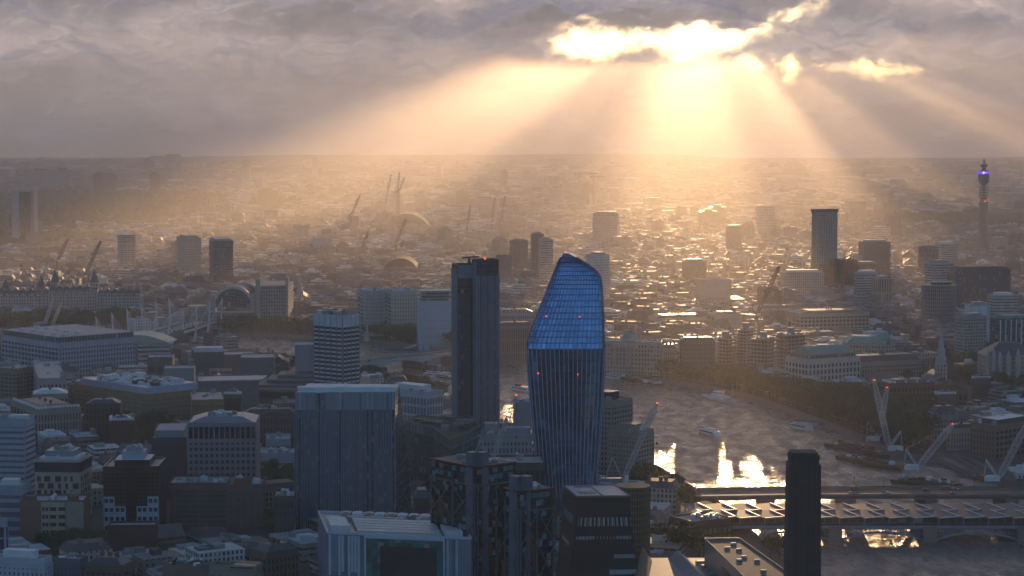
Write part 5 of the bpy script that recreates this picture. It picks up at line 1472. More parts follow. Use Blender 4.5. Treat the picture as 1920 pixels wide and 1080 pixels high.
# steel frames under construction
def frame_block(lab, xs, ytop, Y, th, nl, nr, nf, dep=None):
    b = Box(*xs, ytop, Y, th, dep=dep)
    t = thing('steel_frame_block', lab, 'construction site', b.loc(), 'frames of the unfinished blocks')
    FM = plain('raw_frame', (.34, .30, .27), .8); fh = b.z1 / nf
    for k in range(nf + 1):
        mb = MB(); mb.prism(b.poly, max(k * fh - .9, 0), k * fh + .01); mb.build('floor_slab', FM, t)
    for (A, d, L), n in ((b.left(), nl), (b.right(), nr)):
        nn = Vector((d.y, -d.x))
        for i in range(n + 1):
            c = A + d * (min(max(L * i / n, .5), L - .5)) - nn * .3; mb = MB(); mb.beam((c.x, c.y, 0), (c.x, c.y, b.z1 + 2.5), .8); mb.build('column', FM, t)
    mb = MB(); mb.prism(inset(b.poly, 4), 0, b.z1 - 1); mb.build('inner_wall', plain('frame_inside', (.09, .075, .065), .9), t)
    p = b.at(.5, .5); mb = MB(); mb.obox((*p[:2], b.z1), 7, 8, 7); mb.build('core', M_CONC, t)
    roof_units(t, b.poly, b.z1, 6, (3, 8), (1, 2), [M_PROOF, M_ROOF, M_TIMBER])
frame_block('open concrete frame block under construction, leftmost of the four above the embankment trees', (1336, 1366, 1384), 636, 2120, 40, 5, 3, 10)
frame_block('tallest open frame block of the four, behind the leftmost frame', (1374, 1400, 1422), 620, 2170, 40, 4, 3, 12)
frame_block('widest open frame block of the four, third from the left', (1400, 1440, 1462), 638, 2080, 40, 6, 4, 10)
frame_block('open frame block nearest the green-roofed white offices', (1445, 1470, 1520), 630, 2130, 55, 4, 7, 10)
# white offices with green roof
b, t = GB_('green_roofed_offices', 'white stone office block with a low green curved roof standing over the trees', 'office block', (1473, 1516, 1613), 676, 1950, 60, 7, 14, 5, plain('white_office_stone', (.56, .52, .47), .75), M_GLASS, 2.0, 1.8, units=0)
mb = MB(); q = inset(b.poly, 3); mb.prism(q, b.z1, b.z1 + 5, 0); mb.build('attic', facade('attic_f', 3, 5, .6, .6, (.04, .04, .04), (.30, .27, .24)), t)
q2 = inset(b.poly, 5); mb = MB(); n = 10
rows = [[Vector(q2[3]).lerp(Vector(q2[0]), i / n) for i in range(n + 1)], [Vector(q2[2]).lerp(Vector(q2[1]), i / n) for i in range(n + 1)]]
for i in range(n):
    f = lambda j: b.z1 + 5 + 6.5 * math.sin(math.pi * j / n)
    mb.face([(*rows[0][i], f(i)), (*rows[0][i + 1], f(i + 1)), (*rows[1][i + 1], f(i + 1)), (*rows[1][i], f(i))])
mb.face([(*rows[0][i], b.z1 + 5 + 6.5 * math.sin(math.pi * i / n)) for i in range(n + 1)]); mb.face([(*rows[1][i], b.z1 + 5 + 6.5 * math.sin(math.pi * i / n)) for i in range(n, -1, -1)])
mb.build('copper_roof', M_COPPER, t)
p = b.at(.5, .5); mb = MB(); mb.obox((p[0], p[1], b.z1 + 11), 12, 8, 1.2, .3); mb.build('rooflight', M_PROOF, t)
row_house('mansard_offices', 'long brown stone offices with a dark mansard right of the green-roofed offices', 'office block', (1578, 1595, 1728), 682, 2010, 20, plain('mansard_stone', (.34, .29, .24), .8), M_SLATE, 3, 26, 5, dep=30, dormers=16, rh=7)
row_house('stone_law_block', 'pale stone block with pediment behind the steel frames', 'office block', (1520, 1534, 1608), 640, 2330, 16, plain('law_stone', (.46, .41, .35), .8), M_SLATE, 2, 14, 6, dep=30)
for lab, xs, yt, Y in (('wide pale stone block with rows of square windows behind the steel frames', (1478, 1500, 1630), 590, 2520), ('pale stone courtyard block with flat roof left of the green copper dome', (1405, 1420, 1515), 580, 2600), ('long stone block with pitched dark roof under the sunlit roofs', (1215, 1228, 1330), 598, 2500), ('stone block with glinting roof left of the red crane', (1325, 1340, 1392), 592, 2450)):
    row_house('stone_block', lab, 'office block', xs, yt, Y, 14, plain('aldwych_stone', (.44, .385, .325), .8), M_SLATE, 3, 18, 5, dep=34)
def copper_dome():
    Y = 2150; x = xat(1655, Y, 20)
    t = thing('copper_domed_block', 'curved stone block under a long pale green copper roof with sculptures at its end', 'embassy', (x, Y, 0))
    z1 = zat(645, Y)
    P = [(xat(1590, Y, 20), Y + 10), (x, Y), (x + 15, Y + 8), (x + 12, Y + 30), (xat(1590, Y, 20), Y + 36)]
    foot_add(P)
    mb = MB(); mb.prism(P, 0, z1, 0, 0); mb.build('wall', F_STONE, t)
    mb = MB(); mb.prism(P, z1, z1 + 7, 0, 0, inset(P, 6)); mb.build('copper_roof', M_COPPER, t)
    mb = MB(); mb.lathe((x + 2, Y + 14, z1), [(10, 0), (9.4, 5), (6, 9), (.5, 11)], 16); mb.build('dome', M_COPPER, t)
    mb = MB(); mb.lathe((x + 6, Y + 3, z1 - 1), [(2, 0), (1.4, 2), (.8, 4)], 8); mb.build('sculpture', M_DARK, t)
copper_dome()
def church(lab, px, pyt, Y, w, body, stages, mat=None):
    mat = mat or M_PALE
    x = xat(px, Y, 20); zt = zat(pyt, Y)
    t = thing('church', lab, 'church', (x, Y, 0))
    foot_add([(x - 15, Y - 5), (x + 15, Y - 5), (x + 15, Y + body), (x - 15, Y + body)])
    mb = MB(); mb.obox((x, Y, 0), w, w, zt * .5); mb.build('tower', F_PALE if mat is M_PALE else mat, t)
    zz = zt * .5; h = zt * .5 / (stages + 1.2)
    for k in range(stages):
        ww = w * (.8 - .55 * k / stages); mb = MB(); mb.lathe((x, Y, zz), [(ww * .62, 0), (ww * .62, h * .75), (ww * .7, h * .76), (ww * .5, h)], 8, 0, math.pi / 8); mb.build('belfry_stage', mat, t); zz += h
    mb = MB(); mb.lathe((x, Y, zz), [(w * .16, 0), (.05, h * 1.2)], 8); mb.build('spire', mat, t)
    P = [(x - 11, Y + w / 2), (x + 11, Y + w / 2), (x + 11, Y + body), (x - 11, Y + body)]
    mb = MB(); mb.prism(P, 0, 14, 0); mb.build('nave', F_PALE, t)
    mb = MB(); c = [(x, Y + w / 2), (x, Y + body)]
    mb.face([(*P[0], 14.02), (*c[0], 21), (*c[1], 21), (*P[3], 14.02)][::-1]); mb.face([(*P[1], 14.02), (*P[2], 14.02), (*c[1], 21), (*c[0], 21)]); mb.face([(*P[0], 14), (*P[1], 14), (*c[0], 21)]); mb.face([(*P[2], 14), (*P[3], 14), (*c[1], 21)])
    mb.build('roof', M_SLATE, t)
church('white stone church with a tall tiered steeple among trees right of the mansard offices', 1764, 622, 1950, 10, 40, 3)
church('pale church steeple behind the banded tower roofs, left middle distance', 563, 512, 2900, 8, 40, 4)
church('small white steeple left of the mansard roofed blocks at the palace', 1192, 606, 2250, 6, 30, 2)
def law_courts():
    Y = 2000
    t = thing('gothic_courts', 'pale gothic court building with pointed turrets at the right edge above dark trees', 'court building', (xat(1880, Y, 20), Y + 20, 0))
    X = lambda p: xat(p, Y, 20)
    mb = MB(); P = [(X(1850), Y), (X(1950), Y + 10), (X(1950), Y + 50), (X(1850), Y + 40)]; foot_add(P); z1 = zat(668, Y)
    mb.prism(P, 0, z1, 0, 1); mb.build('wall', [F_STONE, M_SLATE], t)
    q = inset(P, 14); mb = MB(); mb.prism(P, z1, z1 + 11, 0, 0, q); mb.build('roof', M_SLATE, t)
    for px, h in ((1851, 7), (1862, 10), (1874, 5), (1890, 6), (1908, 9)):
        mb = MB(); mb.lathe((X(px), Y - 1, 0), [(2.2, 0), (2.2, z1 + 1), (.1, z1 + h)], 8); mb.build('turret', M_PALE, t)
law_courts()
# red brick and old stone houses by the right bank
row_house('temple_house', 'old brown brick range with many pale chimneys at the right edge above the garden', 'college', (1752, 1760, 1935), 742, 1800, 10, plain('temple_brick', (.20, .14, .105), .9), M_SLATE, 1, 26, 4, dep=16, dormers=14)
row_house('temple_house', 'second brown brick range with white dormers farther up the right edge', 'college', (1822, 1826, 1935), 712, 1890, 8, plain('temple_brick', ()), M_SLATE, 1, 20, 4, dep=16, dormers=12)
row_house('temple_house', 'dark brick cluster with steep roofs behind the two tall lattice booms', 'college', (1650, 1668, 1752), 722, 1830, 14, plain('temple_brick3', (.16, .115, .09), .9), M_SLATE, 2, 12, 4, dep=24, dormers=4)
row_house('red_tiled_hall', 'small hall with a broad red tiled roof in the trees near the right edge', 'hall', (1740, 1742, 1815), 735, 1850, 8, plain('tile_hall', (.22, .12, .08), .9), plain('red_tiles', (.17, .065, .04), .85), 0, 8, 2, dep=20, rh=6)
row_house('gabled_stone_mansion', 'ornate grey stone riverside mansion with steep gables next to the gridded brick offices', 'mansion', (1738, 1752, 1798), 782, 1640, 22, plain('sion_stone', (.33, .29, .26), .8), M_SLATE, 3, 8, 5, dep=26, dormers=4, rh=8)
row_house('white_school_front', 'pale stone classical front between the gabled mansion and the gridded brick offices', 'school', (1776, 1782, 1828), 806, 1590, 12, plain('school_stone', (.40, .37, .34), .8), M_SLATE, 1, 9, 4, dep=24)
b, t = GB_('gridded_brick_offices', 'brick offices with a bold square grid and glassy roof beside the right bank road', 'office block', (1820, 1866, 1945), 800, 1545, 50, 8, 10, 6, plain('grid_brick', (.24, .165, .12), .85), M_GLASS, 1.6, 1.4, units=6)
mb = MB(); mb.prism(inset(b.poly, 6), b.z1, b.z1 + 4, 0, 1); mb.build('glass_storey', [M_GLASS2, M_PROOF], t)

# ---------------------------------------------------------------- bridges
def rail_bridge():
    Yf, Yb = 1258.0, 1300.0
    x0, x1 = xat(1300, Yf, 10), xat(2110, Yf, 10)
    t = thing('rail_bridge', 'railway bridge with a zigzag solar roof over its platforms and blue iron arches', 'bridge', ((x0 + x1) / 2, (Yf + Yb) / 2, 0))
    IR = plain('blue_iron', (.20, .30, .40), .5, .1, .3); PI = plain('bridge_stone', (.24, .22, .20), .85)
    mb = MB(); mb.prism([(x0, Yf), (x1, Yf), (x1, Yb), (x0, Yb)], 7.2, 9.2); mb.build('deck', plain('deck_dark', (.09, .09, .09), .8), t)
    piers = [xat(p, Yf, 0) for p in (1388, 1565, 1742, 1919)]
    sp = piers[1] - piers[0]; piers = [piers[0] - 0] + piers[1:] + [piers[-1] + sp]
    for x in piers[1:]:
        mb = MB(); mb.prism([(x - 4, Yf - 3), (x + 4, Yf - 3), (x + 4, Yb), (x - 4, Yb)], -2, 9); mb.prism([(x - 4.6, Yf - 4), (x + 4.6, Yf - 4), (x + 4.6, Yf - 2), (x - 4.6, Yf - 2)], -2, 2.5); mb.build('pier', PI, t)
    for i in range(len(piers) - 1):
        a, c = piers[i] + 4, piers[i + 1] - 4
        if a > x1: break
        for yy in (Yf - .4, Yb - 1):
            mb = MB(); n = 20
            P = []
            for k in range(n + 1):
                u = k / n; P.append((a + (c - a) * u, 1.0 + 4.6 * (1 - (2 * u - 1) ** 2)))
            for k in range(n):
                mb.beam((P[k][0], yy, P[k][1]), (P[k + 1][0], yy, P[k + 1][1]), 1.0, 1.3)
            m2 = MB()
            for k in range(1, n):
                if P[k][1] < 6.0: m2.beam((P[k][0], yy, P[k][1]), (P[k][0], yy, 7.2), .35)
            for k in range(0, n):
                zz = (P[k][1] + 7) / 2
                if zz < 5.6: m2.beam((P[k][0], yy, zz), (P[k + 1][0], yy, (P[k + 1][1] + 7) / 2), .3)
            arch = mb.build('arch', IR, t); m2.build('spandrel_lattice', IR, arch)
    mb = MB(); mb.beam((x0, Yf - .3, 8.8), (x1, Yf - .3, 8.8), .5, 1.8); mb.build('parapet', IR, t)
    mb = MB(); mb.prism([(x0, Yf + 3), (x1, Yf + 3), (x1, Yb - 3), (x0, Yb - 3)], 10.0, 14.2); mb.build('platform_screen', facade('platform', 5, 4.4, .9, .6, (.025, .03, .03), (.10, .12, .12), .5, .15, .1), t)
    k = 0; x = x0 - 2
    SOL = [plain('solar_roof', (.10, .10, .115), .6, 0, .2, .3, .15), plain('solar_roof_pale', (.14, .14, .145), .65, 0, .2, .3, .15)]
    w = 15.1
    while x < x1:
        # two rows of tilted panels, each bay rising then dropping to the next
        for j, (ya, yb2) in enumerate(((Yf - 2, Yf + 20), (Yf + 21, Yb + 2))):
            mb = MB(); h0, h1 = 14.6, 15.7; xs = x + j * 3; sk = -6.5
            mb.face([(xs, ya, h0), (xs + w * .8, ya, h1), (xs + w * .8 + sk, yb2, h1), (xs + sk, yb2, h0)]); mb.face([(xs + w * .8, ya, h1), (xs + w, ya, h0), (xs + w + sk, yb2, h0), (xs + w * .8 + sk, yb2, h1)])
            mb.face([(xs, ya, h0), (xs + w, ya, h0), (xs + w * .8, ya, h1)])
            p = mb.build('roof_bay', SOL[(k + j) % 2], t)
            mb = MB(); mb.beam((xs + w * .8, ya, h1 + .15), (xs + w * .8 + sk, yb2, h1 + .15), .6, .3); mb.beam((xs, ya - .1, h0), (xs + w * .8, ya - .1, h1), .5, .5); mb.build('roof_edge', M_STEEL, p)
        mb = MB(); mb.beam((x + w, Yf, 9.5), (x + w, Yf, 14.6), .5); mb.build('post', IR, t)
        x += w; k += 1
    foot_add([(x0, Yf - 15), (x1, Yf - 15), (x1, Yb + 8), (x0, Yb + 8)])
    # brick station house where the bridge meets the south bank
    b, s = GB_('bridge_station', 'brown bridge-end station block with lit glass under the zigzag roof', 'station', (1255, 1300, 1372), 982, 1215, 30, 4, 8, 3, plain('station_brown', (.10, .075, .055), .8), plain('lit_station', (.28, .22, .10), .2, 0, .6, .4), 1.2, 1.6, units=4)
rail_bridge()
def road_bridge():
    Yf, Yb = 1352.0, 1384.0
    xa, xb = xat(1290, Yf, 10), xat(2110, Yf, 10)
    t = thing('road_bridge', 'wide road bridge with stone parapets and traffic behind the railway bridge', 'bridge', ((xa + xb) / 2, Yf + 16, 0))
    z = lambda x: 9.6 + 1.6 * math.sin(math.pi * (x - xa) / (xb - xa))
    n = 24; mb = MB(); mr = MB(); ms = MB(); mp = MB(); mline = MB()
    for i in range(n):
        a, c = xa + (xb - xa) * i / n, xa + (xb - xa) * (i + 1) / n
        for y0, y1, m, dz in ((Yf + 5, Yb - 5, mr, 0), (Yf + .6, Yf + 5, ms, .18), (Yb - 5, Yb - .6, ms, .18)):
            m.face([(a, y0, z(a) + dz), (c, y0, z(c) + dz), (c, y1, z(c) + dz), (a, y1, z(a) + dz)])
        for y0 in (Yf + 5, Yb - 5): ms.beam((a, y0, z(a) + .1), (c, y0, z(c) + .1), .3, .3)
        for y0 in (Yf + .3, Yb - .3): mp.beam((a, y0, z(a) + .6), (c, y0, z(c) + .6), .6, 1.3)
        mb.beam((a, (Yf + Yb) / 2, z(a) - 1.0), (c, (Yf + Yb) / 2, z(c) - 1.0), Yb - Yf, 1.8)
        for q in range(3):
            e = a + (c - a) * (q + .2) / 3; mline.face([(e, (Yf + Yb) / 2 - .15, z(e) + .03), (e + 4, (Yf + Yb) / 2 - .15, z(e + 4) + .03), (e + 4, (Yf + Yb) / 2 + .15, z(e + 4) + .03), (e, (Yf + Yb) / 2 + .15, z(e) + .03)])
    mb.build('deck', plain('roadbridge_iron', (.12, .09, .08), .7), t); mr.build('roadway', plain('asphalt', (.055, .052, .05), .75), t); ms.build('footway', plain('paving', (.16, .15, .14), .8), t)
    mp.build('parapet', plain('parapet_stone', (.20, .18, .16), .8), t); mline.build('lane_marking', M_WHITE, t)
    for p in (1440, 1592, 1744, 1896):
        x = xat(p, Yf, 0); mb = MB(); mb.prism([(x - 4, Yf - 3), (x + 4, Yf - 3), (x + 4, Yb + 3), (x - 4, Yb + 3)], -2, z(x) - 1.9); mb.build('pier', plain('bridge_stone', ()), t)
    foot_add([(xa, Yf - 6), (xb, Yf - 6), (xb, Yb + 6), (xa, Yb + 6)])
    return z, Yf, Yb
RZ, RYF, RYB = road_bridge()
def wheel(mb, x, y, z, r, w, d):
    n = Vector((-d.y, d.x, 0)); c = Vector((x, y, z)); mb.tube(c - n * w / 2, c + n * w / 2, r, r, 10)
def car(lab, px, y, paint, heading=1, kind='car', zf=None, L=4.4):
    x = xat(px, y, 11); z = zf(x) if zf else RZ(x)
    t = thing('delivery_van' if kind == 'van' else 'parked_car' if kind == 'parked' else kind, lab, 'van' if kind == 'van' else 'bus' if kind == 'double_decker_bus' else 'car', (x, y, z))
    mb = MB(); h = heading
    if kind == 'double_decker_bus':
        W, H = 2.5, 4.4
        mb.obox((x, y, z + .4), 10.8, W, H - .4); mb.build('body', paint, t)
        for zz in (1.3, 3.0):
            m2 = MB(); m2.obox((x, y, z + zz), 10.2, W + .06, .9); m2.build('window_band', M_GLASS, t)
        xs = (-3.4, 3.2); rr = .5
    elif kind == 'van':
        W = 2.0
        mb.prism([(x - 2.7, y - W / 2), (x + 2.2, y - W / 2), (x + 2.2, y + W / 2), (x - 2.7, y + W / 2)], z + .4, z + 2.3, 0, None, [(x - 2.65, y - .95), (x + 1.6, y - .95), (x + 1.6, y + .95), (x - 2.65, y + .95)]); mb.obox((x + 2.5, y, z + .4), .9, W, .9); mb.build('body', paint, t)
        m2 = MB(); m2.obox((x + 1.6, y, z + 1.35), .9, W + .04, .6); m2.build('window', M_GLASS, t); xs = (-1.7, 1.8); rr = .36
    else:
        W = 1.8
        mb.prism([(x - L / 2, y - W / 2), (x + L / 2, y - W / 2), (x + L / 2, y + W / 2), (x - L / 2, y + W / 2)], z + .3, z + .9, 0, None, inset([(x - L / 2, y - W / 2), (x + L / 2, y - W / 2), (x + L / 2, y + W / 2), (x - L / 2, y + W / 2)], .08))
        q = [(x - L * .38, y - .82), (x + L * .24, y - .82), (x + L * .24, y + .82), (x - L * .38, y + .82)]; q2 = [(x - L * .28, y - .68), (x + L * .08, y - .68), (x + L * .08, y + .68), (x - L * .28, y + .68)]
        mb.face([(*p, z + 1.47) for p in q2]); mb.build('body', paint, t)
        m2 = MB(); m2.prism(q, z + .9, z + 1.45, 0, None, q2); m2.build('window', M_GLASS, t); xs = (-1.3, 1.35); rr = .33
    d = Vector((1, 0, 0))
    for ex in xs:
        for ey in (-1, 1):
            m3 = MB(); wheel(m3, x + ex * h, y + ey * (W / 2 - .12), z + rr, rr, .24, d); m3.build('wheel', M_DARK, t)
    for ey in (-.6, .6):
        m4 = MB(); m4.obox((x + (xs[1] + .82 if kind != 'double_decker_bus' else 5.4) * h, y + ey, z + .62), .12, .3, .18); m4.build('headlight', M_WHITE, t)
cp = {k: plain('paint_' + k, c, .25, .2, .1) for k, c in (('black', (.02, .02, .022)), ('white', (.7, .7, .7)), ('silver', (.42, .43, .45)), ('grey', (.15, .155, .16)), ('red', (.42, .03, .025)), ('blue', (.05, .1, .25)))}
for lab, px, yy, cc, h, k in (
    ('dark car crossing the road bridge just right of the brick chimney', 1597, RYF + 9, 'grey', -1, 'car'), ('white car with dark windows crossing the middle of the road bridge', 1666, RYF + 8, 'white', -1, 'car'), ('small black car beside the white car on the road bridge', 1659, RYF + 12, 'black', -1, 'car'),
    ('black car on the far lane in the middle of the road bridge', 1734, RYB - 11, 'black', 1, 'car'), ('dark car on the near lane right of the bridge lamp', 1786, RYF + 8, 'black', -1, 'car'), ('grey car nearing the right end of the road bridge', 1886, RYF + 8, 'grey', -1, 'car'),
    ('grey van by the far parapet behind the white car', 1601, RYB - 7, 'grey', 1, 'van'), ('dark green-grey van by the far parapet on the right half of the bridge', 1773, RYB - 7, 'grey', 1, 'van'), ('small dark car right behind the van on the far lane', 1791, RYB - 8, 'black', 1, 'car')):
    car(lab, px, yy, cp[cc], h, k)
for k, px in enumerate((1537, 1602, 1657, 1712, 1826, 1880)):
    x = xat(px, RYB - 2, 12); z = RZ(x)
    t = thing('street_lamp', ['slim street lamp hidden half behind the brick chimney on the bridge', 'slim street lamp on the bridge beside the grey van', 'slim street lamp on the far parapet above the white car', 'slim street lamp in the middle of the road bridge', 'slim street lamp right of the parked vans on the bridge', 'slim street lamp near the right end of the bridge'][k], 'street lamp', (x, RYB - 2, z), 'street lamps along the road bridge')
    mb = MB(); mb.tube((x, RYB - 2, z), (x, RYB - 2, z + 8.5), .22, .12, 8); mb.build('post', M_DARK, t)
    for s in (-1, 1):
        mb = MB(); mb.lathe((x + s * .7, RYB - 2, z + 8.4), [(.15, 0), (.4, .3), (.3, .7), (.1, .9)], 8); mb.build('lantern', plain('lantern_glass', (.6, .55, .45), .3), t)

# road along the north embankment
mr = MB(); mp_ = MB(); ml = MB()
def off(line, d):
    out = []
    for i, p in enumerate(line):
        a, c = line[max(0, i - 1)], line[min(len(line) - 1, i + 1)]; t_ = Vector((c[0] - a[0], c[1] - a[1])).normalized()
        out.append((p[0] + t_.y * d, p[1] - t_.x * d))
    return out
nl = north[6:]
for m_, d0, d1, zz in ((mp_, 1.0, 6.5, .16), (mr, 6.5, 20, .02), (mp_, 20, 24, .16)):
    A_, B_ = off(nl, d0), off(nl, d1)
    for i in range(len(nl) - 1): m_.face([(*A_[i], GZ + zz), (*A_[i + 1], GZ + zz), (*B_[i + 1], GZ + zz), (*B_[i], GZ + zz)][::-1])
A_, B_ = off(nl, 13.1), off(nl, 13.4)
for i in range(len(nl) - 1):
    for k in range(8):
        f0, f1 = k / 8, k / 8 + .06
        L4 = lambda P, f: (P[i][0] + (P[i + 1][0] - P[i][0]) * f, P[i][1] + (P[i + 1][1] - P[i][1]) * f, GZ + .03)
        ml.face([L4(A_, f0), L4(A_, f1), L4(B_, f1), L4(B_, f0)][::-1])
mr.build('embankment_road', plain('asphalt', ()))['kind'] = 'structure'; mp_.build('embankment_pavement', plain('paving', ()))['kind'] = 'structure'; ml.build('road_markings', M_WHITE)['kind'] = 'structure'

# pale arched bridge behind the towers
def arched_bridge():
    A = Vector(ground(640, 690, 10)); B = Vector(ground(1000, 655, 10)); d = (B - A).normalized(); n = Vector((-d.y, d.x)); L = (B - A).length; W = 24
    t = thing('arched_road_bridge', 'pale low arched road bridge crossing the river behind the finned tower', 'bridge', (*(A.lerp(B, .5)), 0))
    CS = plain('bridge_pale', (.52, .50, .48), .75)
    mb = MB(); md = MB(); k = 50; spans = 5
    def zt(u): return 12 + 1.5 * math.sin(math.pi * u)
    def zb(u):
        s = (u * spans) % 1; return zt(u) - 1.6 - 5.2 * abs(2 * s - 1) ** 2.2
    for i in range(k):
        u0, u1 = i / k, (i + 1) / k; p, q = A + d * (L * u0), A + d * (L * u1)
        for sgn in (0, 1):
            o = n * (W * sgn); a, c = p + o, q + o
            f = [(*a, zb(u0)), (*c, zb(u1)), (*c, zt(u1) + 1.1), (*a, zt(u0) + 1.1)]
            mb.face(f if sgn == 0 else f[::-1])
        mb.face([(*(p + n * W), zb(u0)), (*(q + n * W), zb(u1)), (*q, zb(u1)), (*p, zb(u0))]); md.face([(*(p + n * .5), zt(u0)), (*(q + n * .5), zt(u1)), (*(q + n * (W - .5)), zt(u1)), (*(p + n * (W - .5)), zt(u0))])
    mb.build('arch_span', CS, t); md.build('roadway', plain('asphalt', ()), t)
    for s in range(1, spans):
        c = A + d * (L * s / spans) + n * (W / 2); mb = MB(); mb.obox((c.x, c.y, -2), 9, W + 6, zb(s / spans + 1e-3) + 2.5, math.atan2(d.y, d.x)); mb.build('pier', plain('dark_stone', (.10, .095, .09), .85), t)
    foot_add([tuple(A), tuple(B), tuple(B + n * W), tuple(A + n * W)])
    ang = math.atan2(d.y, d.x)
    return A, d, n, L, zt
AB = arched_bridge()
def bridge_point(u, v):
    p = AB[0] + AB[1] * (AB[3] * u) + AB[2] * v; return p.x, p.y, AB[4](u)
for lab, u, v, cc, kd in (('red double-decker bus on the pale arched bridge between the dark towers', .86, 8, 'red', 'double_decker_bus'), ('white car on the pale arched bridge left of the finned tower', .3, 7, 'white', 'car'), ('dark car on the pale arched bridge near the banded tower', .16, 8, 'black', 'car'), ('silver car in mid span of the pale arched bridge', .46, 14, 'silver', 'car')):
    x, y, z = bridge_point(u, v); d = y * CP + (EYE - z) * SP
    car(lab, 960 + FPX * x / d, y, cp[cc], 1, kd, lambda _x, z=z: z)
for lab, px, py in (('red double-decker bus behind the fly tower, left one', 377, 697), ('red double-decker bus by the dark gallery, nearer the fly tower', 420, 690)):
    x, y = ground(px, py, GZ); car(lab, px, y, cp['red'], 1, 'double_decker_bus', lambda _x: GZ)

# footbridge hung from white masts
def mast_bridge():
    A = Vector(ground(262, 650, 12)); B = Vector(ground(408, 603, 12)); d = (B - A).normalized(); n = Vector((-d.y, d.x)); L = (B - A).length
    t = thing('mast_footbridge', 'railway and foot bridges hung from leaning white masts with fans of cables', 'bridge', (*A.lerp(B, .5), 0))
    mb = MB()
    for o, w in ((0, 5), (22, 16), (44, 5)):
        p, q = A + n * o, B + n * o; mb.beam((*p, 11.5), (*q, 11.5), w, 1.6)
    mb.build('deck', plain('footbridge_deck', (.42, .41, .40), .6), t)
    mb = MB(); p, q = A + n * 14, B + n * 14
    for i in range(20):
        a, c = p.lerp(q, i / 20), p.lerp(q, (i + 1) / 20); mb.beam((*a, 12), (*c, 19), .6); mb.beam((*c, 12), (*c, 19), .6)
    mb.beam((*p, 19), (*q, 19), .8); mb.build('truss', M_DARK, t)
    W = plain('mast_white', (.72, .72, .72), .4)
    for o, sg in ((-3, -1), (47, 1)):
        for i in range(6):
            c = A + d * (L * (.06 + .175 * i)) + n * o
            f = c + n * sg * 6; top = c + n * sg * 9
            mb = MB()
            for e in (-3.5, 3.5): mb.tube((*(f + d * e), 1), (*top, 43), .8, .45, 8)
            m = mb.build('mast', W, t)
            mb = MB()
            for k in range(-4, 5):
                g = A + d * (L * (.06 + .175 * i) + k * 5.5) + n * (0 if sg < 0 else 44); mb.beam((*top, 42), (*g, 12.5), .16)
            mb.build('cable', W, m)
    for k in range(1, 5):
        c = A + d * (L * k / 5) + n * 22; mb = MB(); mb.obox((c.x, c.y, -2), 6, 30, 12.5, math.atan2(d.y, d.x)); mb.build('pier', M_TIMBER, t)
    foot_add([tuple(A), tuple(B), tuple(B + n * 46), tuple(A + n * 46)])
mast_bridge()

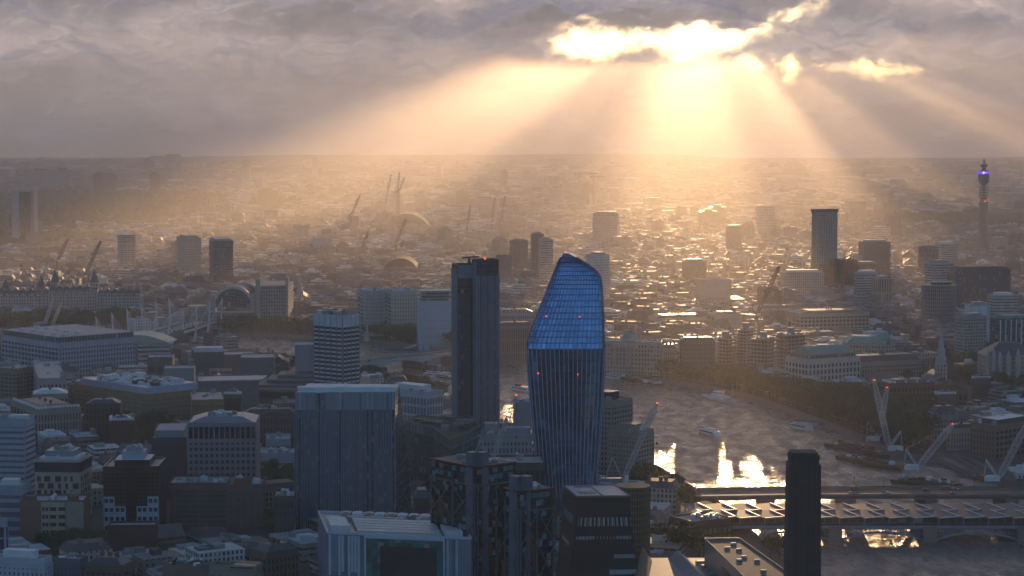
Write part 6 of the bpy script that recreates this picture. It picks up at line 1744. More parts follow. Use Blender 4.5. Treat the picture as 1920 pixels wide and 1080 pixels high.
# ---------------------------------------------------------------- boats
def hull(mb, c, d, L, W, H, z0=-.6, bow=.28, sheer=.8, m=0):
    n = Vector((-d.y, d.x)); st = [(-.5, .80), (-.35, 1), (.2, 1), (.5 - bow * .45, .72), (.5 - .04, .16), (.5, .02)]
    rows = []
    for s, w in st:
        p = c + d * (L * s); zt = H + sheer * max(0, s) ** 2 * 4
        rows.append([(*(p - n * (W / 2 * w)), zt), (*(p - n * (W / 2 * w * .78)), z0), (*(p + n * (W / 2 * w * .78)), z0), (*(p + n * (W / 2 * w)), zt)])
    for a, b in zip(rows, rows[1:]):
        for k in range(3): mb.face([a[k], a[k + 1], b[k + 1], b[k]][::-1], m)
        mb.face([a[0], b[0], b[3], a[3]][::1], m)
    mb.face(rows[0], m)
def boat(lab, e0, e1, W, style='cruise', hullm=None, cat='boat', name='river_boat', most=90):
    px = e0[0]
    A_, B_ = Vector(ground(*e0, 0)), Vector(ground(*e1, 0)); c = (A_ + B_) / 2; x, y = c
    L = min((B_ - A_).length, most); ang = math.degrees(math.atan2(B_.y - A_.y, B_.x - A_.x)); d = Vector((math.cos(math.radians(ang)), math.sin(math.radians(ang)))); n = Vector((-d.y, d.x)); a = math.radians(ang)
    t = thing(name, lab, cat, (x, y, 0))
    up_ = 1.4 if style == 'barge' else 0
    mb = MB(); hull(mb, c, d, L, W, 1.6 + up_); mb.build('hull', hullm or M_WHITE, t)
    def blk(nm, s, l, w, z, h, mat, o=0):
        p = c + d * (L * s) + n * o; m = MB(); m.obox((p.x, p.y, z), l, w, h, a); return m.build(nm, mat, t)
    if style == 'cruise':
        blk('cabin', -.06, L * .7, W * .84, 1.55, 2.2, M_WHITE); blk('window_band', -.06, L * .66, W * .86, 2.2, .95, M_GLASS)
        blk('upper_deck', -.1, L * .62, W * .8, 3.75, .25, M_STEEL); blk('canopy', -.16, L * .36, W * .74, 5.6, .2, M_WHITE); blk('wheelhouse', .2, L * .1, W * .5, 4.0, 2.0, M_WHITE); blk('wheelhouse_window', .2, L * .101, W * .51, 4.7, .8, M_GLASS)
        m = MB(); p = c + d * (-.3 * L)
        for s in (-.32, -.2, -.04, .02):
            for o in (-1, 1): q = c + d * (L * s) + n * (W * .36 * o); m.beam((q.x, q.y, 4), (q.x, q.y, 5.7), .18)
        m.build('rail_post', M_STEEL, t)
    elif style == 'ferry':
        blk('cabin', -.05, L * .74, W * .9, 1.55, 2.6, M_WHITE); blk('window_band', -.05, L * .70, W * .92, 2.3, 1.2, M_GLASS); blk('roof', -.08, L * .6, W * .7, 4.16, .5, plain('ferry_roof', (.2, .26, .36), .4)); blk('wheelhouse', .16, L * .12, W * .5, 4.5, 1.9, M_GLASS2)
    elif style == 'ship':
        blk('deck_house', .02, L * .34, W * .6, 1.9, 3.4, M_WHITE); blk('bridge', .08, L * .14, W * .5, 5.3, 3, M_WHITE); blk('bridge_window', .08, L * .141, W * .51, 6.8, .8, M_GLASS); blk('awning', -.3, L * .26, W * .7, 4.0, .2, M_PALE); blk('gun_house', .28, 3, 3, 2.2, 1.6, M_STEEL)
        p = c + d * (-.05 * L); m = MB(); m.tube((p.x, p.y, 5), (p.x, p.y, 10.5), 1.2, 1.1, 12); m.build('funnel', plain('funnel_cream', (.6, .5, .3), .5), t)
        for s, h in ((.16, 21), (-.28, 17)): p = c + d * (s * L); m = MB(); m.tube((p.x, p.y, 2), (p.x, p.y, h), .3, .12, 8); m.beam((*(p - n * 2.5), h * .75), (*(p + n * 2.5), h * .75), .15); m.build('mast', M_PALE, t)
    elif style == 'paddle':
        blk('saloon', -.02, L * .66, W * .8, 1.55, 2.3, M_WHITE); blk('window_band', -.02, L * .62, W * .82, 2.2, .9, M_GLASS); blk('sun_deck', -.02, L * .6, W * .8, 3.9, .2, M_TIMBER); blk('paddle_box', 0, L * .16, W * 1.18, 1.0, 2.9, M_WHITE)
        p = c; m = MB(); m.tube((p.x, p.y, 4), (p.x, p.y, 10), .9, .85, 12); m.build('funnel', M_DARK, t)
        for s in (.3, -.3): p = c + d * (s * L); m = MB(); m.tube((p.x, p.y, 2), (p.x, p.y, 15), .2, .1, 8); m.build('mast', M_TIMBER, t)
    elif style == 'barge':
        r = random.Random(int(px)); blk('hold_cover', 0, L * .8, W * .8, 2.98, .5, M_TIMBER)
        for k in range(16): blk('deck_cargo', r.uniform(-.4, .4), r.uniform(2, 5), r.uniform(1.5, 3), 3.4, r.uniform(.8, 3.0), r.choice([M_TIMBER, M_DARK, M_GREY, M_WHITE, plain('rust', (.19, .07, .035), .8)]), r.uniform(-W * .25, W * .25))
    return t
DH = plain('dark_hull', (.035, .03, .03), .5)
RH = plain('rust_hull', (.09, .04, .03), .7)
boat('white moored trip boat by the arched bridge, upper one of the cluster', (828, 691), (780, 689), 9, 'ferry')
boat('white moored trip boat in front of the cluster by the arched bridge', (816, 708), (794, 705), 6)
boat('long dark and white moored trip boat against the finned tower', (850, 711), (808, 705), 8, 'cruise', DH)
boat('dark pontoon boat at the middle of the moored cluster', (846, 701), (792, 697), 7, 'barge', DH, 'barge', 'barge')
boat('white trip boat passing left of the curved blue tower', (996, 736), (959, 730), 9, 'ferry')
boat('white restaurant boat moored right beside the curved blue tower', (1165, 711), (1130, 707), 9)
boat('low dark pontoon covered with clutter between the two moored ships', (1168, 712), (1196, 717), 9, 'barge', DH, 'barge', 'barge')
boat('dark-hulled old paddle steamer moored under the embankment trees', (1241, 724), (1197, 714), 9, 'paddle', DH)
boat('large white naval ship with two masts moored along the embankment', (1391, 761), (1316, 743), 11, 'ship', plain('ship_white', (.66, .66, .66), .5), 'ship', 'moored_ship')
boat('tour boat with open top deck sailing in the middle of the river', (1347, 819), (1308, 809), 8)
boat('white catamaran ferry lying at the small pier', (1520, 808), (1482, 800), 8, 'ferry')
boat('long dark working barge loaded with gear beside the crane booms', (1555, 836), (1668, 862), 14, 'barge', DH, 'barge', 'barge')
boat('empty rust-red barge with open hold moored outside the working barge', (1576, 860), (1690, 884), 14, 'barge', RH, 'barge', 'barge')
boat('flat crane barge with white cabin nearest the road bridge', (1676, 904), (1805, 916), 18, 'barge', DH, 'barge', 'barge')
boat('small white boat half hidden at the top right of the curved blue tower', (1146, 700), (1132, 699), 4, 'ferry')
def pier(lab, px, py, L, ang, g=0):
    x, y = ground(px, py, 0); c = Vector((x, y)); a = math.radians(ang); d = Vector((math.cos(a), math.sin(a)))
    t = thing('pier', lab, 'pier', (x, y, 0))
    mb = MB(); mb.obox((x, y, .1), L, 7, 1.2, a); mb.build('pontoon', M_GREY, t)
    mb = MB(); mb.obox((x, y, 1.3), L * .6, 4, 2.6, a); mb.build('shelter', M_GLASS2, t)
    n = Vector((-d.y, d.x)); q = c + n * 22 + d * 14; mb = MB(); mb.beam((*c, 2), (*q, GZ + 1.5), 2.4, 1.6); mb.build('gangway', M_STEEL, t)
    for s in (-.4, .4): p = c + d * (L * s); mb = MB(); mb.tube((p.x, p.y, -2), (p.x, p.y, 7), .5, .5, 8); mb.build('pile', M_DARK, t)
pier('small ferry pier with a covered gangway by the white catamaran', 1536, 800, 30, 150)
pier('long low pier with pale shelter by the wooded bank near the needle monument', 752, 660, 62, -4)
x, y = ground(688, 640, GZ)
t = thing('needle_monument', 'slim stone needle standing among the bank trees right of the banded tower', 'monument', (x, y, GZ))
mb = MB(); mb.obox((x, y, GZ), 6, 6, 5); mb.build('plinth', M_PALE, t)
mb = MB(); mb.prism([(x - 1.5, y - 1.5), (x + 1.5, y - 1.5), (x + 1.5, y + 1.5), (x - 1.5, y + 1.5)], GZ + 5, GZ + 24, 0, None, [(x - 1, y - 1), (x + 1, y - 1), (x + 1, y + 1), (x - 1, y + 1)]); mb.lathe((x, y, GZ + 24), [(1.3, 0), (.05, 2.5)], 4, 0, math.pi / 4); mb.build('shaft', M_PALE, t)
x, y = ground(222, 520, GZ)

# ---------------------------------------------------------------- cranes
def boom(mb, a, b, w, n, m=0, taper=.55, th=.22):
    a, b = Vector(a), Vector(b); d = (b - a).normalized(); up = Vector((0, 0, 1)) if abs(d.z) < .97 else Vector((0, 1, 0))
    r = d.cross(up).normalized(); u = r.cross(d).normalized()
    def ring(k):
        ww = w * (1 if k > .12 else .35 + k * 5.4) * (1 if k < .75 else 1 - (k - .75) / .25 * (1 - taper)); p = a.lerp(b, k)
        return [p + r * (ww / 2 * i) + u * (ww / 2 * j) for i, j in ((-1, -1), (1, -1), (1, 1), (-1, 1))]
    pr = ring(0)
    for i in range(1, n + 1):
        cu = ring(i / n)
        for k in range(4):
            mb.beam(pr[k], cu[k], th * 1.5, m=m); mb.beam(pr[k], cu[(k + 1) % 4], th, m=m) if i % 2 else mb.beam(pr[(k + 1) % 4], cu[k], th, m=m)
            mb.beam(cu[k], cu[(k + 1) % 4], th, m=m)
        pr = cu
def crane(lab, foot, tip, Y, colour, w=3.0, n=26, z0=None, kind='barge', th=.3, Yt=None, lamp=True, name='lattice_crane'):
    zf = zat(foot[1], Y) if z0 is None else z0; Yt = Yt or Y
    a = Vector((xat(foot[0], Y, zf), Y, zf)); zt = zat(tip[1], Yt); b = Vector((xat(tip[0], Yt, zt), Yt, zt))
    t = thing(name, lab, 'crane', tuple(a))
    mb = MB(); boom(mb, a, b, w, n, 0, .6, th); mb.build('boom', colour, t)
    s = -1 if b.x > a.x else 1
    if kind == 'barge':
        mb = MB(); mb.obox((a.x + s * 5, a.y + 1, a.z - 2), 11, 5, 3.6); mb.build('machine_house', M_WHITE, t)
        mb = MB(); mb.obox((a.x + s * 11, a.y + 1, a.z - 2.4), 3.5, 4.5, 4.5); mb.build('counterweight', plain('crane_orange', (.32, .06, .025), .5), t)
        mb = MB(); q = a + Vector((s * 9, 1, 13)); boom(mb, a + Vector((s * 1, 1, 1)), q, 1.4, 6, 0, .6, .22); mb.beam(q, a + Vector((s * 10, 1, 1)), .4); mb.build('back_mast', M_STEEL, t)
        mb = MB(); mb.beam(q, b, .16); mb.build('pendant', M_DARK, t)
    elif kind == 'luffing':
        mb = MB(); boom(mb, (a.x, a.y, max(0, GZ)), a, w * .9, 14, 0, 1, th); mb.build('tower_mast', colour, t)
        mb = MB(); mb.obox((a.x + s * 6, a.y, a.z - 1), 12, 3, 2.2); mb.build('machine_deck', M_GREY, t)
        q = a + Vector((s * 6, 0, 13)); mb = MB(); mb.beam(a, q, .6); mb.beam(q, a + Vector((s * 10, 0, 1)), .5); mb.build('gantry', colour, t)
        mb = MB(); mb.beam(q, b, .18); mb.build('pendant', M_DARK, t)
        mb = MB(); mb.obox((a.x - s * 2, a.y - 2, a.z + .5), 2.2, 2, 2.4); mb.build('cab', M_WHITE, t)
    if lamp:
        mb = MB(); mb.lathe(tuple(b), [(.2, 0), (.5, .4), (.15, .8)], 8); mb.build('warning_lamp', M_REDLAMP, t)
    mb = MB(); mb.beam(b, (b.x, b.y, b.z - 22), .12); mb.obox((b.x, b.y, b.z - 23.5), .8, .8, 1.6); mb.build('hook_line', M_DARK, t)
CW = plain('crane_white', (.50, .51, .54), .45, 0, .1)
crane('white lattice boom leaning left from the rust-red barge, front of the crossed pair', (1667, 862), (1639, 713), 1590, CW, 4.0, 34, z0=6, th=.2)
crane('second pale lattice boom crossing behind the first on the working barge', (1648, 850), (1663, 727), 1640, CW, 3.6, 32, z0=6, th=.2)
crane('white lattice crane leaning right over the flat barge with white cabin', (1722, 888), (1786, 796), 1500, CW, 3.8, 28, z0=6, th=.2)
crane('white lattice crane cut by the right edge beside the bridge end', (1873, 918), (1925, 795), 1440, CW, 3.8, 28, z0=8, th=.2)
crane('white luffing tower crane on the building site behind the folded brick gallery', (1168, 900), (1232, 757), 1180, CW, 2.6, 30, z0=None, kind='luffing', th=.16)
crane('white luffing crane boom rising behind the braced glass tower', (921, 868), (968, 742), 1130, CW, 2.2, 28, kind='luffing', th=.15)
crane('red and dark luffing crane in front of the sunlit roofs', (1418, 592), (1461, 499), 2350, plain('crane_red', (.24, .04, .03), .5), 3.2, 20, kind='luffing', th=.45)
crane('pale boom leaning right among the far left bank trees, left one of two', (78, 618), (100, 558), 2500, CW, 3.2, 16, z0=4, kind='barge', th=.4, lamp=False)
crane('pale boom leaning right among the far left bank trees, right one of two', (93, 616), (115, 568), 2520, CW, 2.8, 14, z0=4, kind='barge', th=.4, lamp=False)
DC = plain('far_crane', (.13, .10, .09), .6)
for lab, f, tp, Y in (('hazy luffing crane leftmost of the three above the dark hoist core', (722, 386), (733, 327), 5200), ('hazy luffing crane in the middle of the three, upright', (745, 362), (749, 323), 5250), ('hazy luffing crane rightmost of the three, leaning right', (748, 360), (758, 333), 5260), ('hazy crane leaning right left of the three cranes', (658, 405), (675, 366), 4600),
    ('hazy crane with red tip lamp above the glazed vault', (742, 458), (761, 410), 3900), ('hazy orange crane left of the finned tower', (684, 452), (690, 436), 3700), ('faint crane left of the finned tower top, first of the three at the right', (876, 424), (882, 384), 4400), ('faint upright crane right of the finned tower, left one', (922, 420), (928, 370), 4500), ('faint upright crane right of the finned tower, right one', (939, 420), (947, 367), 4500),
    ('dark luffing crane over the pale terraces at the left', (158, 520), (189, 452), 3100), ('pale luffing crane at the left beside the dark one', (108, 490), (126, 449), 3300)):
    crane(lab, f, tp, Y, DC, 3.4, 12, kind='luffing', th=.7, lamp='red' in lab)
def tower_crane(lab, px, pt, x0, x1, Y):
    x = xat(px, Y, 60); z = zat(pt, Y); t = thing('hammerhead_crane', lab, 'crane', (x, Y, 0))
    mb = MB(); boom(mb, (x, Y, GZ), (x, Y, z + 6), 3.4, 16, 0, 1, .8); mb.build('tower_mast', DC, t)
    mb = MB(); boom(mb, (xat(x0, Y, 60), Y, z), (xat(x1, Y, 60), Y, z), 2.6, 14, 0, .8, .7); mb.build('jib', DC, t)
    mb = MB(); mb.obox((xat(x0, Y, 60) + 4, Y, z - 4), 7, 3, 4); mb.build('counterweight', DC, t)
tower_crane('hammerhead tower crane over the dark core tower, left and higher one', 1086, 325, 1076, 1122, 6300)
tower_crane('hammerhead tower crane right of the first, slightly lower', 1113, 331, 1105, 1135, 6350)
# glazed vault roofs
def vault(lab, px0, px1, ybase, Y, h, mat, dep=60, cat='hall'):
    X0, X1 = xat(px0, Y, 20), xat(px1, Y, 20); z0 = max(zat(ybase, Y), 4); n = 14
    t = thing('vaulted_hall', lab, cat, ((X0 + X1) / 2, Y + dep / 2, 0))
    foot_add([(X0, Y), (X1, Y), (X1, Y + dep), (X0, Y + dep)])
    mb = MB(); mb.prism([(X0, Y), (X1, Y), (X1, Y + dep), (X0, Y + dep)], 0, z0, 0); mb.build('wall', F_BRN, t)
    mb = MB(); P = [(X0 + (X1 - X0) * i / n, z0 + h * math.sin(math.pi * i / n) ** .7) for i in range(n + 1)]
    for i in range(n): mb.face([(P[i][0], Y, P[i][1]), (P[i + 1][0], Y, P[i + 1][1]), (P[i + 1][0], Y + dep, P[i + 1][1]), (P[i][0], Y + dep, P[i][1])])
    mb.face([(p[0], Y, p[1]) for p in P]); mb.build('vault_roof', mat, t)
vault('long ribbed glass vault glinting in the haze below the three cranes', 722, 803, 424, 5000, 30, plain('vault_glass', (.16, .15, .14), .85, 0, .3, .1, .1), 90, 'station')
vault('dark brown glazed vault with a pale rim left of the finned tower', 722, 780, 500, 3450, 14, plain('vault_brown', (.07, .05, .04), .85, 0, .3, .1, .1), 80, 'opera house')
vault('low white market vault right of the curved blue tower', 1170, 1236, 574, 2780, 5, plain('market_roof', (.30, .28, .25), .85, 0, .3, .1, .1), 60, 'market')

# ---------------------------------------------------------------- the rest of the city
PARKS = [[ground(*p, GZ) for p in q] for q in (
    [(-40, 452), (40, 440), (150, 432), (230, 428), (330, 418), (420, 400), (430, 372), (300, 362), (120, 362), (-40, 368)],
    [(-40, 470), (110, 468), (205, 460), (210, 448), (100, 447), (-40, 446)],
    [(470, 392), (560, 392), (570, 378), (470, 378)],
    [(1570, 424), (1850, 432), (1990, 436), (1990, 410), (1850, 408), (1600, 406)],
    [(1860, 470), (1990, 474), (1990, 452), (1850, 452)])]
TREE_ZONES = [  # outline of tree feet in the photograph, how many, size range, label words
    ([(1140, 700), (1240, 715), (1330, 732), (1330, 722), (1240, 704), (1140, 690)], 39, (15, 20), 'golden-green plane tree in the row right of the curved blue tower'),
    ([(1330, 732), (1420, 752), (1500, 776), (1490, 752), (1420, 732), (1335, 718)], 51, (17, 23), 'dark plane tree in the embankment row behind the white naval ship'),
    ([(1490, 774), (1560, 802), (1640, 838), (1700, 854), (1735, 848), (1725, 800), (1640, 772), (1560, 752), (1490, 748)], 93, (19, 26), 'dark plane tree in the dense garden behind the crossed white booms'),
    ([(1620, 760), (1740, 790), (1745, 770), (1640, 742)], 21, (12, 18), 'dark tree at the upper edge of the garden below the mansard offices'),
    ([(675, 642), (840, 656), (1000, 674), (1000, 662), (850, 640), (690, 628)], 60, (16, 21), 'dark bank tree between the banded tower and the curved blue tower'),
    ([(400, 630), (590, 634), (590, 620), (480, 612), (410, 614)], 42, (14, 19), 'hazy bank tree between the mast bridge and the banded tower'),
    ([(-10, 622), (130, 622), (262, 614), (262, 604), (130, 604), (-10, 606)], 51, (17, 23), 'dark tree in the wooded bank below the ornate river front'),
    ([(262, 610), (372, 600), (372, 592), (270, 598)], 15, (14, 18), 'bank tree beside the arched station end of the mast bridge'),
    ([(735, 735), (790, 745), (850, 766), (850, 752), (790, 730), (740, 720)], 21, (11, 15), 'low riverside tree between the arched bridge and the white low offices'),
    ([(680, 712), (735, 726), (735, 716), (690, 702)], 7, (10, 13), 'low dark bush at the foot of the arched bridge'),
    ([(1180, 925), (1235, 938), (1305, 968), (1300, 950), (1240, 915), (1190, 905)], 24, (13, 18), 'sun-edged tree on the bank beside the glittering water'),
    ([(320, 668), (365, 672), (365, 662), (325, 658)], 6, (13, 16), 'small tree by the river wall left of the dark gallery'),
    ([(500, 692), (550, 698), (550, 688), (505, 682)], 6, (12, 15), 'small tree by the river wall between the two fly towers'),
    ([(1690, 660), (1740, 680), (1740, 655), (1695, 640)], 12, (14, 18), 'dark tree in the avenue left of the white church'),
    ([(1790, 700), (1850, 710), (1870, 680), (1850, 660), (1800, 672)], 24, (15, 19), 'dark tree between the white church and the gothic courts'),
    ([(1640, 712), (1740, 730), (1900, 740), (1930, 722), (1800, 712), (1700, 700)], 27, (12, 16), 'dark tree among the old brick ranges near the right edge'),
    ([(1740, 700), (1790, 706), (1790, 690), (1745, 686)], 9, (12, 15), 'tree at the foot of the white church'),
    ([(170, 855), (255, 862), (340, 830), (345, 795), (260, 800), (190, 815)], 33, (10, 15), 'dark tree in the shadowed courtyard between the cream block and the gridded office'),
    ([(485, 925), (550, 935), (550, 895), (490, 890)], 15, (10, 14), 'dark tree left of the fin striped block foot'),
    ([(60, 1050), (190, 1060), (200, 1020), (160, 1012), (70, 1020)], 18, (9, 13), 'dark tree in front of the brick and cream block'),
    ([(760, 905), (800, 915), (805, 860), (770, 855)], 13, (12, 16), 'dark tree in the deep shade right of the fin striped block'),
    ([(345, 770), (420, 785), (430, 762), (360, 756)], 10, (9, 13), 'small dark tree right of the buff brick block'),
    ([(500, 1000), (548, 1010), (550, 985), (505, 980)], 7, (9, 12), 'dark tree beside the small dark flat roofed block'),
]
TZ = [([ground(*p, GZ) for p in q], n, s, l) for q, n, s, l in TREE_ZONES]
BIG_TREES = [(1278, 1052, 26, 'single large dark tree in front of the bridge-end station'), (1250, 1048, 21, 'dark round tree left of the single large dark tree'), (1312, 1050, 20, 'dark round tree right of the single large dark tree'), (1462, 1052, 17, 'dark bushy tree left of the brick chimney foot'), (1445, 1046, 13, 'small dark bush left of the bushy tree by the chimney')]

F_CITY = [facade('city_a', 3.2, 3.5, .42, .55, (.05, .05, .05)), facade('city_b', 4.0, 3.6, .92, .45, (.06, .06, .065)), facade('city_c', 2.6, 3.4, .5, .62, (.04, .04, .042))]
F_CROOF = colmat('city_roof', .72, .4, .06, .2)
WALLC = [((.48, .41, .33), 'buff stone'), ((.62, .57, .49), 'cream stone'), ((.23, .15, .11), 'brown brick'), ((.40, .365, .33), 'grey stone'), ((.72, .69, .65), 'white painted'), ((.30, .20, .14), 'red-brown brick'), ((.26, .24, .225), 'sooty grey')]
ROOFC = [((.30, .29, .29), 'grey flat roof'), ((.55, .54, .53), 'pale flat roof'), ((.12, .115, .12), 'dark slate roof'), ((.18, .16, .15), 'brown roof'), ((.70, .69, .68), 'white flat roof')]
def rect(c, a, w, d):
    ca, sa = math.cos(a), math.sin(a)
    return [(c[0] + x * ca * w / 2 - y * sa * d / 2, c[1] + x * sa * w / 2 + y * ca * d / 2) for x, y in ((-1, -1), (1, -1), (1, 1), (-1, 1))]
def city_block(mw, mr, s, detail=1):
    """walls into mw, roof into mr (which may be the same mesh with the roof as material 1)"""
    c, a, w, d, h, wc, rc, rk, r = s[:9]
    P = rect(c, a, w, d); mw.c = wc; mr.c = rc; k = 3 if mr is mw else 0
    n = len(P); u = r.uniform(0, 9)
    for i in range(4):
        p, q = P[i], P[(i + 1) % 4]; L = w if i % 2 == 0 else d
        mw.face([(*p, 0), (*q, 0), (*q, h), (*p, h)], s[9] if len(s) > 9 else 0, [(u, 0), (u + L, 0), (u + L, h), (u, h)])
    if rk == 0:      # flat, with plant and stair heads
        mr.face([(*p, h) for p in P], k)
        if detail:
            for _ in range(r.randint(1, 4)):
                e = (c[0] + r.uniform(-.3, .3) * w, c[1] + r.uniform(-.3, .3) * d)
                g = r.uniform(.5, 1.5); mr.c = tuple(min(.75, x * g) for x in rc)
                mr.prism(rect(e, a, r.uniform(.12, .4) * w, r.uniform(.12, .4) * d), h, h + r.uniform(1.2, 4), k)
            if r.random() < .5:
                mr.c = wc; mr.prism(rect(c, a, w * .98, d * .98), h - .1, h + .02, k)
    elif rk == 1:    # mansard
        q = rect(c, a, w - min(6, w * .4), d - min(6, d * .4)); mr.prism(P, h, h + 4.2, k, None, q)
        if detail:
            mr.c = (.3, .2, .15)
            for _ in range(r.randint(1, 3)):
                e = (c[0] + r.uniform(-.35, .35) * w, c[1] + r.uniform(-.35, .35) * d); mr.prism(rect(e, a, 2.5, 1.4), h + 2, h + 6.5, k)
    else:            # ridge
        ca, sa = math.cos(a), math.sin(a); ln = w > d
        dx, dy = (ca * w / 2, sa * w / 2) if ln else (-sa * d / 2, ca * d / 2)
        A, B = (c[0] - dx, c[1] - dy), (c[0] + dx, c[1] + dy); rh = min(w, d) * .32
        if ln:
            mr.face([(*P[0], h), (*P[1], h), (*B, h + rh), (*A, h + rh)], k); mr.face([(*P[2], h), (*P[3], h), (*A, h + rh), (*B, h + rh)], k)
            mr.face([(*P[1], h), (*P[2], h), (*B, h + rh)], k); mr.face([(*P[3], h), (*P[0], h), (*A, h + rh)], k)
        else:
            mr.face([(*P[1], h), (*P[2], h), (*B, h + rh), (*A, h + rh)], k); mr.face([(*P[3], h), (*P[0], h), (*A, h + rh), (*B, h + rh)], k)
            mr.face([(*P[0], h), (*P[1], h), (*A, h + rh)], k); mr.face([(*P[2], h), (*P[3], h), (*B, h + rh)], k)
        if detail:
            mr.c = (.28, .19, .14)
            for _ in range(2): e = (c[0] + r.uniform(-.3, .3) * w, c[1] + r.uniform(-.3, .3) * d); mr.prism(rect(e, a, 2.2, 1.3), h + rh * .4, h + rh + 2, k)

rc_ = random.Random(99)
SPOTS = []
NEARROADS = []
def sow(Y0, Y1, cell, hmin, hmax, tall=.02):
    """districts with their own street grids"""
    D = []
    nx = 900 if Y0 > 4500 else 420
    X = .33 * Y1 + 100
    ds = [(rc_.uniform(-X, X), rc_.uniform(Y0 - 300, Y1 + 300), rc_.uniform(-.6, .6) + math.pi / 2 * rc_.randint(0, 1)) for _ in range(int(2 * X * (Y1 - Y0) / nx ** 2) + 3)]
    y = Y0
    gridstep = cell
    out = []
    for di, (dx, dy, da) in enumerate(ds):
        ca, sa = math.cos(da), math.sin(da); R = int(nx * 1.5 / cell)
        for i in range(-R, R + 1):
            for j in range(-R, R + 1):
                lx = i * cell + (i // 3) * cell * .32; ly = j * cell * .8 + (j // 2) * cell * .38
                x, y = dx + lx * ca - ly * sa, dy + lx * sa + ly * ca
                if not (Y0 < y < Y1) or abs(x) > .30 * y + 130: continue
                best = min(range(len(ds)), key=lambda q: (ds[q][0] - x) ** 2 + (ds[q][1] - y) ** 2)
                if best != di: continue
                out.append((x, y, da, cell * rc_.uniform(.72, 1.02), cell * .8 * rc_.uniform(.7, 1.0)))
    res = []
    for x, y, a, w, d in out:
        rad = max(w, d) * .55
        if near_poly(x, y, RIVER, rad * .7 + 6): continue
        if y < 5200 and taken(x, y, rad * .75): continue
        if any(near_poly(x, y, P, 4) for P in PARKS): continue
        if y < 2600 and any(near_poly(x, y, z[0], 2) for z in TZ): continue
        if rc_.random() < .06: continue
        h = rc_.uniform(hmin, hmax) * (1 + .35 * noise.noise(Vector((x / 260, y / 260, 0))))
        if rc_.random() < tall: h *= rc_.uniform(1.4, 2.3)
        wc = rc_.choices(WALLC, (5, 4, 4, 4, 2, 3, 3))[0]; rf = rc_.choices(ROOFC, (5, 3, 4, 3, 1))[0]
        rk = 0 if rf[1].endswith('flat roof') else rc_.choice((1, 1, 2, 0))
        v = rc_.uniform(.8, 1.2)
        res.append([(x, y), a, w, d, h, tuple(c * v for c in wc[0]), tuple(c * v for c in rf[0]), rk, random.Random(int(x * 31 + y * 17)), rc_.randint(0, 2), wc[1], rf[1] if rk == 0 else ('slate mansard' if rk == 1 else 'pitched slate roof')])
    return res
spots = sow(1020, 1900, 30, 9, 19, .01) + sow(1900, 3400, 28, 12, 24, .006) + sow(3400, 5600, 32, 11, 23, .025) + sow(5600, 9000, 52, 10, 22, .03) + sow(9000, 14000, 110, 12, 30, .06)
def seen(s):
    px, py = pix(s[0][0], s[0][1], s[4]); return -10 < px < 1930 and py < 1085
def hides_river(s):
    px, py = pix(s[0][0], s[0][1], s[4]); q = ground(px, py, 0) if py > 300 else (0, 0)
    return q[1] > s[0][1] + 20 and s[0][1] < 2300 and inside(q[0], q[1], RIVER)
# how low the fronts of the landmarks can be seen: ordinary houses nearer than them stay below that line
CLEAR = [(1336, 1520, 694, 2080), (1473, 1613, 712, 1950), (1128, 1246, 686, 2070), (1232, 1340, 692, 2080), (1578, 1728, 712, 2010), (1850, 1920, 722, 2000), (1745, 1785, 690, 1950), (588, 673, 728, 1720), (3, 253, 692, 2030), (138, 383, 766, 1745), (395, 540, 588, 2600), (670, 850, 606, 2350), (-20, 262, 580, 2660),
         (352, 480, 905, 1340), (284, 350, 900, 1385), (553, 765, 965, 1290), (847, 935, 785, 1477), (317, 492, 1000, 1282), (193, 297, 990, 1255), (65, 171, 965, 1300), (0, 65, 905, 1340), (37, 157, 1012, 1225), (596, 886, 1062, 1046), (757, 905, 870, 1400), (877, 998, 866, 1405), (808, 965, 960, 1030), (948, 1038, 1080, 985), (990, 1133, 905, 1310), (1096, 1228, 890, 1450),
         (1522, 1570, 490, 3255), (1735, 1800, 580, 2500), (1857, 1920, 640, 2050), (437, 560, 706, 1930), (360, 470, 690, 2020), (470, 600, 738, 1830), (1300, 1500, 1080, 1250), (0, 98, 1080, 1080), (300, 400, 1080, 1090), (300, 405, 640, 2200), (745, 830, 770, 1690), (1820, 1920, 880, 1545), (1738, 1828, 850, 1590), (1752, 1920, 768, 1800), (1822, 1920, 728, 1890), (487, 552, 885, 1500), (20, 152, 800, 1610), (194, 345, 805, 1560), (1478, 1630, 620, 2520), (1590, 1670, 668, 2150), (1312, 1371, 548, 2700), (640, 1000, 700, 2000)]
def in_front(s):
    px, py = pix(s[0][0], s[0][1], s[4]); hw = max(s[2], s[3]) * .6 / s[0][1] * FPX
    return any(s[0][1] < c[3] and px + hw > c[0] and px - hw < c[1] and py < c[2] for c in CLEAR)
kept = []
for s in spots:
    if s[0][1] < 3300:
        while s[4] > 6.5 and (hides_river(s) or in_front(s)): s[4] -= 2
        if hides_river(s) or in_front(s): continue
    kept.append(s)
spots = kept
near = sorted([s for s in spots if seen(s)], key=lambda s: s[0][1])
# drop low houses right in front of the foreground landmarks that would hide them
indiv = near[:270]; ids = set(id(s) for s in indiv)
rest = [s for s in spots if id(s) not in ids]
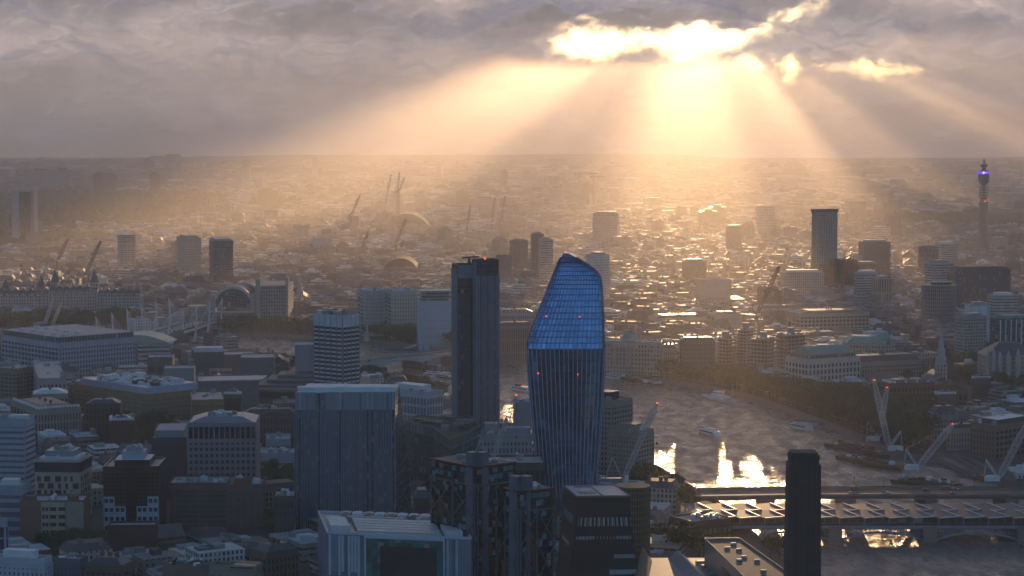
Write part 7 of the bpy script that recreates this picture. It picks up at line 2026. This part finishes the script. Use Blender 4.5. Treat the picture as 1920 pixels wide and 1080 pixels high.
# landmarks that the labels refer to
LAND = [(o.location.x, o.location.y, o['label'], pix(o.location.x, o.location.y, 25)) for o in list(C.objects) if o.parent is None and o.type == 'EMPTY' and 'label' in o.keys() and o.location.y < 4000 and o.name.split('.')[0] in (
    'curved_glass_tower', 'finned_office_tower', 'banded_tower', 'fin_block', 'white_glazed_block', 'brick_gallery', 'chimney_tower', 'gridded_office', 'black_glass_block', 'long_gridded_block', 'buff_brick_block', 'arched_station',
    'river_palace', 'green_roofed_offices', 'copper_domed_block', 'gothic_courts', 'gridded_brick_offices', 'concrete_cube', 'round_gridded_block', 'dark_slab_tower', 'sheeted_block', 'strip_glazed_block', 'staggered_window_block', 'white_banded_slab', 'gabled_stone_mansion', 'white_finned_block', 'curved_office_block', 'round_office_block', 'gridded_skyscraper')]
SHORT = {'curved_glass_tower': 'curved blue tower', 'fin': ''}
def short(lab):
    table = (('tall curved blue', 'curved blue tower'), ('dark slab tower with pale', 'finned dark tower'), ('square tower with white', 'banded tower'), ('broad blue-grey', 'fin-striped block'), ('low wide white framed', 'white glazed block'), ('folded dark brick', 'folded brick gallery'), ('square dark brick', 'brick chimney'), ('tall grey gridded', 'gridded office'),
        ('black glass block', 'black glass block'), ('long white gridded', 'long gridded block'), ('big buff', 'buff brick block'), ('railway station', 'arched station'), ('long pale stone palace', 'domed palace'), ('white stone office block with a low', 'green-roofed offices'), ('curved stone block', 'copper-domed block'), ('pale gothic', 'gothic courts'),
        ('brick offices with', 'gridded brick offices'), ('large plain', 'pale concrete box'), ('squat round', 'round gridded block'), ('dark brown slab', 'dark slab tower'), ('block wrapped', 'sheeted block'), ('red-brown brick block crossed', 'green-striped brick block'), ('cream block with stag', 'staggered-window block'), ('pale slab block cut', 'white edge slab'), ('ornate grey stone', 'gabled mansion'),
        ('glass block with tall', 'white-finned block'), ('low dark curving', 'green-roofed curved block'), ('round pale', 'round tiered block'), ('slim gridded', 'slim gridded skyscraper'))
    for k, v in table:
        if lab.startswith(k): return v
    return None
LAND = [(x, y, short(l), p) for x, y, l, p in LAND if short(l)]
groups = {}
for s in indiv:
    px, py = pix(*s[0], s[4])
    L = min(LAND, key=lambda l: abs(l[3][0] - px) + 2.0 * abs(l[3][1] - py))
    rel = 'behind' if s[0][1] > L[1] + 60 and abs(px - L[3][0]) < 60 else 'in front of' if s[0][1] < L[1] - 60 and abs(px - L[3][0]) < 60 else 'left of' if px < L[3][0] else 'right of'
    hc = 'low' if s[4] < 15 else 'tall' if s[4] > 24 else 'mid-height'
    lab = f"{hc} {s[10]} block with {s[11]} {rel} the {L[2]}"
    groups.setdefault(lab, []).append((py, px, s))
for lab, ms in groups.items():
    ms.sort(key=lambda m: m[1])
    for i, (py, px, s) in enumerate(ms):
        l2 = lab if len(ms) == 1 else lab + (f", {'left' if i == 0 else 'right'} one" if len(ms) == 2 else f", {ORD[min(i, 9)]} from left")
        for a_, b_ in (('mid-height ', ''), ('in front of', 'before'), (' block with', ' with'), ('pitched slate roof', 'slate roof')):
            if len(l2.replace('-', ' ').split()) > 15: l2 = l2.replace(a_, b_)
        mw = MB(); mr = MB()
        city_block(mw, mr, s[:9], 1)
        o = thing('city_building', l2, 'building', (*s[0], 0), 'ordinary buildings of the city streets')
        mw.build('wall', F_CITY[s[9]], o); mr.build('roof', F_CROOF, o)
mb = MB()
for s in rest: city_block(mb, mb, s[:10], 1 if s[0][1] < 5600 else 0)
o = mb.build('distant_buildings', F_CITY + [F_CROOF])
tag(o, 'mass of small hazy buildings filling the city to the horizon', 'buildings', None, 'stuff')

# ---------------------------------------------------------------- trees
def leafmat(name, c):
    if name in MATS: return MATS[name]
    m, nt, b = nmat(name)
    f = noisetex(nt, .22, 3); f2 = noisetex(nt, 1.7, 2)
    h = nt.nodes.new('ShaderNodeHueSaturation'); h.inputs['Color'].default_value = (*c, 1)
    nt.links.new(mth(nt, 'MULTIPLY_ADD', mth(nt, 'ADD', f, f2), 1.0, 0.1), h.inputs['Value']); nt.links.new(mth(nt, 'MULTIPLY_ADD', f, .1, .45), h.inputs['Hue'])
    nt.links.new(h.outputs[0], b.inputs['Base Color']); b.inputs['Roughness'].default_value = .75; b.inputs['Specular IOR Level'].default_value = .2
    MATS[name] = m
    return m
LEAF = [leafmat('leaf_a', (.042, .080, .026)), leafmat('leaf_b', (.055, .095, .03)), leafmat('leaf_c', (.03, .066, .024))]
BARK = plain('bark', (.07, .055, .04), .9)
def crown_mesh(seed, n=1500):
    r = random.Random(seed); mb = MB()
    lobes = []
    for i in range(9):
        a = r.uniform(0, 6.28); rad = r.uniform(.1, .34); lobes.append((rad * math.cos(a), rad * math.sin(a), r.uniform(.42, .82), r.uniform(.14, .27)))
    lobes.append((0, 0, .62, .33))
    for i in range(n):
        x, y, z, R = r.choice(lobes)
        v = Vector((r.gauss(0, 1), r.gauss(0, 1), r.gauss(0, 1))).normalized(); k = R * r.uniform(.62, 1.08)
        p = Vector((x, y, z)) + Vector((v.x * k, v.y * k, v.z * k * .8))
        nrm = (v + Vector((r.gauss(0, .5), r.gauss(0, .5), r.gauss(.25, .5)))).normalized(); u = nrm.cross(Vector((r.random(), r.random(), r.random() + .1))).normalized(); w = nrm.cross(u); s = r.uniform(.022, .045)
        mb.face([p + u * s, p + w * s * .7, p - u * s, p - w * s * .7])
    t = mb.build('crown', LEAF[seed % 3]); me = t.data; bpy.data.objects.remove(t)
    tb = MB(); tb.tube((0, 0, 0), (.01, 0, .45), .024, .014, 8)
    for i in range(5):
        a = i * 1.3; tb.tube((.01, 0, .3 + .04 * i), (.24 * math.cos(a), .24 * math.sin(a), .55 + .05 * i), .011, .004, 5)
    t = tb.build('trunk', BARK); tm = t.data; bpy.data.objects.remove(t)
    return me, tm
CROWNS = [crown_mesh(i) for i in range(6)]
def tree(x, y, h, lab, group, r, wide=1.0, z=GZ):
    cm, tm = r.choice(CROWNS)
    o = thing('plane_tree', lab, 'tree', (x, y, z), group)
    o.rotation_euler = (0, 0, r.uniform(0, 6.28)); o.scale = (h * wide, h * wide, h)
    for nm, me in (('crown', cm), ('trunk', tm)):
        c = bpy.data.objects.new(nm, me); C.objects.link(c); c.parent = o
rt = random.Random(5)
PLANTED = []
for poly, n, (s0, s1), lab in TZ:
    xs = [p[0] for p in poly]; ys = [p[1] for p in poly]; pts = []
    for _ in range(n * 40):
        if len(pts) >= n: break
        x, y = rt.uniform(min(xs), max(xs)), rt.uniform(min(ys), max(ys))
        if not inside(x, y, poly) or near_poly(x, y, RIVER, 9 if 'embankment' in lab or 'row' in lab or 'dense' in lab else 6) or taken(x, y, -3): continue
        if any(math.hypot(x - a, y - b) < 7.5 for a, b in pts): continue
        px, py = pix(x, y, 10)
        if not -10 < px < 1930: continue
        pts.append((x, y)); PLANTED.append((y, x, rt.uniform(s0, s1), lab, lab.split(' tree ')[-1].split(' bush ')[-1], rt.uniform(.95, 1.25)))
PLANTED.sort()
for y, x, h, lab, g, wd in PLANTED[:293]: tree(x, y, h, lab, g, rt, wd)
for px, py, h, lab in BIG_TREES:
    x, y = ground(px, py, GZ); tree(x, y, h, lab, 'trees between the gallery and the bridges', rt, 1.15)
def leaf_clumps(mb, x, y, h, wide, r, z=GZ):
    me = r.choice(CROWNS)[0]; a = r.uniform(0, 6.28); ca, sa = math.cos(a), math.sin(a); k = h * wide
    for i in range(0, len(me.polygons), 3):
        c = [me.vertices[v].co for v in me.polygons[i].vertices]; m_ = (c[0] + c[2]) / 2
        c = [m_ + (q - m_) * 1.6 for q in c]
        mb.face([(x + (q.x * ca - q.y * sa) * k, y + (q.x * sa + q.y * ca) * k, z + q.z * h) for q in c])
    mb.beam((x, y, z), (x, y, z + h * .5), h * .04)
mb = MB()
for y, x, h, lab, g, wd in PLANTED[293:]: leaf_clumps(mb, x, y, h, wd, rt)
for poly_px in ([(450, 600), (560, 606), (560, 596), (450, 592)],):
    pass
o = mb.build('far_bank_trees', LEAF[1]); tag(o, 'hazy dark belt of trees lining the far bends of the river', 'trees', None, 'stuff')
# parks far off read as one dark mass
mb = MB(); rp = random.Random(3)
for P, dens in zip(PARKS, (2200, 500, 300, 1500, 500)):
    xs = [p[0] for p in P]; ys = [p[1] for p in P]
    for _ in range(dens):
        x, y = rp.uniform(min(xs), max(xs)), rp.uniform(min(ys), max(ys))
        if not inside(x, y, P) or abs(x) > .27 * y: continue
        R = rp.uniform(7, 13); zc = rp.uniform(8, 13)
        for k in range(16):
            v = Vector((rp.gauss(0, 1), rp.gauss(0, 1), abs(rp.gauss(0, 1)))).normalized(); p = Vector((x, y, zc)) + v * R * rp.uniform(.6, 1.05); u = v.cross(Vector((rp.random(), rp.random(), .3))).normalized(); w = v.cross(u); s = R * rp.uniform(.3, .55)
            mb.face([p + u * s, p + w * s, p - u * s, p - w * s])
        for k in range(6):
            a0, a1 = k * 1.047, (k + 1) * 1.047; mb.face([(x + R * math.cos(a0), y + R * math.sin(a0), 3), (x + R * math.cos(a1), y + R * math.sin(a1), 3), (x, y, zc + R * .7)])
o = mb.build('park_woods', LEAF[0]); tag(o, 'dark wooded parks lying across the far city', 'woods', None, 'stuff')
